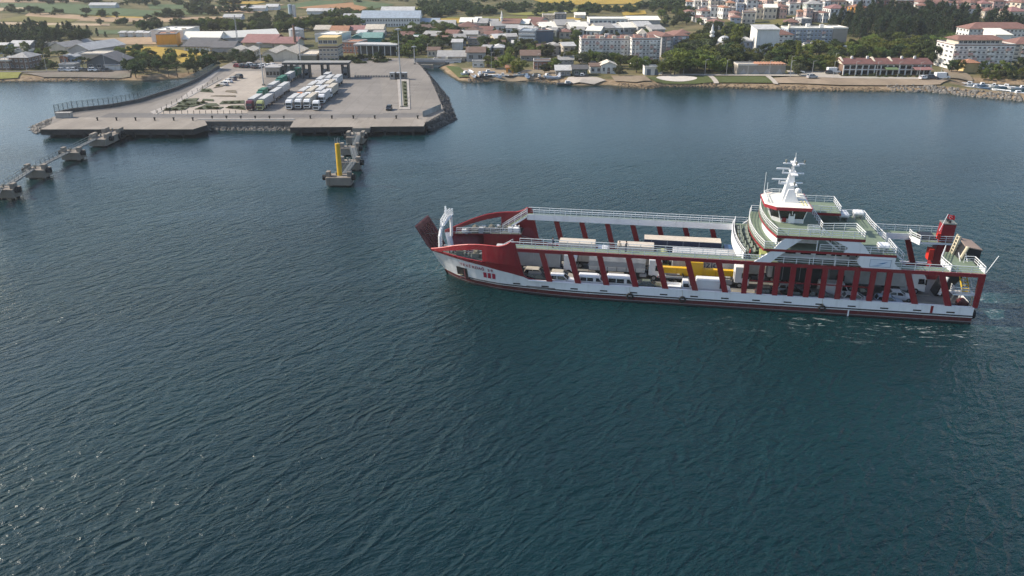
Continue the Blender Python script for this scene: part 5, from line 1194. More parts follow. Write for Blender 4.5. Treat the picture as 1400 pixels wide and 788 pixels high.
drape('round_plaza', [(c0.x + rx_ * math.cos(a), c0.y + ry_ * math.sin(a)) for a in np.linspace(0, 2 * math.pi, 24, endpoint=False)], field_material('plaza_white', (.52, .48, .43), 0, .08), sub=2)
# shore stones on the right
S2 = [at(1215, 124.5), at(1270, 125.3), at(1292, 127), at(1330, 131), at(1370, 134.5), at(1400, 137.5)]
rocks('rock_slope', [((p.x, p.y + 4.5, 1.9), (p.x, p.y - 1.5, -.2)) for p in S2], 380, .6, M_RK, 8, 'pale boulder breakwater at the far right')
S3 = [at(x, y) for x, y in [(845, 118), (885, 121), (910, 117.8), (950, 117.8), (1000, 119.8), (1060, 122.3), (1100, 123.6), (1160, 124.3), (1215, 124.6)]]
rocks('shore_stones', [((p.x, p.y + 2.5, 1.1), (p.x, p.y - 1.5, -.2)) for p in S3], 520, .42, [mat('rock_brown', (.17, .125, .08), .95, .35, .8), mat('rock_umber', (.11, .085, .06), .95, .35, .8)], 9, 'brown stones along the right hand shore')
S4 = [at(x, y) for x, y in [(-10, 112), (60, 111.4), (110, 110.9), (165, 110)]]
rocks('shore_stones', [((p.x, p.y + 2.5, 1.0), (p.x, p.y - 1.2, -.2)) for p in S4], 300, .42, [mat('rock_brown'), mat('rock_grey')], 10, 'small stones along the left hand shore')
S5 = [at(x, y) for x, y in [(640, 112.5), (668, 111), (700, 110), (730, 111.5), (765, 114.5)]]
rocks('shore_stones', [((p.x, p.y + 2.5, 1.1), (p.x, p.y - 1.2, -.2)) for p in S5], 260, .45, [mat('rock_brown'), mat('rock_grey')], 12, 'stones along the boat yard shore')

# ------------------------------------------------------------------ buildings
WC = {'white': (.66, .65, .62), 'cream': (.56, .50, .40), 'beige': (.43, .37, .29), 'grey': (.32, .32, .32), 'dgrey': (.12, .125, .13), 'pink': (.50, .34, .30), 'yellow': (.58, .44, .20), 'brown': (.17, .11, .08), 'blue': (.28, .34, .42), 'slate': (.10, .125, .16), 'orange': (.66, .30, .035), 'stone': (.27, .25, .22), 'green': (.10, .13, .10), 'teal': (.03, .20, .20), 'brick': (.30, .13, .08), 'olive': (.18, .17, .12), 'palegreen': (.48, .53, .48), 'terra': (.44, .19, .12)}
def wallm(c): return mat('wall_' + c, WC[c], .85, .10, .25, stain=.28)
RC = {'red': (.185, .095, .075), 'orange': (.31, .15, .085), 'grey': (.30, .295, .285), 'white': (.60, .58, .55), 'cream': (.50, .45, .37), 'brown': (.13, .085, .065), 'brick': (.15, .065, .055), 'pink': (.25, .125, .115), 'dgrey': (.10, .10, .105), 'pale': (.43, .43, .42), 'teal': (.13, .24, .22), 'blue': (.30, .36, .42)}
def roofm(c):
    nm = 'roof_' + c
    if nm in MATS: return MATS[nm]
    m = mat(nm, RC[c], .85, .20, .5, stain=.3, rnd=.15); nt = m.node_tree
    tc = nt.nodes.new('ShaderNodeTexCoord'); wv = nt.nodes.new('ShaderNodeTexWave'); wv.bands_direction = 'X'; wv.inputs['Scale'].default_value = 1.1; wv.inputs['Distortion'].default_value = .4; nt.links.new(tc.outputs['Object'], wv.inputs['Vector'])
    bp = nt.nodes.new('ShaderNodeBump'); bp.inputs['Strength'].default_value = .5; bp.inputs['Distance'].default_value = .08; nt.links.new(wv.outputs[1], bp.inputs['Height']); nt.links.new(bp.outputs[0], nt.nodes['Principled BSDF'].inputs['Normal'])
    return m
M_FRAME = mat('window_frame', (.55, .54, .52), .6, .1); M_PANE = mat('window_pane', (.060, .068, .075), .18, .3, .3, rnd=.6)
WIN = {}
def win_mesh(w, h):
    k = (round(w, 1), round(h, 1))
    if k not in WIN:
        w, h = k; o = MB(); f = .09
        o.box(-w / 2, w / 2, -.05, .05, -h / 2, -h / 2 + f, 0); o.box(-w / 2, w / 2, -.05, .05, h / 2 - f, h / 2, 0); o.box(-w / 2, -w / 2 + f, -.05, .05, -h / 2, h / 2, 0); o.box(w / 2 - f, w / 2, -.05, .05, -h / 2, h / 2, 0); o.box(-.03, .03, -.04, .05, -h / 2, h / 2, 0)
        o.face([(-w / 2 + f, -.015, -h / 2 + f), (w / 2 - f, -.015, -h / 2 + f), (w / 2 - f, -.015, h / 2 - f), (-w / 2 + f, -.015, h / 2 - f)], 1)
        o.box(-w / 2 - .08, w / 2 + .08, -.16, .05, -h / 2 - .1, -h / 2 - .005, 0)
        WIN[k] = o.mesh('window', [M_FRAME, M_PANE], fixn=False)
    return WIN[k]
def put_windows(t, W, D, H, st, cols, side_cols=None, base=0.0, faces='flr', wf=.5, hf=.5, skip=None):
    fh = (H - base) / st; hh = fh * hf
    def row(n, L, fn, rz):
        w = min(2.4, L / n * wf)
        for s in range(st):
            for c in range(n):
                if skip and (s, c) in skip: continue
                x = -L / 2 + L * (c + .5) / n; z = base + fh * (s + .52); link('window', win_mesh(w, hh), t, fn(x, z), rz)
    if 'f' in faces: row(cols, W, lambda x, z: (x, -.03, z), 0)
    sc_ = side_cols or max(1, round(D / max(W / cols, 2.5)))
    if 'l' in faces: row(sc_, D, lambda x, z: (-W / 2 - .03, D / 2 - x, z), -math.pi / 2)
    if 'r' in faces: row(sc_, D, lambda x, z: (W / 2 + .03, D / 2 + x, z), math.pi / 2)
def roof(t, kind, W, D, H, c, e=.5, rh=None, axis='x'):
    x0, x1, y0, y1 = -W / 2 - e, W / 2 + e, -e, D + e; o = MB(); rh = rh or min(W, D) * .22
    if kind == 'flat':
        o.box(-W / 2 - .12, W / 2 + .12, -.12, D + .12, H + .003, H + .28); o.build('roof', roofm(c), t)
        o = MB()
        for b in ((-W / 2 - .14, W / 2 + .14, -.14, .1), (-W / 2 - .14, W / 2 + .14, D - .1, D + .14), (-W / 2 - .14, -W / 2 + .1, .1, D - .1), (W / 2 - .1, W / 2 + .14, .1, D - .1)): o.box(b[0], b[1], b[2], b[3], H + .283, H + .75)
        return o.build('parapet', mat('parapet', (.50, .48, .45), .85, .12, stain=.2), t)
    if kind == 'gable':
        if axis == 'x': prof = [(y0, H - .05), (D / 2, H + rh), (y1, H - .05), (y1, H + .13), (D / 2, H + rh + .2), (y0, H + .13)]; o.extr([(x0, y, z) for y, z in prof], (x1 - x0, 0, 0)); g = [[(x, 0, H), (x, D, H), (x, D / 2, H + rh)] for x in (-W / 2, W / 2)]
        else: prof = [(x0, H - .05), (0, H + rh), (x1, H - .05), (x1, H + .13), (0, H + rh + .2), (x0, H + .13)]; o.extr([(x, y0, z) for x, z in prof], (0, y1 - y0, 0)); g = [[(-W / 2, y, H), (W / 2, y, H), (0, y, H + rh)] for y in (0, D)]
        r_ = o.build('roof', roofm(c), t)
        return r_, g
    if kind == 'hip':
        m = min(W, D) / 2; lo = [(x0, y0, H), (x1, y0, H), (x1, y1, H), (x0, y1, H)]
        if W >= D: ra, rb = (x0 + m + e, D / 2, H + rh), (x1 - m - e, D / 2, H + rh); fs = [[lo[0], lo[1], rb, ra], [lo[1], lo[2], rb], [lo[2], lo[3], ra, rb], [lo[3], lo[0], ra]]
        else: ra, rb = (0, y0 + m + e, H + rh), (0, y1 - m - e, H + rh); fs = [[lo[0], lo[1], ra], [lo[1], lo[2], rb, ra], [lo[2], lo[3], rb], [lo[3], lo[0], ra, rb]]
        for f in fs: o.face(f)
        o.box(x0, x1, y0, y1, H - .14, H - .004); return o.build('roof', roofm(c), t)
    if kind == 'shed':
        o.extr([(x0, y0, H - .02), (x1, y0, H - .02), (x1, y1, H + rh), (x0, y1, H + rh)], (0, 0, .18)); return o.build('roof', roofm(c), t)
def bld(px0, px1, pyb, pyt, D, label, wall='white', rk='flat', rc='grey', st=0, cols=0, rot=0.0, name='house', cat='house', group=None, faces='flr', base=0.0, axis='x', rh=None, eave=.5, side_cols=None, chim=False, wf=.5, hf=.5, sink=1.5):
    """front edge runs between two photograph pixels on the ground; top of the front wall at pyt"""
    A, B = at(px0, pyb), at(px1, pyb); C = (A + B) / 2; W = max(2.0, (B - A).length); H = max(2.2, (pyb - pyt) * mpp(C) / .96)
    t = thing(name, label, cat, (C.x, C.y, min(A.z, B.z)), rot, group)
    o = MB(); o.box(-W / 2, W / 2, 0, D, -sink, H); 
    g = None
    if rk == 'gable':
        r_, g = roof(t, rk, W, D, H, rc, eave, rh, axis)
        for tri in g: o.face(tri)
    elif rk == 'shed':
        q = rh or min(W, D) * .22; roof(t, rk, W, D, H, rc, eave, rh)
        for x in (-W / 2, W / 2): o.face([(x, 0, H), (x, D, H), (x, D, H + q)])
        o.face([(-W / 2, D, H), (W / 2, D, H), (W / 2, D, H + q), (-W / 2, D, H + q)])
    else: roof(t, rk, W, D, H, rc, eave, rh)
    o.build('wall', wallm(wall), t)
    if rk == 'flat' and W > 8 and cat in ('house', 'apartment house', 'apartment block', 'tower block', 'hotel', 'office', 'factory'):
        rq = random.Random(label)
        for _ in range(max(2, int(W / 5))):
            x, y = rq.uniform(-W * .42, W * .38), rq.uniform(D * .25, D * .8); s1, s2 = rq.uniform(.8, 2.2), rq.uniform(.8, 1.8); q = MB(); q.box(x, x + s1, y, y + s2, H + .28, H + .28 + rq.uniform(.7, 1.9)); q.build('rooftop_unit', wallm(rq.choice(('white', 'grey', 'cream'))), t)
    if chim: o = MB(); o.box(W * .2, W * .2 + .7, D * .55, D * .55 + .7, H, H + min(W, D) * .22 + .9); o.build('chimney', mat('chimney_brick', (.24, .14, .10), .9, .2), t)
    if st: put_windows(t, W, D, H, st, cols, side_cols, base, faces, wf, hf)
    return t, W, D, H
def door(t, x, w, h, y=-.05, c='brown'): o = MB(); o.box(x - w / 2, x + w / 2, y, y + .08, 0, h); o.build('door', mat('door_' + c, WC[c], .6, .1), t)
# --- left shore
bld(-12, 15, 96, 85, 9, 'low house with cream flat roof cut by the left picture edge', 'brown', 'flat', 'cream', 1, 5)
bld(15, 41, 95, 80, 11, 'dark brown house with grey roof near the left edge', 'brown', 'hip', 'grey', 2, 4)
bld(14, 38, 77.5, 73, 7, 'small hut with white flat roof left of the umbrella pine', 'grey', 'flat', 'white')
bld(-5, 9, 74, 64, 8, 'pale blue gabled house at the left edge', 'blue', 'gable', 'pale', 1, 2)
bld(12, 40, 70, 67, 12, 'low shed with light grey roof behind the left houses', 'grey', 'gable', 'pale')
bld(49, 69, 67, 61.5, 9, 'small white flat building above the left sheds', 'white', 'flat', 'white', 1, 3)
bld(66, 92, 71, 66, 22, 'long shed with beige gable roof left of the pale one', 'cream', 'gable', 'grey', name='warehouse', cat='warehouse', axis='y', rot=-.25)
bld(92, 126, 77, 69, 26, 'long warehouse with pale grey gable roof on the left shore', 'grey', 'gable', 'pale', name='warehouse', cat='warehouse', axis='y', rot=-.25)
bld(103, 153, 82, 76.5, 14, 'low warehouse with flat cream roof behind the dark shed', 'beige', 'flat', 'cream', name='warehouse', cat='warehouse')
bld(120, 165, 97, 86, 14, 'dark grey gabled shed with a white end wall on the left shore', 'dgrey', 'gable', 'dgrey', 1, 4, name='warehouse', cat='warehouse', axis='y')
bld(145, 165, 97.5, 90, 6, 'low annex leaning on the dark gabled shed', 'white', 'shed', 'grey')
bld(83, 93, 88, 79, 6, 'small red and white gabled house between two umbrella pines', 'terra', 'gable', 'pale', 1, 2, axis='y')
bld(93, 103, 87.5, 79, 6, 'small blue grey house next to the red one', 'blue', 'gable', 'pale', 1, 2, axis='y')
bld(82, 103, 97, 91, 5, 'low flat grey hut by the left shore road', 'grey', 'flat', 'grey', 1, 4)
# --- works behind the quay
t, W, D, H = bld(208, 252, 58, 44.5, 26, 'white factory block behind the orange one', 'white', 'flat', 'white', name='factory', cat='factory')
t, W, D, H = bld(216, 242, 64, 49, 14, 'orange boxy building left of the white warehouse', 'orange', 'flat', 'orange', rot=.22, name='factory', cat='factory')
o = MB(); o.box(-W / 2 - .04, W / 2 + .04, -.06, .0, 0, 1.0); o.build('plinth', wallm('cream'), t)
t, W, D, H = bld(264, 296, 58, 53.5, 40, 'long white warehouse with a broad low gable roof', 'grey', 'gable', 'white', rot=-1.0, name='warehouse', cat='warehouse', axis='y', rh=3)
bld(250, 300, 61, 55, 16, 'low white annex in front of the long warehouse', 'white', 'gable', 'white', name='warehouse', cat='warehouse')
t, W, D, H = bld(250, 290, 70, 65, 22, 'low hall with dark grey roof and cream pilasters', 'cream', 'gable', 'dgrey', rot=-.12, name='workshop', cat='workshop', eave=1.0)
for k in range(9): o = MB(); x = -W / 2 + W * (k + .5) / 9; o.box(x - .3, x + .3, -.35, -.02, 0, H - .3); o.build('pilaster', wallm('white'), t)
bld(290, 320, 72, 66, 15, 'low hall with dark roof right of the pilastered one', 'grey', 'gable', 'dgrey', name='workshop', cat='workshop')
bld(312, 330, 77, 70.5, 12, 'cream gabled house left of two behind the car park', 'cream', 'gable', 'cream', 1, 2, axis='y')
bld(330, 346, 79, 71, 12, 'cream gabled house right of two behind the car park', 'cream', 'gable', 'cream', 1, 2, axis='y')
bld(334, 374, 65, 59, 18, 'long hall with red roof and cream wall, left half', 'cream', 'gable', 'pink', rot=-.1, name='workshop', cat='workshop', eave=1.5)
bld(374, 403, 66, 60, 16, 'long hall with red roof and dark eaves, right half', 'cream', 'gable', 'pink', rot=-.1, name='workshop', cat='workshop', eave=1.5)
bld(360, 378, 85, 74, 22, 'beige hall with gable end, left of a pair behind the customs office', 'cream', 'gable', 'cream', axis='y', name='workshop', cat='workshop')
bld(378, 407, 85, 75, 22, 'beige hall with gable end, right of a pair behind the customs office', 'cream', 'gable', 'cream', axis='y', name='workshop', cat='workshop')
bld(407, 433, 84.5, 77, 18, 'low olive fronted hall joined to the beige halls', 'olive', 'flat', 'cream', name='workshop', cat='workshop')
t, W, D, H = bld(437, 463, 84, 67, 12, 'office block with cream top storey and dark window bands', 'beige', 'flat', 'brown', 3, 5, name='office_block', cat='office', wf=.7)
o = MB(); o.box(-W / 2 - .4, W / 2 + .4, -.4, D + .4, H + .3, H + .6); o.build('cornice', roofm('brown'), t); o = MB(); o.box(-W / 2, W / 2, .2, D, H + .603, H + 4.6); o.build('top_storey', wallm('yellow'), t)
for k in range(4): link('window', win_mesh(2.0, 1.6), t, (-W / 2 + W * (k + .5) / 4, .17, H + 2.6), 0)
t, W, D, H = bld(430, 463, 58, 49.5, 20, 'white factory hall with a dark round mark on its front', 'white', 'flat', 'white', name='factory', cat='factory', rot=-.2)
o = MB(); o.lathe([(.05, -.1), (1.3, -.1), (1.3, .0), (.05, .0)], 12, (W * .3, -.03, H * .5), 0, 'y'); o.build('round_mark', mat('mark_navy', (.03, .04, .08), .6, .1), t)
bld(468, 492, 73, 60, 12, 'terracotta painted building right of the office block', 'terra', 'flat', 'orange', 2, 5, rot=-.2, name='workshop', cat='workshop')
t = thing('filling_station', 'long grey canopy on slim columns right of the terracotta building', 'canopy', tuple(at(514, 76)), -.12)
o = MB(); o.box(-11, 11, -1, 9, 4.6, 5.3); o.build('canopy_roof', roofm('pale'), t)
for k in range(8): o = MB(); o.box(-10.5 + k * 3, -10.2 + k * 3, -.5, -.2, 0, 4.6); o.build('column', M_RAIL, t)
o = MB(); o.box(-10.5, 9, 5, 8.6, 0, 4.4); o.build('wall', wallm('dgrey'), t)
bld(481, 496, 57, 53, 14, 'teal gabled warehouse, pale end', 'teal', 'gable', 'teal', axis='y', name='warehouse', cat='warehouse'); bld(496, 522, 58, 52.5, 12, 'teal long warehouse side', 'teal', 'gable', 'teal', name='warehouse', cat='warehouse')
t, W, D, H = bld(494, 574, 37, 26, 18, 'long white and blue factory with a row of windows far behind the quay', 'white', 'gable', 'blue', 2, 22, name='factory', cat='factory', wf=.6)
bld(468, 494, 33, 27, 20, 'pale wing left of the long white and blue factory', 'grey', 'gable', 'pale', name='factory', cat='factory'); bld(520, 565, 27, 21.5, 22, 'pale roofed hall behind the long white and blue factory', 'white', 'gable', 'pale', name='factory', cat='factory')
for k, (a, b, y0, y1, w, r) in enumerate([(430, 450, 46, 42, 'beige', 'cream'), (452, 476, 48, 43, 'cream', 'orange'), (478, 500, 47, 42, 'beige', 'pink'), (500, 524, 47, 41, 'cream', 'cream'), (488, 500, 51, 46, 'white', 'pale'), (510, 524, 52, 48, 'grey', 'grey'), (575, 600, 37, 34, 'white', 'blue'), (596, 622, 40, 36, 'white', 'pale')]):
    bld(a, b, y0, y1, 14, '%s low industrial shed, %s from the left behind the works' % ({'beige': 'beige', 'cream': 'cream', 'white': 'white', 'grey': 'grey'}[w], ['first', 'second', 'third', 'fourth', 'fifth', 'sixth', 'seventh', 'eighth'][k]), w, 'gable', r, group='industrial sheds', name='industrial_shed', cat='shed')
def tank(px, pyb, H, r, label, m, cone=True):
    p = at(px, pyb); t = thing('storage_tank', label, 'tank', tuple(p)); o = MB(); o.lathe([(r, 0), (r, H)], 18); o.build('tank_shell', m, t, smooth=False); o = MB(); o.lathe([(r + .15, H), (r + .15, H + .2), (.3, H + r * .35)], 18); o.build('tank_roof', M_STEEL, t)
    o = MB()
    for k in (-.25, .25): o.bar((r + .15, k, 0), (r + .15, k, H + .5), .05)
    o.build('ladder', M_STEEL, t)
tank(406, 53, 5.0, 4.2, 'wide grey storage tank behind the brick chimney', M_STEEL); tank(397.5, 24, 8.5, 1.3, 'slim pale blue silo, left of two', mat('silo_blue', (.33, .42, .48), .5, .1)); tank(402.5, 24, 8.0, 1.2, 'slim pale silo, right of two', mat('silo_pale', (.45, .47, .47), .5, .1))
p = at(404, 66); t = thing('brick_chimney', 'tall dark brick chimney stack behind the beige halls', 'chimney', tuple(p)); o = MB(); o.lathe([(.9, 0), (.6, 11.5)], 10); o.build('stack', mat('chimney_brick', (.24, .14, .10), .9, .2), t); o = MB(); o.lathe([(.7, 11.5), (.75, 11.6), (.75, 12), (.55, 12.05)], 10); o.build('rim', M_BLK, t)
t = thing('lattice_mast', 'thin lattice radio mast behind the white warehouse', 'mast', tuple(at(326, 68))); H = 17.0; o = MB()
for a in range(3): an = a * 2.094; o.bar((.6 * math.cos(an), .6 * math.sin(an), 0), (.15 * math.cos(an), .15 * math.sin(an), H), .06)
for k in range(14):
    f = 1 - k / 14 * .75; g_ = 1 - (k + 1) / 14 * .75
    for a in range(3): o.bar((.6 * f * math.cos(a * 2.094), .6 * f * math.sin(a * 2.094), k * H / 14), (.6 * g_ * math.cos(a * 2.094 + 2.094), .6 * g_ * math.sin(a * 2.094 + 2.094), (k + 1) * H / 14), .04)
o.build('lattice', M_STEEL, t)
# --- canal side and boat yard
o = MB(); t = thing('road_bridge', 'low concrete road bridge at the head of the canal', 'bridge', tuple(flat(588, 85.5, 2.3))); o.box(-7, 7, -1.5, 5, -.6, .3); o.build('bridge_deck', M_CONC, t)
for y in (-1.4, 4.9): o = MB(); o.box(-7, 7, y - .15, y + .15, .3, 1.2); o.build('parapet', wallm('grey'), t)
YARD = [(603, 640, 85.5, 77, 10, 'low open boathouse with grey roof beside the canal', 'beige', 'gable', 'grey', 1, 4), (638, 663, 84.5, 73, 12, 'grey house with wide gabled roof above the boat yard', 'grey', 'gable', 'brown', 1, 2), (601, 622, 88.5, 82, 7, 'white and grey boat shed at the canal bank', 'white', 'flat', 'pale', 1, 3), (585, 601, 78, 70, 7, 'small pale orange house above the canal', 'cream', 'gable', 'brown', 1, 3),
        (618, 632, 68.5, 59, 9, 'plain white gable wall among the trees above the canal', 'white', 'gable', 'pale', 0, 0), (565, 586, 62, 55, 12, 'low shed with mint green roof', 'grey', 'gable', 'teal', 0, 0), (640, 668, 62, 55, 12, 'beige flat house behind the boat yard', 'beige', 'flat', 'brown', 2, 4), (626, 653, 47, 37.5, 13, 'yellow villa with red hip roof', 'yellow', 'hip', 'red', 2, 5),
        (668, 690, 68, 62, 9, 'low cream house with brown roof left of the striped hotel', 'cream', 'gable', 'brown', 1, 3), (670, 688, 75, 68, 9, 'small house with red brown roof above the willows', 'white', 'hip', 'red', 1, 3), (700, 712, 68, 60, 8, 'small white house beside the striped hotel', 'white', 'gable', 'pale', 1, 2), (628, 655, 55, 50, 14, 'house with pale ridge roof behind the yellow villa grounds', 'beige', 'gable', 'pale', 1, 4), (655, 675, 54, 49, 10, 'house with grey roof among the town roofs', 'beige', 'gable', 'grey', 1, 4),
        (730, 753, 96, 86, 8, 'orange brick house with flat roof by the boat yard', 'brick', 'flat', 'brown', 2, 4), (692, 702, 101.5, 93.5, 5, 'tiny orange hut between the two willows', 'orange', 'gable', 'orange', 1, 1), (712, 738, 84, 77, 10, 'brown roofed house behind the orange brick one', 'stone', 'gable', 'brown', 1, 4), (764, 784, 92, 83, 8, 'grey house left of the white cottage', 'grey', 'gable', 'grey', 2, 3),
        (783, 803, 104, 95.5, 6, 'dark green gabled shed on the shore left of the cottage', 'green', 'gable', 'green' if 'green' in RC else 'dgrey', 1, 2), (760, 780, 104.5, 97, 6, 'low grey hut with pale awning on the boat yard shore', 'stone', 'shed', 'pale', 1, 3), (665, 690, 91, 85, 6, 'low house half hidden by the willows', 'brown', 'gable', 'brown', 1, 3)]
for a in YARD: bld(a[0], a[1], a[2], a[3], a[4], a[5], a[6], a[7], a[8], a[9], max(1, a[10]), chim=a[7] == 'hip')
t, W, D, H = bld(646, 662, 92.5, 87.5, 3, 'white caravan on the boat yard', 'white', 'flat', 'white', 1, 2, name='caravan', cat='caravan', faces='f', hf=.35)
# striped hotel
t, W, D, H = bld(709, 731, 68, 46, 14, 'striped pale hotel block with blue roof, left half', 'grey', 'flat', 'blue', 5, 6, rot=-.15, name='hotel', cat='hotel', wf=.55)
for k in range(5): o = MB(); o.box(-W / 2, W / 2, -.8, -.02, H / 5 * k + .1, H / 5 * k + 1.0); o.build('balcony', wallm('white'), t)
t, W, D, H = bld(732, 757, 66, 45, 12, 'dark slate office block right of the striped hotel', 'slate', 'flat', 'red', 4, 4, rot=.3, name='office_block', cat='office', faces='r')
# small mosque behind
p = at(686, 42); t = thing('minaret', 'thin white minaret far behind the boat yard', 'minaret', tuple(p)); o = MB(); o.lathe([(.8, 0), (.7, 7), (1.0, 7.2), (1.0, 7.8), (.6, 7.9), (.55, 9.5), (.02, 12)], 8); o.build('shaft', wallm('white'), t)
bld(687, 705, 41, 36.5, 9, 'small white prayer house beside the thin far minaret', 'white', 'hip', 'pale', 1, 4)
# --- mid background halls
t, W, D, H = bld(806, 860, 36.5, 28, 20, 'long white warehouse with a row of dark doors', 'white', 'flat', 'white', name='warehouse', cat='warehouse', rot=.0)
for k in range(9): o = MB(); x = -W / 2 + W * (k + .5) / 9; o.box(x - .9, x + .9, -.08, -.02, 0, 3.6); o.build('loading_door', mat('door_slate', WC['slate'], .6, .1), t)
bld(859, 902, 37, 28.5, 26, 'white warehouse with plain grey front next to the long one', 'grey', 'gable', 'white', name='warehouse', cat='warehouse', rh=1.5)
bld(742, 758, 31, 22.5, 11, 'cream apartment house standing alone in the fields', 'cream', 'flat', 'cream', 4, 4, name='apartment_block', cat='apartment block'); bld(759, 774, 31, 21, 11, 'dark slate building beside the lone cream apartment house', 'slate', 'flat', 'dgrey', 4, 3, name='apartment_block', cat='apartment block'); bld(786, 800, 25.5, 22.5, 8, 'white roofed bungalow in the yellow fields', 'white', 'gable', 'white'); bld(650, 658, 30.5, 27, 6, 'tiny white hut in the golden field', 'white', 'gable', 'white')
rgt = random.Random(21); ORD = ['first', 'second', 'third', 'fourth', 'fifth', 'sixth', 'seventh', 'eighth', 'ninth', 'tenth', 'eleventh', 'twelfth', 'thirteenth', 'fourteenth', 'fifteenth', 'sixteenth', 'seventeenth', 'eighteenth', 'nineteenth', 'twentieth']
CN = {'white': 'white', 'cream': 'cream', 'beige': 'beige', 'grey': 'grey', 'pink': 'pinkish', 'yellow': 'yellow', 'brown': 'brown', 'stone': 'stone grey', 'palegreen': 'pale green', 'blue': 'bluish', 'brick': 'brick'}
def row(name, xs, yb, h, walls, roofs, where, kinds=('hip', 'gable', 'flat'), D=(9, 13), stw=None, cat='house', w=(11, 17), jit=1.5, grp=None):
    for i, x in enumerate(xs):
        wl_ = rgt.choice(walls); rc = rgt.choice(roofs); k = rgt.choice(kinds); ww = rgt.uniform(*w); y = yb + rgt.uniform(-jit, jit); hh = rgt.uniform(*h)
        pt = at(x, y); hp = hh / mpp(pt); st = max(1, round(hh / 3.0)); cols = max(2, round(ww * mpp(pt) / 3.4))
        bld(x - ww / 2, x + ww / 2, y, y - hp, rgt.uniform(*D), '%s %s with %s %s roof, %s from left %s' % (CN[wl_], cat, rc, k, ORD[i % 20], where), wl_, k, rc, st, cols, rgt.uniform(-.35, .35), name, cat, grp, faces='fl')
row('shed_house', [x for x in np.linspace(560, 700, 11)], 58, (3, 4.5), ['beige', 'grey', 'white', 'cream'], ['grey', 'pale', 'brown', 'red'], 'behind the boat yard', ('gable',), (9, 13), w=(13, 22), jit=6, grp='houses behind the boat yard')
row('shed_house', [x for x in np.linspace(640, 800, 12)], 43, (3, 5), ['white', 'cream', 'grey'], ['pale', 'white', 'red', 'grey'], 'before the golden field', ('gable',), (12, 20), w=(13, 24), jit=2.5, grp='houses before the golden field')
row('shed_house', [x for x in np.linspace(757, 900, 9)], 47.5, (3, 5), ['white', 'cream', 'grey'], ['pale', 'white', 'grey'], 'behind the large apartment house', ('gable',), (14, 22), w=(16, 28), jit=3, grp='halls behind the apartment house')
row('shed_house', [x for x in np.linspace(566, 600, 3)], 50, (3, 4.5), ['beige', 'grey', 'white'], ['grey', 'pale', 'brown'], 'behind the bridge', ('gable',), (9, 13), w=(13, 20), jit=3, grp='houses behind the bridge')
row('shed_house', [x for x in np.linspace(645, 790, 9)], 51.5, (3, 5), ['beige', 'grey', 'white', 'cream'], ['grey', 'pale', 'brown', 'red'], 'behind the hotel', ('gable', 'hip'), (8, 12), w=(12, 19), jit=2.5, grp='houses behind the hotel')
row('shed_house', [664, 682, 742, 762, 778], 79, (3, 5), ['beige', 'grey', 'white', 'stone'], ['grey', 'pale', 'brown', 'red'], 'above the willows', ('gable', 'hip'), (7, 10), w=(11, 17), jit=3.5, grp='houses above the willows')
# --- large apartment house on the shore
def apartment(px0, px1, pyb, pyt, D, label, st, cols, wall='white', rc='red', bal=(), rot=0.0, rk='flat', faces='flr', side_cols=4):
    t, W, D, H = bld(px0, px1, pyb, pyt, D, label, wall, rk, rc, st, cols, rot, 'apartment_block', 'apartment block', None, faces, .4, side_cols=side_cols, wf=.55, hf=.48)
    fh = (H - .4) / st; cw = W / cols
    for s in range(1, st):
        for c in bal:
            x = -W / 2 + cw * (c + .5); o = MB(); z = .4 + fh * s; o.box(x - cw * .46, x + cw * .46, -1.25, -.02, z - .12, z + .02, 0); o.box(x - cw * .46, x + cw * .46, -1.25, -1.15, z + .02, z + .95, 0); o.build('balcony', wallm('white' if (c + s) % 3 else 'pink'), t)
    for s in range(st): o = MB(); o.box(-W / 2 - .04, W / 2 + .04, -.06, -.005, .4 + fh * s - .12, .4 + fh * s + .08); o.build('floor_band', wallm('grey'), t)
    return t, W, D, H
t, W, D, H = apartment(794, 862, 86.5, 57.5, 13, 'large white apartment house with red tiled attic, left wing', 6, 14, 'white', 'red', (1, 4, 5, 8, 11), 0.0)
for k in range(4):
    o = MB(); x0 = -W / 2 + 1 + k * W / 4; o.extr([(x0, .6, H + .3), (x0 + W / 4 - 1.6, .6, H + .3), (x0 + W / 4 - 2.0, 4.5, H + 1.5), (x0 + .5, 4.5, H + 1.5)], (0, 5, 0)); o.build('attic_roof', roofm('red'), t)
    o = MB(); o.box(x0 + W / 8 - 1.2, x0 + W / 8 + .6, .5, 2.4, H + .28, H + 1.7); o.build('dormer', wallm('cream'), t)
t, W, D, H = apartment(862.5, 901, 88.5, 57, 15, 'large white apartment house with red tiled attic, right wing', 6, 8, 'white', 'red', (1, 2, 5, 6), .05)
for k in range(2): o = MB(); x0 = -W / 2 + 1.5 + k * W / 2; o.extr([(x0, 1, H + .3), (x0 + W / 2 - 3, 1, H + .3), (x0 + W / 2 - 3.5, 5, H + 1.5), (x0 + .5, 5, H + 1.5)], (0, 5, 0)); o.build('attic_roof', roofm('red'), t)
t, W, D, H = bld(872, 884, 60, 47.5, 6, 'small pale pavilion with pyramid roof on top of the town roofs', 'cream', 'hip', 'cream', rh=2.6)
apartment(903, 920, 78, 52, 18, 'narrow grey apartment house right of the large white one', 6, 3, 'grey', 'red', (1,), .25, 'hip'); apartment(920, 940, 76, 51, 16, 'blue grey apartment house with red hip roof right of the large white one', 6, 4, 'blue', 'red', (1, 2), .1, 'hip')
bld(926, 943, 55, 46, 10, 'white house with red roof peeping over the grove', 'white', 'hip', 'red', 3, 3)
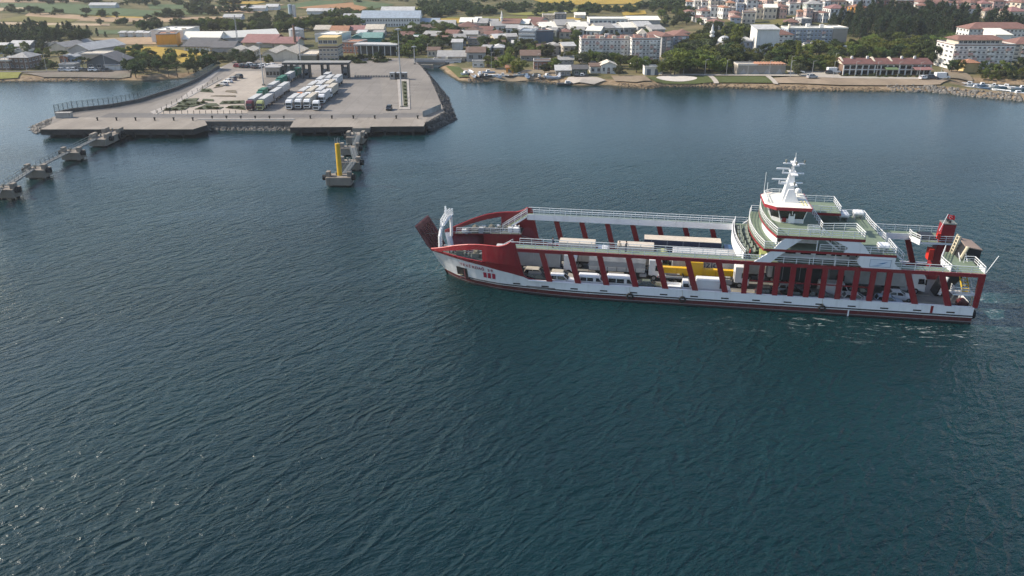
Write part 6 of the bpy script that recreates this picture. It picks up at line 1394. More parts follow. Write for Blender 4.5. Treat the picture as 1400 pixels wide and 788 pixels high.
# cottages on the shore
t, W, D, H = bld(807, 822, 100.5, 92, 7, 'left wing of the white shore cottage with brown roof', 'white', 'gable', 'brown', 1, 2); t, W, D, H = bld(822, 842, 101, 90.5, 8, 'right wing of the white shore cottage with gable end', 'white', 'gable', 'cream', 1, 3, axis='y'); door(t, 0, 1.2, 2.2)
t, W, D, H = bld(881, 904, 103, 94, 6, 'small white flat roofed hut with two dark doors by the lawn', 'white', 'flat', 'white', faces='f'); door(t, -W * .25, 1.6, 2.4, c='slate'); door(t, W * .22, 1.6, 2.4, c='slate')
# mosque
p = at(990, 76); t = thing('mosque', 'small mosque with pale grey dome among the trees', 'mosque', tuple(p)); r = 3.4
o = MB(); o.box(-4.4, 4.4, -2, 7, -1, 5.2); o.build('prayer_hall', wallm('stone'), t); o = MB(); o.lathe([(r + .25, 5.2), (r + .25, 5.9)], 18, (0, 2.5, 0)); o.build('drum', wallm('white'), t)
o = MB(); o.lathe([(r * math.cos(a), 5.9 + r * .95 * math.sin(a)) for a in np.linspace(0, 1.5, 9)], 22, (0, 2.5, 0)); d_ = o.build('dome', mat('dome_lead', (.42, .43, .44), .5, .08), t, smooth=True); o = MB(); o.bar((0, 2.5, 9.1), (0, 2.5, 10.2), .06, 5); o.build('finial', M_YEL, d_)
p = at(971.5, 72); t = thing('minaret', 'tall white minaret left of the grey dome', 'minaret', tuple(p)); H = 38 * mpp(p)
o = MB(); o.lathe([(1.1, 0), (1.1, 3), (.85, 3.6), (.8, H * .55)], 12); o.build('shaft', wallm('white'), t)
for q in (.55, .68): o = MB(); o.lathe([(.8, H * q - .6), (1.25, H * q), (1.25, H * q + .8), (.75, H * q + .85)], 12); o.build('gallery', wallm('white'), t)
o = MB(); o.lathe([(.7, H * .56), (.62, H * .84)], 10); o.build('upper_shaft', wallm('white'), t); o = MB(); o.lathe([(.72, H * .84), (.02, H)], 10); o.build('spire', mat('dome_lead'), t)
# --- right hand buildings
t, W, D, H = bld(1008, 1073, 103, 91, 7, 'long roofless looking stone shed with sawtooth tiles by the shore', 'stone', 'flat', 'cream', name='stone_shed', cat='shed')
for k in range(10): o = MB(); x = -W / 2 + W * (.40 + .6 * (k + .5) / 10); o.extr([(x - .7, -.3, H + .3), (x + .7, -.3, H + .3), (x + .4, -.3, H + .9)], (0, D + .6, 0)); o.build('roof_tile_ridge', roofm('orange'), t)
for k in range(4): o = MB(); x = -W / 2 + W * (k + .5) / 4; o.extr([(x - 1.8, -.03, .3), (x + 1.8, -.03, .3), (x, -.03, 2.6)], (0, .02, 0)); o.build('plaster_patch', wallm('grey'), t)
bld(1010, 1032, 74, 58, 9, 'pale lilac two storey house left of the blank white wall', 'blue', 'hip', 'pale', 2, 3); t, W, D, H = bld(1032, 1062, 76, 43.5, 12, 'tall white apartment house with a blank gable wall', 'white', 'shed', 'pale', rh=1.2, name='apartment_block', cat='apartment block')
put_windows(t, W, D, H * .45, 2, 4, faces='f')
apartment(1050, 1083, 64.5, 49, 12, 'two storey pale house with red roof before the long grey block', 3, 5, 'white', 'red', (), 0, 'hip')
t, W, D, H = apartment(1075, 1136, 63.5, 42, 13, 'long grey blue apartment block with pale flat roof', 4, 12, 'blue', 'white', (2, 5, 9), .0); t, W, D, H = bld(1136, 1156, 63.5, 41.5, 15, 'bare grey concrete end block of the long apartment block', 'stone', 'flat', 'white', name='apartment_block', cat='apartment block')
bld(1100, 1125, 72, 64, 8, 'flat grey annex below the long apartment block', 'grey', 'flat', 'grey', 1, 3); bld(1145, 1180, 76, 70, 5, 'low grey wall house left of the restaurant', 'stone', 'flat', 'grey')
# restaurant
t, W, D, H = bld(1152, 1270, 103, 89, 11, 'long two storey restaurant with red tile roof and white columns', 'brown', 'gable', 'brick', 0, 0, name='restaurant', cat='restaurant', rh=1.7, eave=.8)
for k in range(15): o = MB(); x = -W / 2 + W * k / 14; o.box(x - .22, x + .22, -.45, -.02, 0, H); o.build('column', wallm('white'), t)
for z in (H * .48, H - .35): o = MB(); o.box(-W / 2, W / 2, -.4, -.02, z, z + .35); o.build('beam', wallm('white'), t)
for k in range(14):
    for s in range(2): o = MB(); x = -W / 2 + W * (k + .5) / 14; o.box(x - W * .027, x + W * .027, -.06, -.02, H * (.12 + .5 * s), H * (.40 + .5 * s)); o.build('window', M_DGLS, t)
for x in (-W / 2 - .3, -W * .14, W * .06): o = MB(); o.extr([(x, -.6, H - .2), (x, 11.6, H - .2), (x, 5.5, H + 2.4)], (.7, 0, 0)); o.build('fire_wall', wallm('cream'), t)
for x in (-W * .38, -W * .2, W * .2, W * .35): o = MB(); o.box(x, x + .8, 4.5, 5.3, H + 1.0, H + 2.7); o.build('chimney', wallm('white'), t)
o = MB(); o.extr([(W * .28, -4.5, 2.6), (W * .48, -4.5, 2.6), (W * .48, -.5, 3.4), (W * .28, -.5, 3.4)], (0, 0, .15)); o.build('awning', roofm('pink'), t); o = MB(); o.extr([(-W * .04, -3.5, 2.6), (W * .1, -3.5, 2.6), (W * .1, -.5, 3.3), (-W * .04, -.5, 3.3)], (0, 0, .15)); o.build('awning', mat('awning_green', (.12, .17, .08), .7, .1), t)
# hotel like blocks at the right
t, W, D, H = apartment(1299, 1381, 95, 65, 16, 'big white apartment house with red roof and blue balconies at the right', 5, 13, 'white', 'red', (0, 3, 4, 7, 8, 11), .0, 'flat')
o = MB(); o.box(-W * .42, W * .30, 1.5, 12, H + .28, H + 2.2); tp_ = o.build('top_storey', wallm('cream'), t); o = MB(); m_ = 3.0
lo = [(-W * .46, .6, H + 2.2), (W * .34, .6, H + 2.2), (W * .34, 13, H + 2.2), (-W * .46, 13, H + 2.2)]; hi = [(-W * .36, 5.5, H + 3.7), (W * .24, 5.5, H + 3.7), (W * .24, 8, H + 3.7), (-W * .36, 8, H + 3.7)]; o.frust(lo, hi); o.build('attic_roof', roofm('red'), t)
for k in range(9): link('window', win_mesh(1.6, 1.2), t, (-W * .38 + k * W * .075, 1.46, H + 1.3), 0)
t, W, D, H = bld(1317, 1337, 99.5, 87, 6, 'small ochre house with orange hip roof before the big apartment house', 'yellow', 'hip', 'orange')
apartment(1320, 1410, 64, 41.5, 13, 'long white apartment block with red roof behind the big one', 4, 16, 'white', 'red', (3, 9), 0, 'hip'); bld(1356, 1378, 74, 50, 12, 'blank white wall block right of the orange roof', 'white', 'shed', 'white', rh=2, name='apartment_block', cat='apartment block'); apartment(1382, 1420, 84, 62, 12, 'cream house with red roof at the right picture edge', 4, 4, 'cream', 'red', (1,), 0, 'hip')
# --- hillside town
TW = [(936, 950, 27, 19, 'pink', 'hip', 'brown'), (951, 962, 31, 25, 'white', 'gable', 'red'), (958, 972, 25, 16, 'white', 'hip', 'red'), (965, 981, 35, 27, 'white', 'flat', 'red'), (975, 990, 41, 31, 'cream', 'hip', 'red'), (989, 1006, 23, 12.5, 'cream', 'flat', 'orange'), (1006, 1016, 24, 8, 'blue', 'flat', 'grey'), (1014, 1032, 33, 18.5, 'cream', 'flat', 'orange'), (998, 1012, 36, 25, 'blue', 'hip', 'red'),
      (1020, 1034, 18, 1.5, 'white', 'hip', 'red'), (1036, 1046, 25, 11, 'pink', 'gable', 'red'), (1043, 1061, 27, 12, 'cream', 'gable', 'white'), (1062, 1077, 21, 10, 'grey', 'hip', 'red'), (1078, 1093, 21, 7, 'white', 'flat', 'orange'), (1072, 1091, 39, 31, 'pink', 'hip', 'red'), (1099, 1108, 14, 4, 'white', 'flat', 'red'), (1101, 1123, 23, 7, 'palegreen', 'hip', 'grey'), (1104, 1119, 29, 20, 'white', 'flat', 'grey'),
      (1094, 1110, 35, 27.5, 'grey', 'flat', 'pale'), (1133, 1157, 27, 13, 'white', 'hip', 'pink'), (1133, 1156, 14, 3, 'cream', 'hip', 'brown'), (1172, 1187, 18, 11, 'orange', 'hip', 'orange'), (1192, 1200, 14, 9, 'white', 'flat', 'white'), (1170, 1194, 12, 1.5, 'brown', 'flat', 'brown'), (1198, 1220, 13, 2, 'brick', 'flat', 'dgrey'), (1224, 1252, 16, 3, 'brown', 'flat', 'brown'), (1255, 1296, 20, 5, 'white', 'hip', 'red'), (1297, 1322, 25, 14, 'white', 'hip', 'red'), (1322, 1345, 24, 13, 'white', 'hip', 'red'),
      (1345, 1362, 26, 16, 'cream', 'hip', 'red'), (1362, 1384, 17, 4, 'beige', 'flat', 'brown'), (1376, 1404, 31, 17, 'cream', 'hip', 'pink'), (1300, 1328, 13, 3, 'white', 'hip', 'red'), (1330, 1356, 13, 2, 'beige', 'hip', 'red'), (1385, 1410, 14, 3, 'cream', 'flat', 'brown'), (978, 991, 13, -6, 'white', 'flat', 'white'), (997, 1007, 12, -6, 'white', 'flat', 'white'), (1008, 1020, 12, -6, 'blue', 'flat', 'grey'), (1118, 1131, 14, 4, 'cream', 'hip', 'red'), (1052, 1064, 14, 4, 'white', 'hip', 'red')]
def tw_where(a, y0): return 'right of the pine wood' if a > 1290 else 'above the pine wood' if a > 1165 else 'left of the pine wood' if a > 1090 else 'on the slope below the town' if y0 > 29 else 'in the hillside town'
TW.sort(); cnt_ = {}
for k, (a, b, y0, y1, w, rk, rc) in enumerate(TW):
    P_ = at((a + b) / 2, y0); st = max(2, round((y0 - y1) * mpp(P_) / 3.0)); cols = max(2, round((b - a) * mpp(P_) / 3.2)); wn_ = {'orange': 'orange'}.get(w) or CN[w]
    kind = 'tower block' if y1 < -5 else 'apartment house' if st > 3 else 'house'
    where = tw_where(a, y0); cnt_[where] = cnt_.get(where, -1) + 1
    bld(a, b, y0, y1, rgt.uniform(9, 13), '%s %s with %s %s roof, %s from left %s' % (wn_, kind, rc, rk, ORD[cnt_[where]], where), w, rk, rc, st, cols, rgt.uniform(-.3, .3), kind.replace(' ', '_'), kind, 'hillside town', faces='fl', chim=rk == 'hip')
row('town_house', list(np.linspace(1024, 1130, 9)), 7, (7, 12), ['white', 'cream', 'pink', 'white', 'beige'], ['red', 'red', 'orange', 'pale', 'cream'], 'in the upper left town', ('hip', 'flat'), (9, 12), w=(9, 13), jit=2.5, grp='upper town houses')
row('town_house', list(np.linspace(1140, 1395, 17)), 6, (9, 14), ['white', 'cream', 'white', 'white', 'beige'], ['red', 'red', 'pink', 'pale', 'cream'], 'in the upper right town', ('hip', 'flat', 'flat'), (9, 12), w=(10, 16), jit=2.5, grp='upper town houses')
row('town_house', list(np.linspace(942, 1022, 8)), 17, (5, 9), ['white', 'cream', 'pink', 'white'], ['red', 'red', 'orange', 'pale', 'cream'], 'below the tower blocks', ('hip', 'flat'), (9, 12), w=(8, 12), jit=3, grp='upper town houses')
row('town_house', list(np.linspace(1170, 1398, 13)), 13, (9, 13), ['white', 'cream', 'white', 'white', 'beige'], ['red', 'red', 'pink', 'pale', 'cream'], 'in the middle right town', ('hip', 'flat', 'flat'), (9, 12), w=(10, 15), jit=2, grp='upper town houses')
row('town_house', list(np.linspace(1094, 1128, 4)), 31, (5, 8), ['white', 'cream', 'pink', 'white'], ['red', 'red', 'orange'], 'beside the pine wood edge', ('hip', 'flat'), (8, 11), w=(8, 11), jit=2, grp='upper town houses')
row('town_house', list(np.linspace(1030, 1398, 19)), 1.5, (9, 14), ['white', 'cream', 'white', 'white', 'beige', 'palegreen'], ['red', 'red', 'orange', 'pale', 'cream'], 'along the top edge', ('hip', 'flat', 'flat'), (9, 12), w=(9, 14), jit=1, grp='upper town houses')
row('town_house', list(np.linspace(1150, 1398, 16)), 9.5, (6, 9), ['white', 'cream', 'pink', 'white', 'beige'], ['red', 'red', 'pink', 'pale', 'cream'], 'in the second right row', ('hip', 'flat', 'flat'), (8, 11), w=(8, 12), jit=1.2, grp='upper town houses')
row('town_house', list(np.linspace(1028, 1128, 8)), 11.5, (6, 9), ['white', 'cream', 'pink', 'white'], ['red', 'red', 'orange'], 'in the second left row', ('hip', 'flat'), (8, 11), w=(8, 11), jit=1.5, grp='upper town houses')
row('town_house', list(np.linspace(945, 1070, 9)), 26, (5, 8), ['white', 'cream', 'pink', 'white'], ['red', 'red', 'orange'], 'on the lower slope', ('hip', 'flat'), (8, 11), w=(8, 12), jit=3, grp='upper town houses')
row('town_house', list(np.linspace(1035, 1130, 7)), 16, (6, 9), ['white', 'cream', 'pink', 'white'], ['red', 'red', 'orange'], 'in the lower left town', ('hip', 'flat'), (9, 12), w=(8, 12), jit=2, grp='upper town houses')
row('town_house', list(np.linspace(1260, 1398, 9)), 20, (6, 9), ['white', 'cream', 'pink', 'white'], ['red', 'red', 'pink'], 'in the lower right town', ('hip',), (9, 12), w=(12, 17), jit=2.5, grp='upper town houses')
row('farm_house', [62, 140, 152, 164, 176, 190, 300, 318, 345, 360, 372, 420, 432, 458, 478], 47, (2.8, 4), ['white', 'cream', 'grey'], ['pale', 'white', 'grey'], 'scattered in the fields on the left', ('gable',), (8, 12), w=(6, 11), jit=2, grp='farm buildings') if False else None
for i, (x, y, w_, h_) in enumerate(sorted([(167, 50.5, 7, 3.4), (178, 50.5, 6, 3), (190, 50.5, 8, 3), (200, 51, 7, 2.8), (140, 11.5, 34, 2.2), (318, 28.5, 24, 4), (352, 16, 22, 4), (333, 15.5, 8, 3), (430, 20, 20, 4), (448, 20, 14, 4), (372, 14, 16, 4)])):
    bld(x - w_ / 2, x + w_ / 2, y, y - h_, 8, 'pale farm shed in the fields, %s from the left' % ORD[i], 'white', 'gable', 'pale', group='farm sheds', name='farm_shed', cat='shed')
# --- street lamps and poles along the shore
def lamp(p, h, label, group):
    t = thing('street_lamp', label, 'street lamp', tuple(p), 0, group); o = MB(); o.bar((0, 0, -.3), (0, 0, h), .09, 6, r2=.06); o.build('pole', M_STEEL, t)
    o = MB(); o.bar((0, 0, h), (.9, -.5, h + .25), .05, 5); o.build('arm', M_STEEL, t); o = MB(); o.box(.7, 1.4, -.75, -.45, h + .18, h + .3); o.build('lamp_head', M_GREY, t)
for i, x in enumerate(np.linspace(905, 1285, 14)): p = at(x, 103.5 + (x - 905) * .014); lamp(p, 6.5, 'street lamp on the right shore path, %s from the left' % ORD[i], 'lamps on the right shore path')
for i, x in enumerate(np.linspace(10, 172, 7)): p = at(x, 98.3); lamp(p, 7.0, 'street lamp on the left shore road, %s from the left' % ORD[i], 'lamps on the left shore road')
for i, (x, y) in enumerate([(545, 88), (585, 83), (640, 88), (672, 97), (735, 99), (770, 98), (1080, 103), (1140, 98)]): p = at(x, y); lamp(p, 7.5, 'tall lamp between the houses, %s from the left' % ORD[i], 'lamps between the houses')
# --- boats
def boat(p, rz, L, label, hullc, cabin, group):
    t = thing('boat', label, 'boat', p, rz, group); W = L * .34; o = MB(); rings = []
    for q, wf, zb, zt in ((0, .8, .15, .85), (.15, .95, .05, .85), (.45, 1, 0, .88), (.75, .75, .05, .98), (.93, .3, .25, 1.1), (1.0, .04, .6, 1.18)):
        x = (q - .5) * L; w = W / 2 * wf; rings.append([(x, -w * .4, zb), (x, w * .4, zb), (x, w, zt), (x, w * .86, zt), (x, w * .7, zt - .3), (x, -w * .7, zt - .3), (x, -w * .86, zt), (x, -w, zt)])
    o.loft(rings); o.build('hull', paint(hullc), t)
    if cabin:
        o = MB(); o.frust([(-.1 * L, -W * .3, .6), (.22 * L, -W * .26, .6), (.22 * L, W * .26, .6), (-.1 * L, W * .3, .6)], [(-.08 * L, -W * .27, 1.7), (.14 * L, -W * .22, 1.7), (.14 * L, W * .22, 1.7), (-.08 * L, W * .27, 1.7)]); c = o.build('cabin', paint('white'), t)
        for s in (-1, 1): o = MB(); y = s * W * .285; o.box(-.05 * L, .12 * L, y - .04, y + .04, 1.1, 1.5); o.build('cabin_window', M_DGLS, c)
    else:
        for q in (-.2, .08): o = MB(); o.box(q * L - .12, q * L + .12, -W * .42, W * .42, .62, .68); o.build('thwart', mat('boat_wood', (.26, .16, .09), .7, .2), t)
rb = random.Random(5)
for i, (x, y) in enumerate([(637, 103), (648, 106.5), (656, 104), (664, 107), (672, 105.5), (680, 107.5), (688, 106), (699, 107), (709, 105), (720, 107), (728, 105), (737, 108), (748, 106.5), (757, 108.5), (765, 106), (795, 106.5), (643, 100.5), (668, 101.5)]):
    p = at(x, y); boat((p.x, p.y, p.z + .1), rb.uniform(0, 6.28), rb.uniform(4.2, 6.2), '%s boat laid up on the boat yard shore, %s from the left' % (('white', 'blue grey', 'white', 'dark')[i % 4], ORD[i]), ('white', 'paleblue', 'white', 'dark')[i % 4], i % 3 != 1, 'boats laid up on shore')
boat(tuple(flat(775, 116.5, .0)), .1, 8, 'dark workboat moored at the slipway', 'grey', True, 'boats afloat')
for i, (x, y) in enumerate([(1326, 117.5), (1334, 118), (1343, 118.8), (1352, 119.2), (1359, 120), (1366, 120.5), (1376, 121), (1387, 122.5), (1398, 123), (1325, 121.5), (1333, 122.2), (1345, 123), (1392, 130), (1368, 126)]):
    p = flat(x, y, -.15); boat(tuple(p), rb.uniform(-.4, .4) + 2.8, rb.uniform(4.5, 7), '%s boat in the small harbour at the right, %s from the left' % (('white', 'white', 'blue grey')[i % 3], ORD[i]), ('white', 'white', 'paleblue')[i % 3], i % 2 == 0, 'boats in the small harbour')
# --- cars ashore
for i, x in enumerate([87, 95, 103, 114, 122.5, 129, 139, 146]):
    p = at(x, 99.3); car(('hatch', 'sedan', 'suv')[i % 3], ('silver', 'white', 'silver', 'dark', 'black', 'white', 'grey', 'dark')[i], (p.x, p.y, p.z + .45), rb.uniform(-.2, .2), '%s car on the left shore road, %s from the left' % (('silver', 'white', 'silver', 'dark', 'black', 'white', 'grey', 'dark')[i], ORD[i]), 'cars on the left shore road')
for i, (x, y, c) in enumerate([(1262, 110, 'white'), (1268, 109.3, 'silver'), (1274, 110, 'dark'), (1281, 109, 'grey'), (1092, 102, 'white'), (1110, 108.8, 'silver'), (1135, 103, 'dark')]):
    p = at(x, y); car(('hatch', 'sedan', 'suv')[i % 3], c, (p.x, p.y, p.z + .5), rb.uniform(-.5, .5), '%s car parked along the right shore path, %s from the left' % (c, ['fourth', 'fifth', 'sixth', 'seventh', 'first', 'second', 'third'][i]), 'cars on the right shore')
p = at(1287, 109.5); van('white', (p.x, p.y, p.z + .5), .1, 'long white van beside the cars at the restaurant', 6.0, 2.1, 2.5, 0); p = at(1139, 102); van('white', (p.x, p.y, p.z + .5), .1, 'white delivery van in front of the restaurant gable', 5.6, 2.0, 2.4, 0)
# ------------------------------------------------------------------ trees
def leaf_material(name, c, var=.35, hue=.12):
    m, nt, b = new_mat(name); l = nt.links
    oi = nt.nodes.new('ShaderNodeObjectInfo'); geo = nt.nodes.new('ShaderNodeNewGeometry')
    tc = nt.nodes.new('ShaderNodeTexCoord'); n1 = noise(nt, tc.outputs['Object'], .9, 3, .6)
    c1 = ramp(nt, n1, [(.3, tuple(q * (1 - var) for q in c)), (.7, (c[0] * (1 + var) * 1.08, c[1] * (1 + var), c[2] * (1 + var) * .9))])
    mr = maprange(nt, oi.outputs['Random'], 0, 1, .72, 1.3, False)
    sc = nt.nodes.new('ShaderNodeVectorMath'); sc.operation = 'SCALE'; l.new(c1, sc.inputs[0]); l.new(mr, sc.inputs['Scale'])
    hs = nt.nodes.new('ShaderNodeHueSaturation'); l.new(maprange(nt, oi.outputs['Random'], 0, 1, .5 - hue * .25, .5 + hue * .2, False), hs.inputs['Hue']); l.new(sc.outputs[0], hs.inputs['Color'])
    l.new(hs.outputs[0], b.inputs['Base Color']); b.inputs['Roughness'].default_value = .75; b.inputs['Specular IOR Level'].default_value = .2
    tr = nt.nodes.new('ShaderNodeBsdfTranslucent'); l.new(hs.outputs[0], tr.inputs[0]); mx = nt.nodes.new('ShaderNodeMixShader'); mx.inputs[0].default_value = .32
    l.new(b.outputs[0], mx.inputs[1]); l.new(tr.outputs[0], mx.inputs[2]); l.new(mx.outputs[0], nt.nodes['Material Output'].inputs[0])
    return m
M_LF = {'round': leaf_material('leaf_green', (.112, .145, .040)), 'dark': leaf_material('leaf_dark', (.055, .080, .030)), 'conifer': leaf_material('needle_dark', (.040, .062, .030), .45, .08), 'light': leaf_material('leaf_light', (.145, .175, .042)), 'pine': leaf_material('needle_pine', (.05, .08, .026)), 'cypress': leaf_material('needle_cypress', (.024, .040, .022), .3, .05), 'bush': leaf_material('leaf_bush', (.062, .080, .028)), 'olive': leaf_material('leaf_olive', (.085, .10, .055))}
M_BARK = mat('bark', (.075, .055, .040), .95, .3, 3)
def crown_mesh(kind, seed):
    """leaf clumps spread through a crown of height 1 (whole tree height 1)"""
    rg = random.Random(seed); vs_, fs_ = [], []
    def leaf(p, s, up=.35):
        n = Vector((rg.gauss(0, 1), rg.gauss(0, 1), rg.gauss(up, .8))).normalized(); a = n.orthogonal().normalized(); b = n.cross(a); q = rg.uniform(0, 6.28); c_, s_ = math.cos(q), math.sin(q)
        a, b = (a * c_ + b * s_) * s, (b * c_ - a * s_) * s * rg.uniform(.5, .9); k = len(vs_)
        vs_.extend([p - a - b * .3, p - a * .2 - b, p + a - b * .2, p + a * .3 + b]); fs_.append((k, k + 1, k + 2, k + 3))
    def clump(c, r, n, s, fl=.75):
        for _ in range(n):
            d = Vector((rg.gauss(0, 1), rg.gauss(0, 1), rg.gauss(0, 1))).normalized() * r * rg.random() ** .45; d.z *= fl; leaf(c + d, s * rg.uniform(.7, 1.4))
    if kind in ('round', 'light', 'dark', 'olive'):
        lobes = rg.randint(22, 28)
        for i in range(lobes):
            d = Vector((rg.gauss(0, 1), rg.gauss(0, 1), rg.gauss(.15, .9))).normalized(); r = rg.uniform(.5, 1.0)
            c = Vector((d.x * .36 * r, d.y * .36 * r, .56 + d.z * .34 * r)); clump(c, rg.uniform(.10, .16), 62, .034)
    elif kind == 'pine':
        for i in range(24):
            a = rg.uniform(0, 6.28); r = .46 * rg.random() ** .5; c = Vector((r * math.cos(a), r * math.sin(a), .84 - .28 * (r / .46) ** 2 * .5 + rg.uniform(-.04, .05))); clump(c, rg.uniform(.08, .12), 46, .028, .5)
    elif kind in ('conifer', 'cypress'):
        w = .23 if kind == 'conifer' else .13
        for i in range(34):
            z = rg.uniform(.12, .97); rr = w * (1 - z) ** .75 * (1.15 if kind == 'conifer' else 1.25) + .015
            if kind == 'cypress' and z < .3: rr *= .5 + z * 1.7
            a = rg.uniform(0, 6.28); q = rr * rg.uniform(.35, 1.0); clump(Vector((q * math.cos(a), q * math.sin(a), z)), .05 + rr * .3, 34, .022, 1.1)
    elif kind == 'poplar':
        for i in range(34):
            z = rg.uniform(.10, .97); rr = .17 * math.sin(math.pi * min(1, (z + .12)) ** .8) ** .7; a = rg.uniform(0, 6.28); q = rr * rg.uniform(.2, .9); clump(Vector((q * math.cos(a), q * math.sin(a), z)), .07, 36, .024, 1.2)
    elif kind == 'bush':
        for i in range(16):
            d = Vector((rg.gauss(0, 1), rg.gauss(0, 1), abs(rg.gauss(0, .8)))).normalized(); r = rg.uniform(.3, 1.0); clump(Vector((d.x * .5 * r, d.y * .5 * r, .22 + d.z * .5 * r)), rg.uniform(.14, .22), 36, .055)
    me = bpy.data.meshes.new('crown'); me.from_pydata([tuple(v) for v in vs_], [], fs_)
    me.materials.append(M_LF.get(kind, M_LF['light'] if kind == 'poplar' else M_LF['round'])); return me
def trunk_mesh(kind, seed):
    rg = random.Random(seed); o = MB(); top = {'pine': .78, 'conifer': .85, 'cypress': .6, 'poplar': .7, 'bush': .3}.get(kind, .55); r = .026 if kind != 'bush' else .03
    o.bar((0, 0, -.08), (rg.uniform(-.01, .01), rg.uniform(-.01, .01), top * .5), r, 6, r2=r * .75); o.bar((0, 0, top * .5), (rg.uniform(-.02, .02), rg.uniform(-.02, .02), top), r * .75, 6, r2=r * .35)
    n = 6 if kind in ('round', 'light', 'dark', 'olive', 'pine') else 3
    for i in range(n):
        a = 6.28 * i / n + rg.uniform(-.3, .3); z = top * rg.uniform(.5, .85); l_ = .24 if kind != 'conifer' else .1; o.bar((0, 0, z), (l_ * math.cos(a), l_ * math.sin(a), z + rg.uniform(.08, .2)), r * .45, 5, r2=r * .15)
    return o.mesh('trunk', M_BARK)
KINDS_T = ['round', 'light', 'dark', 'olive', 'pine', 'conifer', 'cypress', 'poplar', 'bush']
CROWN = {k: [crown_mesh(k, 100 + 7 * i + j) for j in range(3 if k not in ('cypress', 'poplar') else 2)] for i, k in enumerate(KINDS_T)}
TRUNK = {k: trunk_mesh(k, 50 + i) for i, k in enumerate(KINDS_T)}
NAME_T = {'round': 'broadleaf_tree', 'light': 'willow_tree', 'dark': 'evergreen_tree', 'olive': 'olive_tree', 'pine': 'umbrella_pine', 'conifer': 'pine_tree', 'cypress': 'cypress_tree', 'poplar': 'poplar_tree', 'bush': 'shrub'}
rt = random.Random(77)
def tree(kind, p, h, label, group=None, wide=1.0):
    t = thing(NAME_T[kind], label, 'shrub' if kind == 'bush' else 'tree', (p[0], p[1], p[2] - .1), rt.uniform(0, 6.28), group, (h * wide, h * wide, h))
    link('crown', rt.choice(CROWN[kind]), t); link('trunk', TRUNK[kind], t); return t
def tpx(kind, px, py, hpx, label, group=None, wide=1.0):
    p = at(px, py) if not (205 < px < 605 and py > 92) else flat(px, py, QZ); return tree(kind, p, hpx * mpp(p) / .96, label, group, wide)
TAKEN = []
def scatter(poly, n, kinds, hr, label, group, seed, wide=1.0, gap=2.2):
    rg = random.Random(seed); xs = [p[0] for p in poly]; ys = [p[1] for p in poly]; k = tries = 0
    W_ = pxy(poly); wx = [p[0] for p in W_]; wy = [p[1] for p in W_]
    while k < n and tries < n * 30:
        tries += 1; x, y = rg.uniform(min(wx), max(wx)), rg.uniform(min(wy), max(wy))
        if float(seg_dist(W_, x, y)) < 0: continue
        if any((x - a) ** 2 + (y - b) ** 2 < gap * gap for a, b in TAKEN): continue
        z = gz(x, y)
        if z < 1.0: continue
        TAKEN.append((x, y)); k += 1; kd = rg.choice(kinds); tree(kd, (x, y, z), rg.uniform(*hr), label % NAME_T[kd].replace('_', ' '), group, wide * rg.uniform(.85, 1.2))
# named single trees
for i, (x, y, h) in enumerate([(82, 50, 18), (90, 49, 13), (97, 49, 16), (104.5, 48.5, 13), (112, 49, 11), (121, 49.5, 14), (133.5, 50, 11), (144.5, 51, 8)]):
    tpx('cypress' if i in (3, 6) else 'conifer', x, y, h, 'dark conifer in the row on the left, %s from the left' % ORD[i], 'row of dark conifers', 1.25)
tpx('pine', 83, 88, 20, 'umbrella pine leaning over the small red house', wide=1.15); tpx('pine', 114.5, 98, 21, 'lighter umbrella pine on the left shore road', wide=1.0)
for i, (k, x, y, h) in enumerate([('dark', 165, 94, 17), ('dark', 176, 99, 20), ('dark', 186, 107, 26), ('dark', 196, 101, 22), ('dark', 207, 97, 20), ('dark', 217, 99, 20), ('pine', 231, 106, 19), ('pine', 243, 106, 20), ('dark', 226, 97, 16), ('dark', 258, 101, 19), ('dark', 272, 104, 24), ('dark', 284, 100, 27), ('dark', 291, 98, 24), ('dark', 265, 98, 20), ('round', 277, 96, 20)]):
    p_ = at(x, y) if y < 107 else at(x, 106.5); tree(k, p_, h * mpp(p_), '%s in the shore grove left of the quay, %s from the left' % ({'dark': 'dark tree', 'pine': 'umbrella pine', 'round': 'green tree'}[k], ORD[i]), 'shore grove left of the quay', 1.1)
tpx('round', 367.5, 90, 16, 'round green tree in front of the beige halls', wide=1.2); tpx('cypress', 521, 84, 17, 'dark narrow cypress by the grey station canopy', wide=1.8)
for i, (k, x, y, h) in enumerate([('light', 692, 98, 25), ('light', 709, 104, 25), ('round', 668, 93, 18), ('round', 677, 96, 15), ('round', 757, 97, 18), ('dark', 718, 73, 22), ('dark', 605, 70, 22), ('dark', 616, 66, 17), ('round', 576, 74, 18), ('round', 560, 82, 22), ('round', 552, 77, 17), ('dark', 745, 102, 15)]):
    tpx(k, x, y, h, ['light green willow above the boat yard, left of two', 'light green willow above the boat yard, right of two', 'green tree left of the willows', 'small green tree touching the left willow', 'green tree left of the white cottage grounds', 'dark tree right of the striped hotel', 'large dark tree above the canal', 'second dark tree above the canal', 'green tree above the road bridge', 'green tree at the left end of the road bridge', 'green tree behind the bridge road', 'dark tree beside the orange brick house'][i], None, 1.25)
for i, (x, y, h) in enumerate([(748, 79, 17), (775, 89, 17), (784, 86, 15), (793, 91, 18), (805, 88, 17), (815, 89, 17), (826, 91, 18), (838, 89, 16), (848, 93, 17), (860, 91, 15), (870, 98, 19), (881, 98, 19), (846, 103, 13), (893, 97, 15), (906, 103, 17), (917, 100, 22)]):
    tpx('round' if i % 3 else 'olive', x, y + 1.5, h * 1.25, 'street tree in front of the large apartment house, %s from the left' % ORD[i], 'street trees before the apartment house', 1.15)
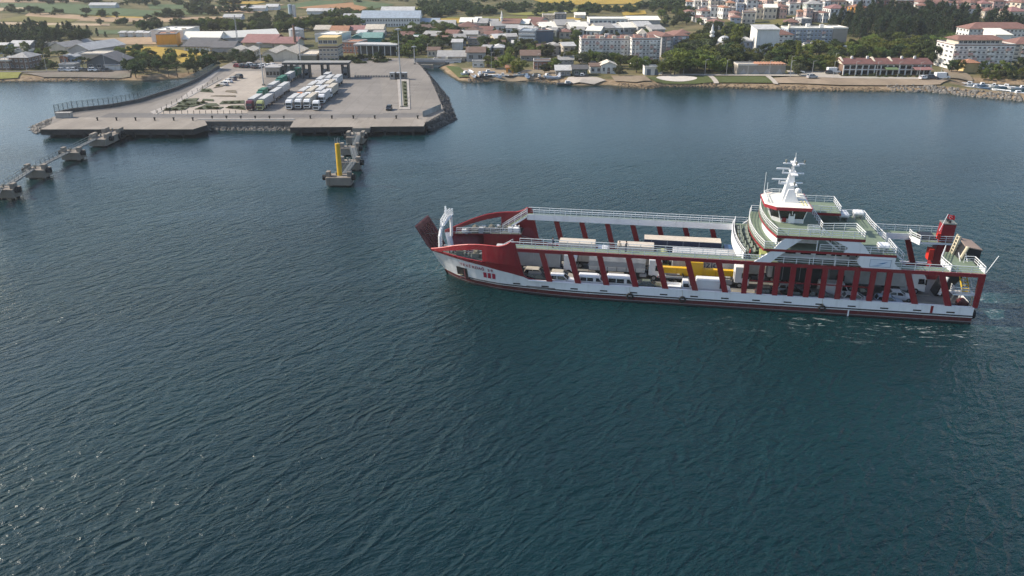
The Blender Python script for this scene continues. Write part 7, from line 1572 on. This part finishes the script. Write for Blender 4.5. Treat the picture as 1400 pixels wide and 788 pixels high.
tpx('poplar', 1002, 76, 38, 'tall broad poplar right of the dome', wide=1.5); tpx('poplar', 1009, 74, 34, 'second poplar right of the dome', wide=1.3); tpx('poplar', 987, 62, 24, 'poplar behind the dome'); tpx('poplar', 1088, 97, 38, 'tall dark poplar right of the blank white wall', wide=1.1); tpx('olive', 1092, 105, 20, 'grey green tree beside the stone shed', wide=1.3)
for i, (k, x, y, h) in enumerate([('dark', 1262, 84, 28), ('dark', 1275, 90, 28), ('dark', 1290, 78, 24), ('dark', 1300, 100, 18), ('round', 1308, 100, 20), ('dark', 1345, 101, 19), ('round', 1360, 99, 13), ('round', 1368, 104, 22), ('dark', 1392, 96, 18), ('round', 1384, 104, 14), ('round', 1398, 108, 18)]):
    tpx(k, x, y, h, '%s tree round the big apartment house at the right, %s from the left' % ({'dark': 'dark', 'round': 'green'}[k], ORD[i]), 'trees round the right apartment house', 1.2)
# groves
scatter([(-20, 66), (-20, 47), (60, 45), (122, 53), (126, 67), (60, 68)], 60, ['dark', 'conifer', 'conifer'], (6.5, 10.5), 'dark %s in the grove behind the left sheds', 'grove behind the left sheds', 1, 1.15)
scatter([(0, 93), (40, 97), (78, 97), (78, 88), (45, 82), (45, 74), (60, 76)], 14, ['dark', 'round', 'bush'], (3, 6), '%s between the houses on the left shore', 'trees between the left houses', 2)
scatter([(300, 80), (344, 80), (350, 90), (312, 88), (298, 86)], 24, ['dark', 'bush', 'olive'], (3, 5.5), 'dense %s on the bank behind the car park', 'growth behind the car park', 3)
scatter([(215, 78), (300, 76), (300, 86), (225, 88)], 24, ['bush', 'dark', 'round'], (2.5, 5), '%s at the edge of the yellow field', 'growth by the yellow field', 4)
scatter([(236, 45), (331, 46), (331, 42), (238, 41)], 42, ['dark', 'round', 'olive'], (7, 9), '%s in the thick hedge behind the white warehouse', 'hedge behind the white warehouse', 5, 1.2)
scatter([(195, 41), (215, 41), (222, 44), (195, 44)], 8, ['dark'], (6, 8), '%s in the small clump left of the thick hedge', 'clump left of the hedge', 6, 1.2)
scatter([(378, 44), (495, 40), (495, 36), (380, 37)], 48, ['dark', 'round', 'round'], (6, 9), '%s in the tree belt behind the works', 'tree belt behind the works', 7, 1.2)
scatter([(440, 26), (520, 26), (520, 19), (450, 18)], 32, ['dark', 'round', 'bush'], (4, 7), '%s on the low hill above the works', 'growth on the low hill', 8, 1.2)
scatter([(450, 88), (520, 88), (535, 84), (500, 79), (455, 80)], 32, ['bush', 'bush', 'dark'], (1.8, 3.6), 'green %s on the bank behind the toll canopy', 'growth behind the toll canopy', 9, 1.3)
scatter([(340, 46), (395, 46), (395, 36), (340, 36)], 26, ['dark', 'round', 'olive'], (4, 7.5), '%s right of the thick hedge', 'trees right of the hedge', 10, 1.1)
scatter([(525, 70), (560, 58), (640, 48), (640, 64), (598, 76), (548, 84)], 34, ['dark', 'round', 'round', 'olive'], (5, 9), '%s above the canal head', 'trees above the canal', 11, 1.2)
scatter([(525, 56), (560, 44), (620, 42), (620, 50), (545, 58)], 26, ['dark', 'round', 'pine'], (5, 8.5), '%s left of the yellow villa', 'trees left of the yellow villa', 12, 1.2)
scatter([(655, 82), (700, 78), (760, 84), (760, 70), (690, 60), (650, 66)], 26, ['dark', 'round', 'olive'], (4, 7), '%s between the houses above the willows', 'trees above the willows', 13, 1.1)
scatter([(655, 50), (720, 54), (790, 56), (780, 46), (660, 44)], 22, ['dark', 'round'], (4, 7), '%s among the pale roofs before the golden field', 'trees among the pale roofs', 14)
scatter([(905, 106), (922, 84), (945, 68), (1008, 74), (1012, 100), (960, 104)], 58, ['dark', 'round', 'light', 'round', 'olive'], (6, 10.5), '%s in the park below the mosque', 'park below the mosque', 15, 1.2)
scatter([(940, 66), (948, 48), (1000, 46), (1030, 52), (1010, 72)], 38, ['dark', 'round', 'olive'], (6, 10), '%s in the park behind the mosque', 'park behind the mosque', 16, 1.2)
scatter([(1012, 90), (1012, 78), (1100, 72), (1150, 74), (1150, 99), (1076, 101)], 58, ['dark', 'round', 'light', 'round'], (4.5, 8.5), '%s between the stone shed and the long apartment block', 'trees behind the stone shed', 17, 1.2)
scatter([(1150, 84), (1150, 66), (1240, 60), (1262, 74), (1262, 86)], 56, ['dark', 'round', 'light', 'round'], (5, 8.5), '%s behind the restaurant', 'trees behind the restaurant', 18, 1.2)
scatter([(1240, 66), (1290, 58), (1320, 62), (1290, 82)], 20, ['dark', 'round', 'olive'], (6, 9), '%s on the slope left of the big apartment house', 'slope left of the big apartment house', 19, 1.2)
scatter([(1152, 106), (1270, 109), (1270, 105), (1152, 103.5)], 22, ['bush'], (1.2, 2.4), '%s in the restaurant garden', 'restaurant garden', 20)
scatter([(1338, 112), (1400, 118), (1400, 106), (1345, 102)], 16, ['bush', 'round', 'olive'], (2, 5), '%s above the small harbour', 'growth above the small harbour', 21)
scatter([(1126, 45), (1158, 27), (1200, 20), (1300, 22), (1340, 30), (1410, 40), (1410, 46), (1320, 47), (1290, 56), (1180, 55), (1150, 50)], 210, ['conifer'], (7.0, 13.0), 'dark %s in the dense hillside wood', 'dense hillside pine wood', 22, 1.2, 2.6)
scatter([(940, 44), (975, 44), (1100, 44), (1090, 36), (1000, 42)], 16, ['bush', 'dark'], (3, 6), '%s on the olive slope below the town', 'growth on the olive slope', 23)
scatter([(1030, 30), (1030, 4), (1400, 4), (1400, 28), (1300, 20), (1150, 24)], 46, ['dark', 'round'], (4, 7), '%s between the town houses', 'trees between the town houses', 24)
scatter([(900, 40), (960, 34), (935, 12), (890, 18)], 26, ['dark', 'round', 'olive'], (4.5, 8), '%s left of the hillside town', 'trees left of the town', 25, 1.1)
scatter([(620, 35), (740, 36), (738, 31), (620, 32)], 16, ['bush', 'dark'], (2.5, 4.5), '%s in the golden field', 'growth in the golden field', 27)
for i, (q, n) in enumerate([([(10, 14), (60, 18), (55, 21), (10, 18)], 14), ([(60, 18), (160, 24), (160, 26), (60, 22)], 7), ([(130, 35), (215, 37), (215, 34), (130, 31)], 8), ([(200, 9), (330, 9), (330, 6), (200, 6)], 20), ([(215, 24), (250, 26), (250, 23), (215, 21)], 12), ([(250, 20), (300, 22), (290, 12), (250, 14)], 20), ([(300, 18), (345, 20), (345, 15), (300, 14)], 10), ([(60, 7), (170, 9), (170, 6), (70, 4)], 20), ([(170, 8), (215, 10), (215, 3), (170, 3)], 14), ([(340, 30), (400, 34), (400, 26), (345, 24)], 14)]):
    scatter(q, n, ['bush', 'dark', 'olive'], (3.5, 7.5), '%s in the field clump, ' + ORD[i] + ' of ten on the left plain', 'field clumps on the left plain', 30 + i, 1.25)
scatter([(640, 68), (700, 58), (790, 60), (795, 82), (700, 82)], 40, ['round', 'dark', 'olive', 'light'], (3.5, 6.5), '%s in the gardens round the striped hotel', 'gardens round the hotel', 50, 1.1)
scatter([(560, 66), (560, 46), (640, 46), (640, 60)], 26, ['round', 'olive', 'bush'], (3, 6), '%s in the gardens behind the bridge', 'gardens behind the bridge', 51, 1.1)
scatter([(770, 52), (900, 52), (900, 40), (780, 42)], 24, ['round', 'olive', 'bush'], (3, 5.5), '%s between the pale halls', 'trees between the pale halls', 52, 1.1)
scatter([(150, 80), (190, 72), (230, 84), (250, 96), (200, 100), (165, 98)], 26, ['round', 'dark', 'bush'], (4, 7), '%s thickening the shore grove left of the quay', 'undergrowth of the shore grove', 53, 1.2)
scatter([(0, 84), (0, 72), (60, 68), (70, 80), (30, 84)], 14, ['round', 'dark', 'bush'], (3, 6), '%s around the far left huts', 'trees around the left huts', 54, 1.1)
# planting on the quay
for i, (x, y) in enumerate([(553, 114), (553, 119), (554, 124), (554, 129), (554.5, 134), (555, 139), (555, 144)]):
    p = flat(x, y, QZ + .2); tree('bush', p, 1.3, 'low shrub in the traffic island bed, %s from the far end' % ORD[i], 'shrubs on the traffic island', .9)
for i, (x, y) in enumerate([(245, 142), (252, 140), (256, 144), (262, 143), (270, 142.5), (278, 141), (230, 151), (240, 150.5), (250, 149), (275, 149), (285, 148.5), (295, 149), (308, 141), (318, 141), (326, 140.5), (316, 148), (325, 148), (331, 149), (278, 124), (284, 125), (298, 118)]):
    p = flat(x, y, QZ + .15); tree('bush', p, rt.uniform(.8, 1.5), 'low shrub in the plaza garden beds', 'shrubs in the plaza beds', 1.5)
# far wood beyond the fields: reads as one mass
rg = random.Random(99); vs_, fs_ = [], []; src = [crown_mesh('dark', 900 + i) for i in range(2)]
data = []
for me in src:
    v = np.zeros(len(me.vertices) * 3); me.vertices.foreach_get('co', v); data.append(v.reshape(-1, 4, 3)[::5].reshape(-1, 3))
def wood(name, polys, n, hr, label, seed):
    rg = random.Random(seed); V_ = []; nv = 0
    for q, cnt in zip(polys, n):
        W_ = pxy(q); wx = [p[0] for p in W_]; wy = [p[1] for p in W_]; k = 0; tr_ = 0
        while k < cnt and tr_ < cnt * 20:
            tr_ += 1; x, y = rg.uniform(min(wx), max(wx)), rg.uniform(min(wy), max(wy))
            if float(seg_dist(W_, x, y)) < 0: continue
            k += 1; d = rg.choice(data); h = rg.uniform(*hr); w = h * rg.uniform(1.0, 1.5); a = rg.uniform(0, 6.28); c_, s_ = math.cos(a), math.sin(a); ce = d.reshape(-1, 4, 3).mean(1, keepdims=True); dd = ((d.reshape(-1, 4, 3) - ce) * 1.9 + ce).reshape(-1, 3)
            V_.append(np.stack([x + (dd[:, 0] * c_ - dd[:, 1] * s_) * w, y + (dd[:, 0] * s_ + dd[:, 1] * c_) * w, gz(x, y) + (dd[:, 2] - .22) * h], 1))
    V_ = np.concatenate(V_); me = bpy.data.meshes.new(name); F_ = np.arange(len(V_)).reshape(-1, 4); me.from_pydata(V_.tolist(), [], F_.tolist()); me.materials.append(M_LF['dark']); return tag(link(name, me), label, None, None, 'stuff')
wood('distant_wood', [[(560, 26), (575, 8), (640, 4), (660, 16), (700, 22), (640, 24)], [(660, 18), (690, 8), (730, 10), (850, 12), (900, 8), (940, 14), (890, 16), (800, 22), (720, 22)], [(880, 4), (960, 0), (985, 12), (940, 12)], [(590, 6), (700, 2), (700, -4), (600, -2)]], [85, 75, 35, 30], (5, 9), 'blue green wood on the plain beyond the golden field', 1)
# far tree lines above the frame so the plain goes on
wood('distant_wood', [[(0, 3), (560, 4), (560, 0), (0, 0)]], [60], (5, 8), 'scattered far hedges at the top of the left plain', 2)
# ------------------------------------------------------------------ people on the ferry
def person(p, rz, shirt, pants, label, group=None):
    t = thing('person', label, 'person', tuple(p), rz, group)
    V_ = [(0, 0, .95), (0, 0, 1.15), (0, 0, 1.38), (0, 0, 1.50), (0, .0, 1.60), (0, 0, 1.72), (0, .10, .90), (.02, .11, .50), (0, .11, .08), (.12, .11, .03), (0, -.10, .90), (.03, -.11, .50), (.0, -.11, .08), (.12, -.11, .03), (0, .20, 1.40), (.03, .27, 1.12), (.12, .25, .90), (0, -.20, 1.40), (.03, -.27, 1.12), (.12, -.25, .90)]
    E_ = [(0, 1), (1, 2), (2, 3), (3, 4), (4, 5), (0, 6), (6, 7), (7, 8), (8, 9), (0, 10), (10, 11), (11, 12), (12, 13), (2, 14), (14, 15), (15, 16), (2, 17), (17, 18), (18, 19)]
    r_ = [.14, .14, .16, .06, .095, .085, .085, .065, .05, .045, .085, .065, .05, .045, .065, .05, .04, .065, .05, .04]
    me = bpy.data.meshes.new('body'); me.from_pydata(V_, E_, []); ob = link('body', me, t); sk = ob.modifiers.new('skin', 'SKIN')
    for i, q in enumerate(r_): me.skin_vertices[0].data[i].radius = (q, q)
    me.skin_vertices[0].data[0].use_root = True; ob.modifiers.new('sub', 'SUBSURF').levels = 1; ob.modifiers['sub'].render_levels = 1
    nm = 'clothes_' + shirt + '_' + pants
    if nm not in MATS:
        m, nt, b = new_mat(nm); tc = nt.nodes.new('ShaderNodeTexCoord'); sp = nt.nodes.new('ShaderNodeSeparateXYZ'); nt.links.new(tc.outputs['Object'], sp.inputs[0]); mr = maprange(nt, sp.outputs[2], 0, 2, 0, 1, False); cr = nt.nodes.new('ShaderNodeValToRGB'); cr.color_ramp.interpolation = 'CONSTANT'; e = cr.color_ramp.elements
        for _ in range(3): e.new(.5)
        for q, (ps, c) in zip(e, [(0, (.02, .02, .02)), (.045, PAINT[pants]), (.49, PAINT[shirt]), (.735, (.42, .26, .18)), (.86, (.03, .02, .015))]): q.position = ps; q.color = (*c, 1)
        nt.links.new(mr, cr.inputs[0]); nt.links.new(cr.outputs[0], b.inputs['Base Color']); b.inputs['Roughness'].default_value = .85; MATS[nm] = m
    me.materials.append(MATS[nm]); o = MB(); o.lathe([(.105, 1.66), (.108, 1.74), (.07, 1.81), (.02, 1.825)], 10, (-.01, 0, 0)); o.build('hair', mat('hair', (.02, .015, .012), .8, .2), t, smooth=True); return t
person(on_ship(32.2, 1.2, D1 + .02), 2.6, 'red', 'navy', 'person in a red top standing by the white front bulwark of the ferry')
person(on_ship(51.6, 1.0, D1 + .0), 1.2, 'beige', 'grey', 'person in beige leaning at the rail of the ferry gallery, left of two')
person(on_ship(50.6, 1.2, D1 + .0), 2.4, 'grey', 'navy', 'person in grey at the rail of the ferry gallery, right of two')
person(on_ship(61.9, 1.2, D1 + .0), .4, 'navy', 'dark', 'person in dark blue alone on the ferry gallery near the bow')
# ------------------------------------------------------------------ haze
o = MB(); o.box(-3400, 3400, -120, 8800, -6, 220); hz_m = bpy.data.materials.new('haze'); hz_m.use_nodes = True; nt = hz_m.node_tree; nt.nodes.remove(nt.nodes['Principled BSDF'])
pv = nt.nodes.new('ShaderNodeVolumePrincipled'); pv.inputs['Color'].default_value = (.86, .92, 1.0, 1); pv.inputs['Density'].default_value = .00011; pv.inputs['Anisotropy'].default_value = .2; nt.links.new(pv.outputs[0], nt.nodes['Material Output'].inputs['Volume'])
tag(o.build('haze', hz_m), 'thin pale air over the bay', None, None, 'stuff')
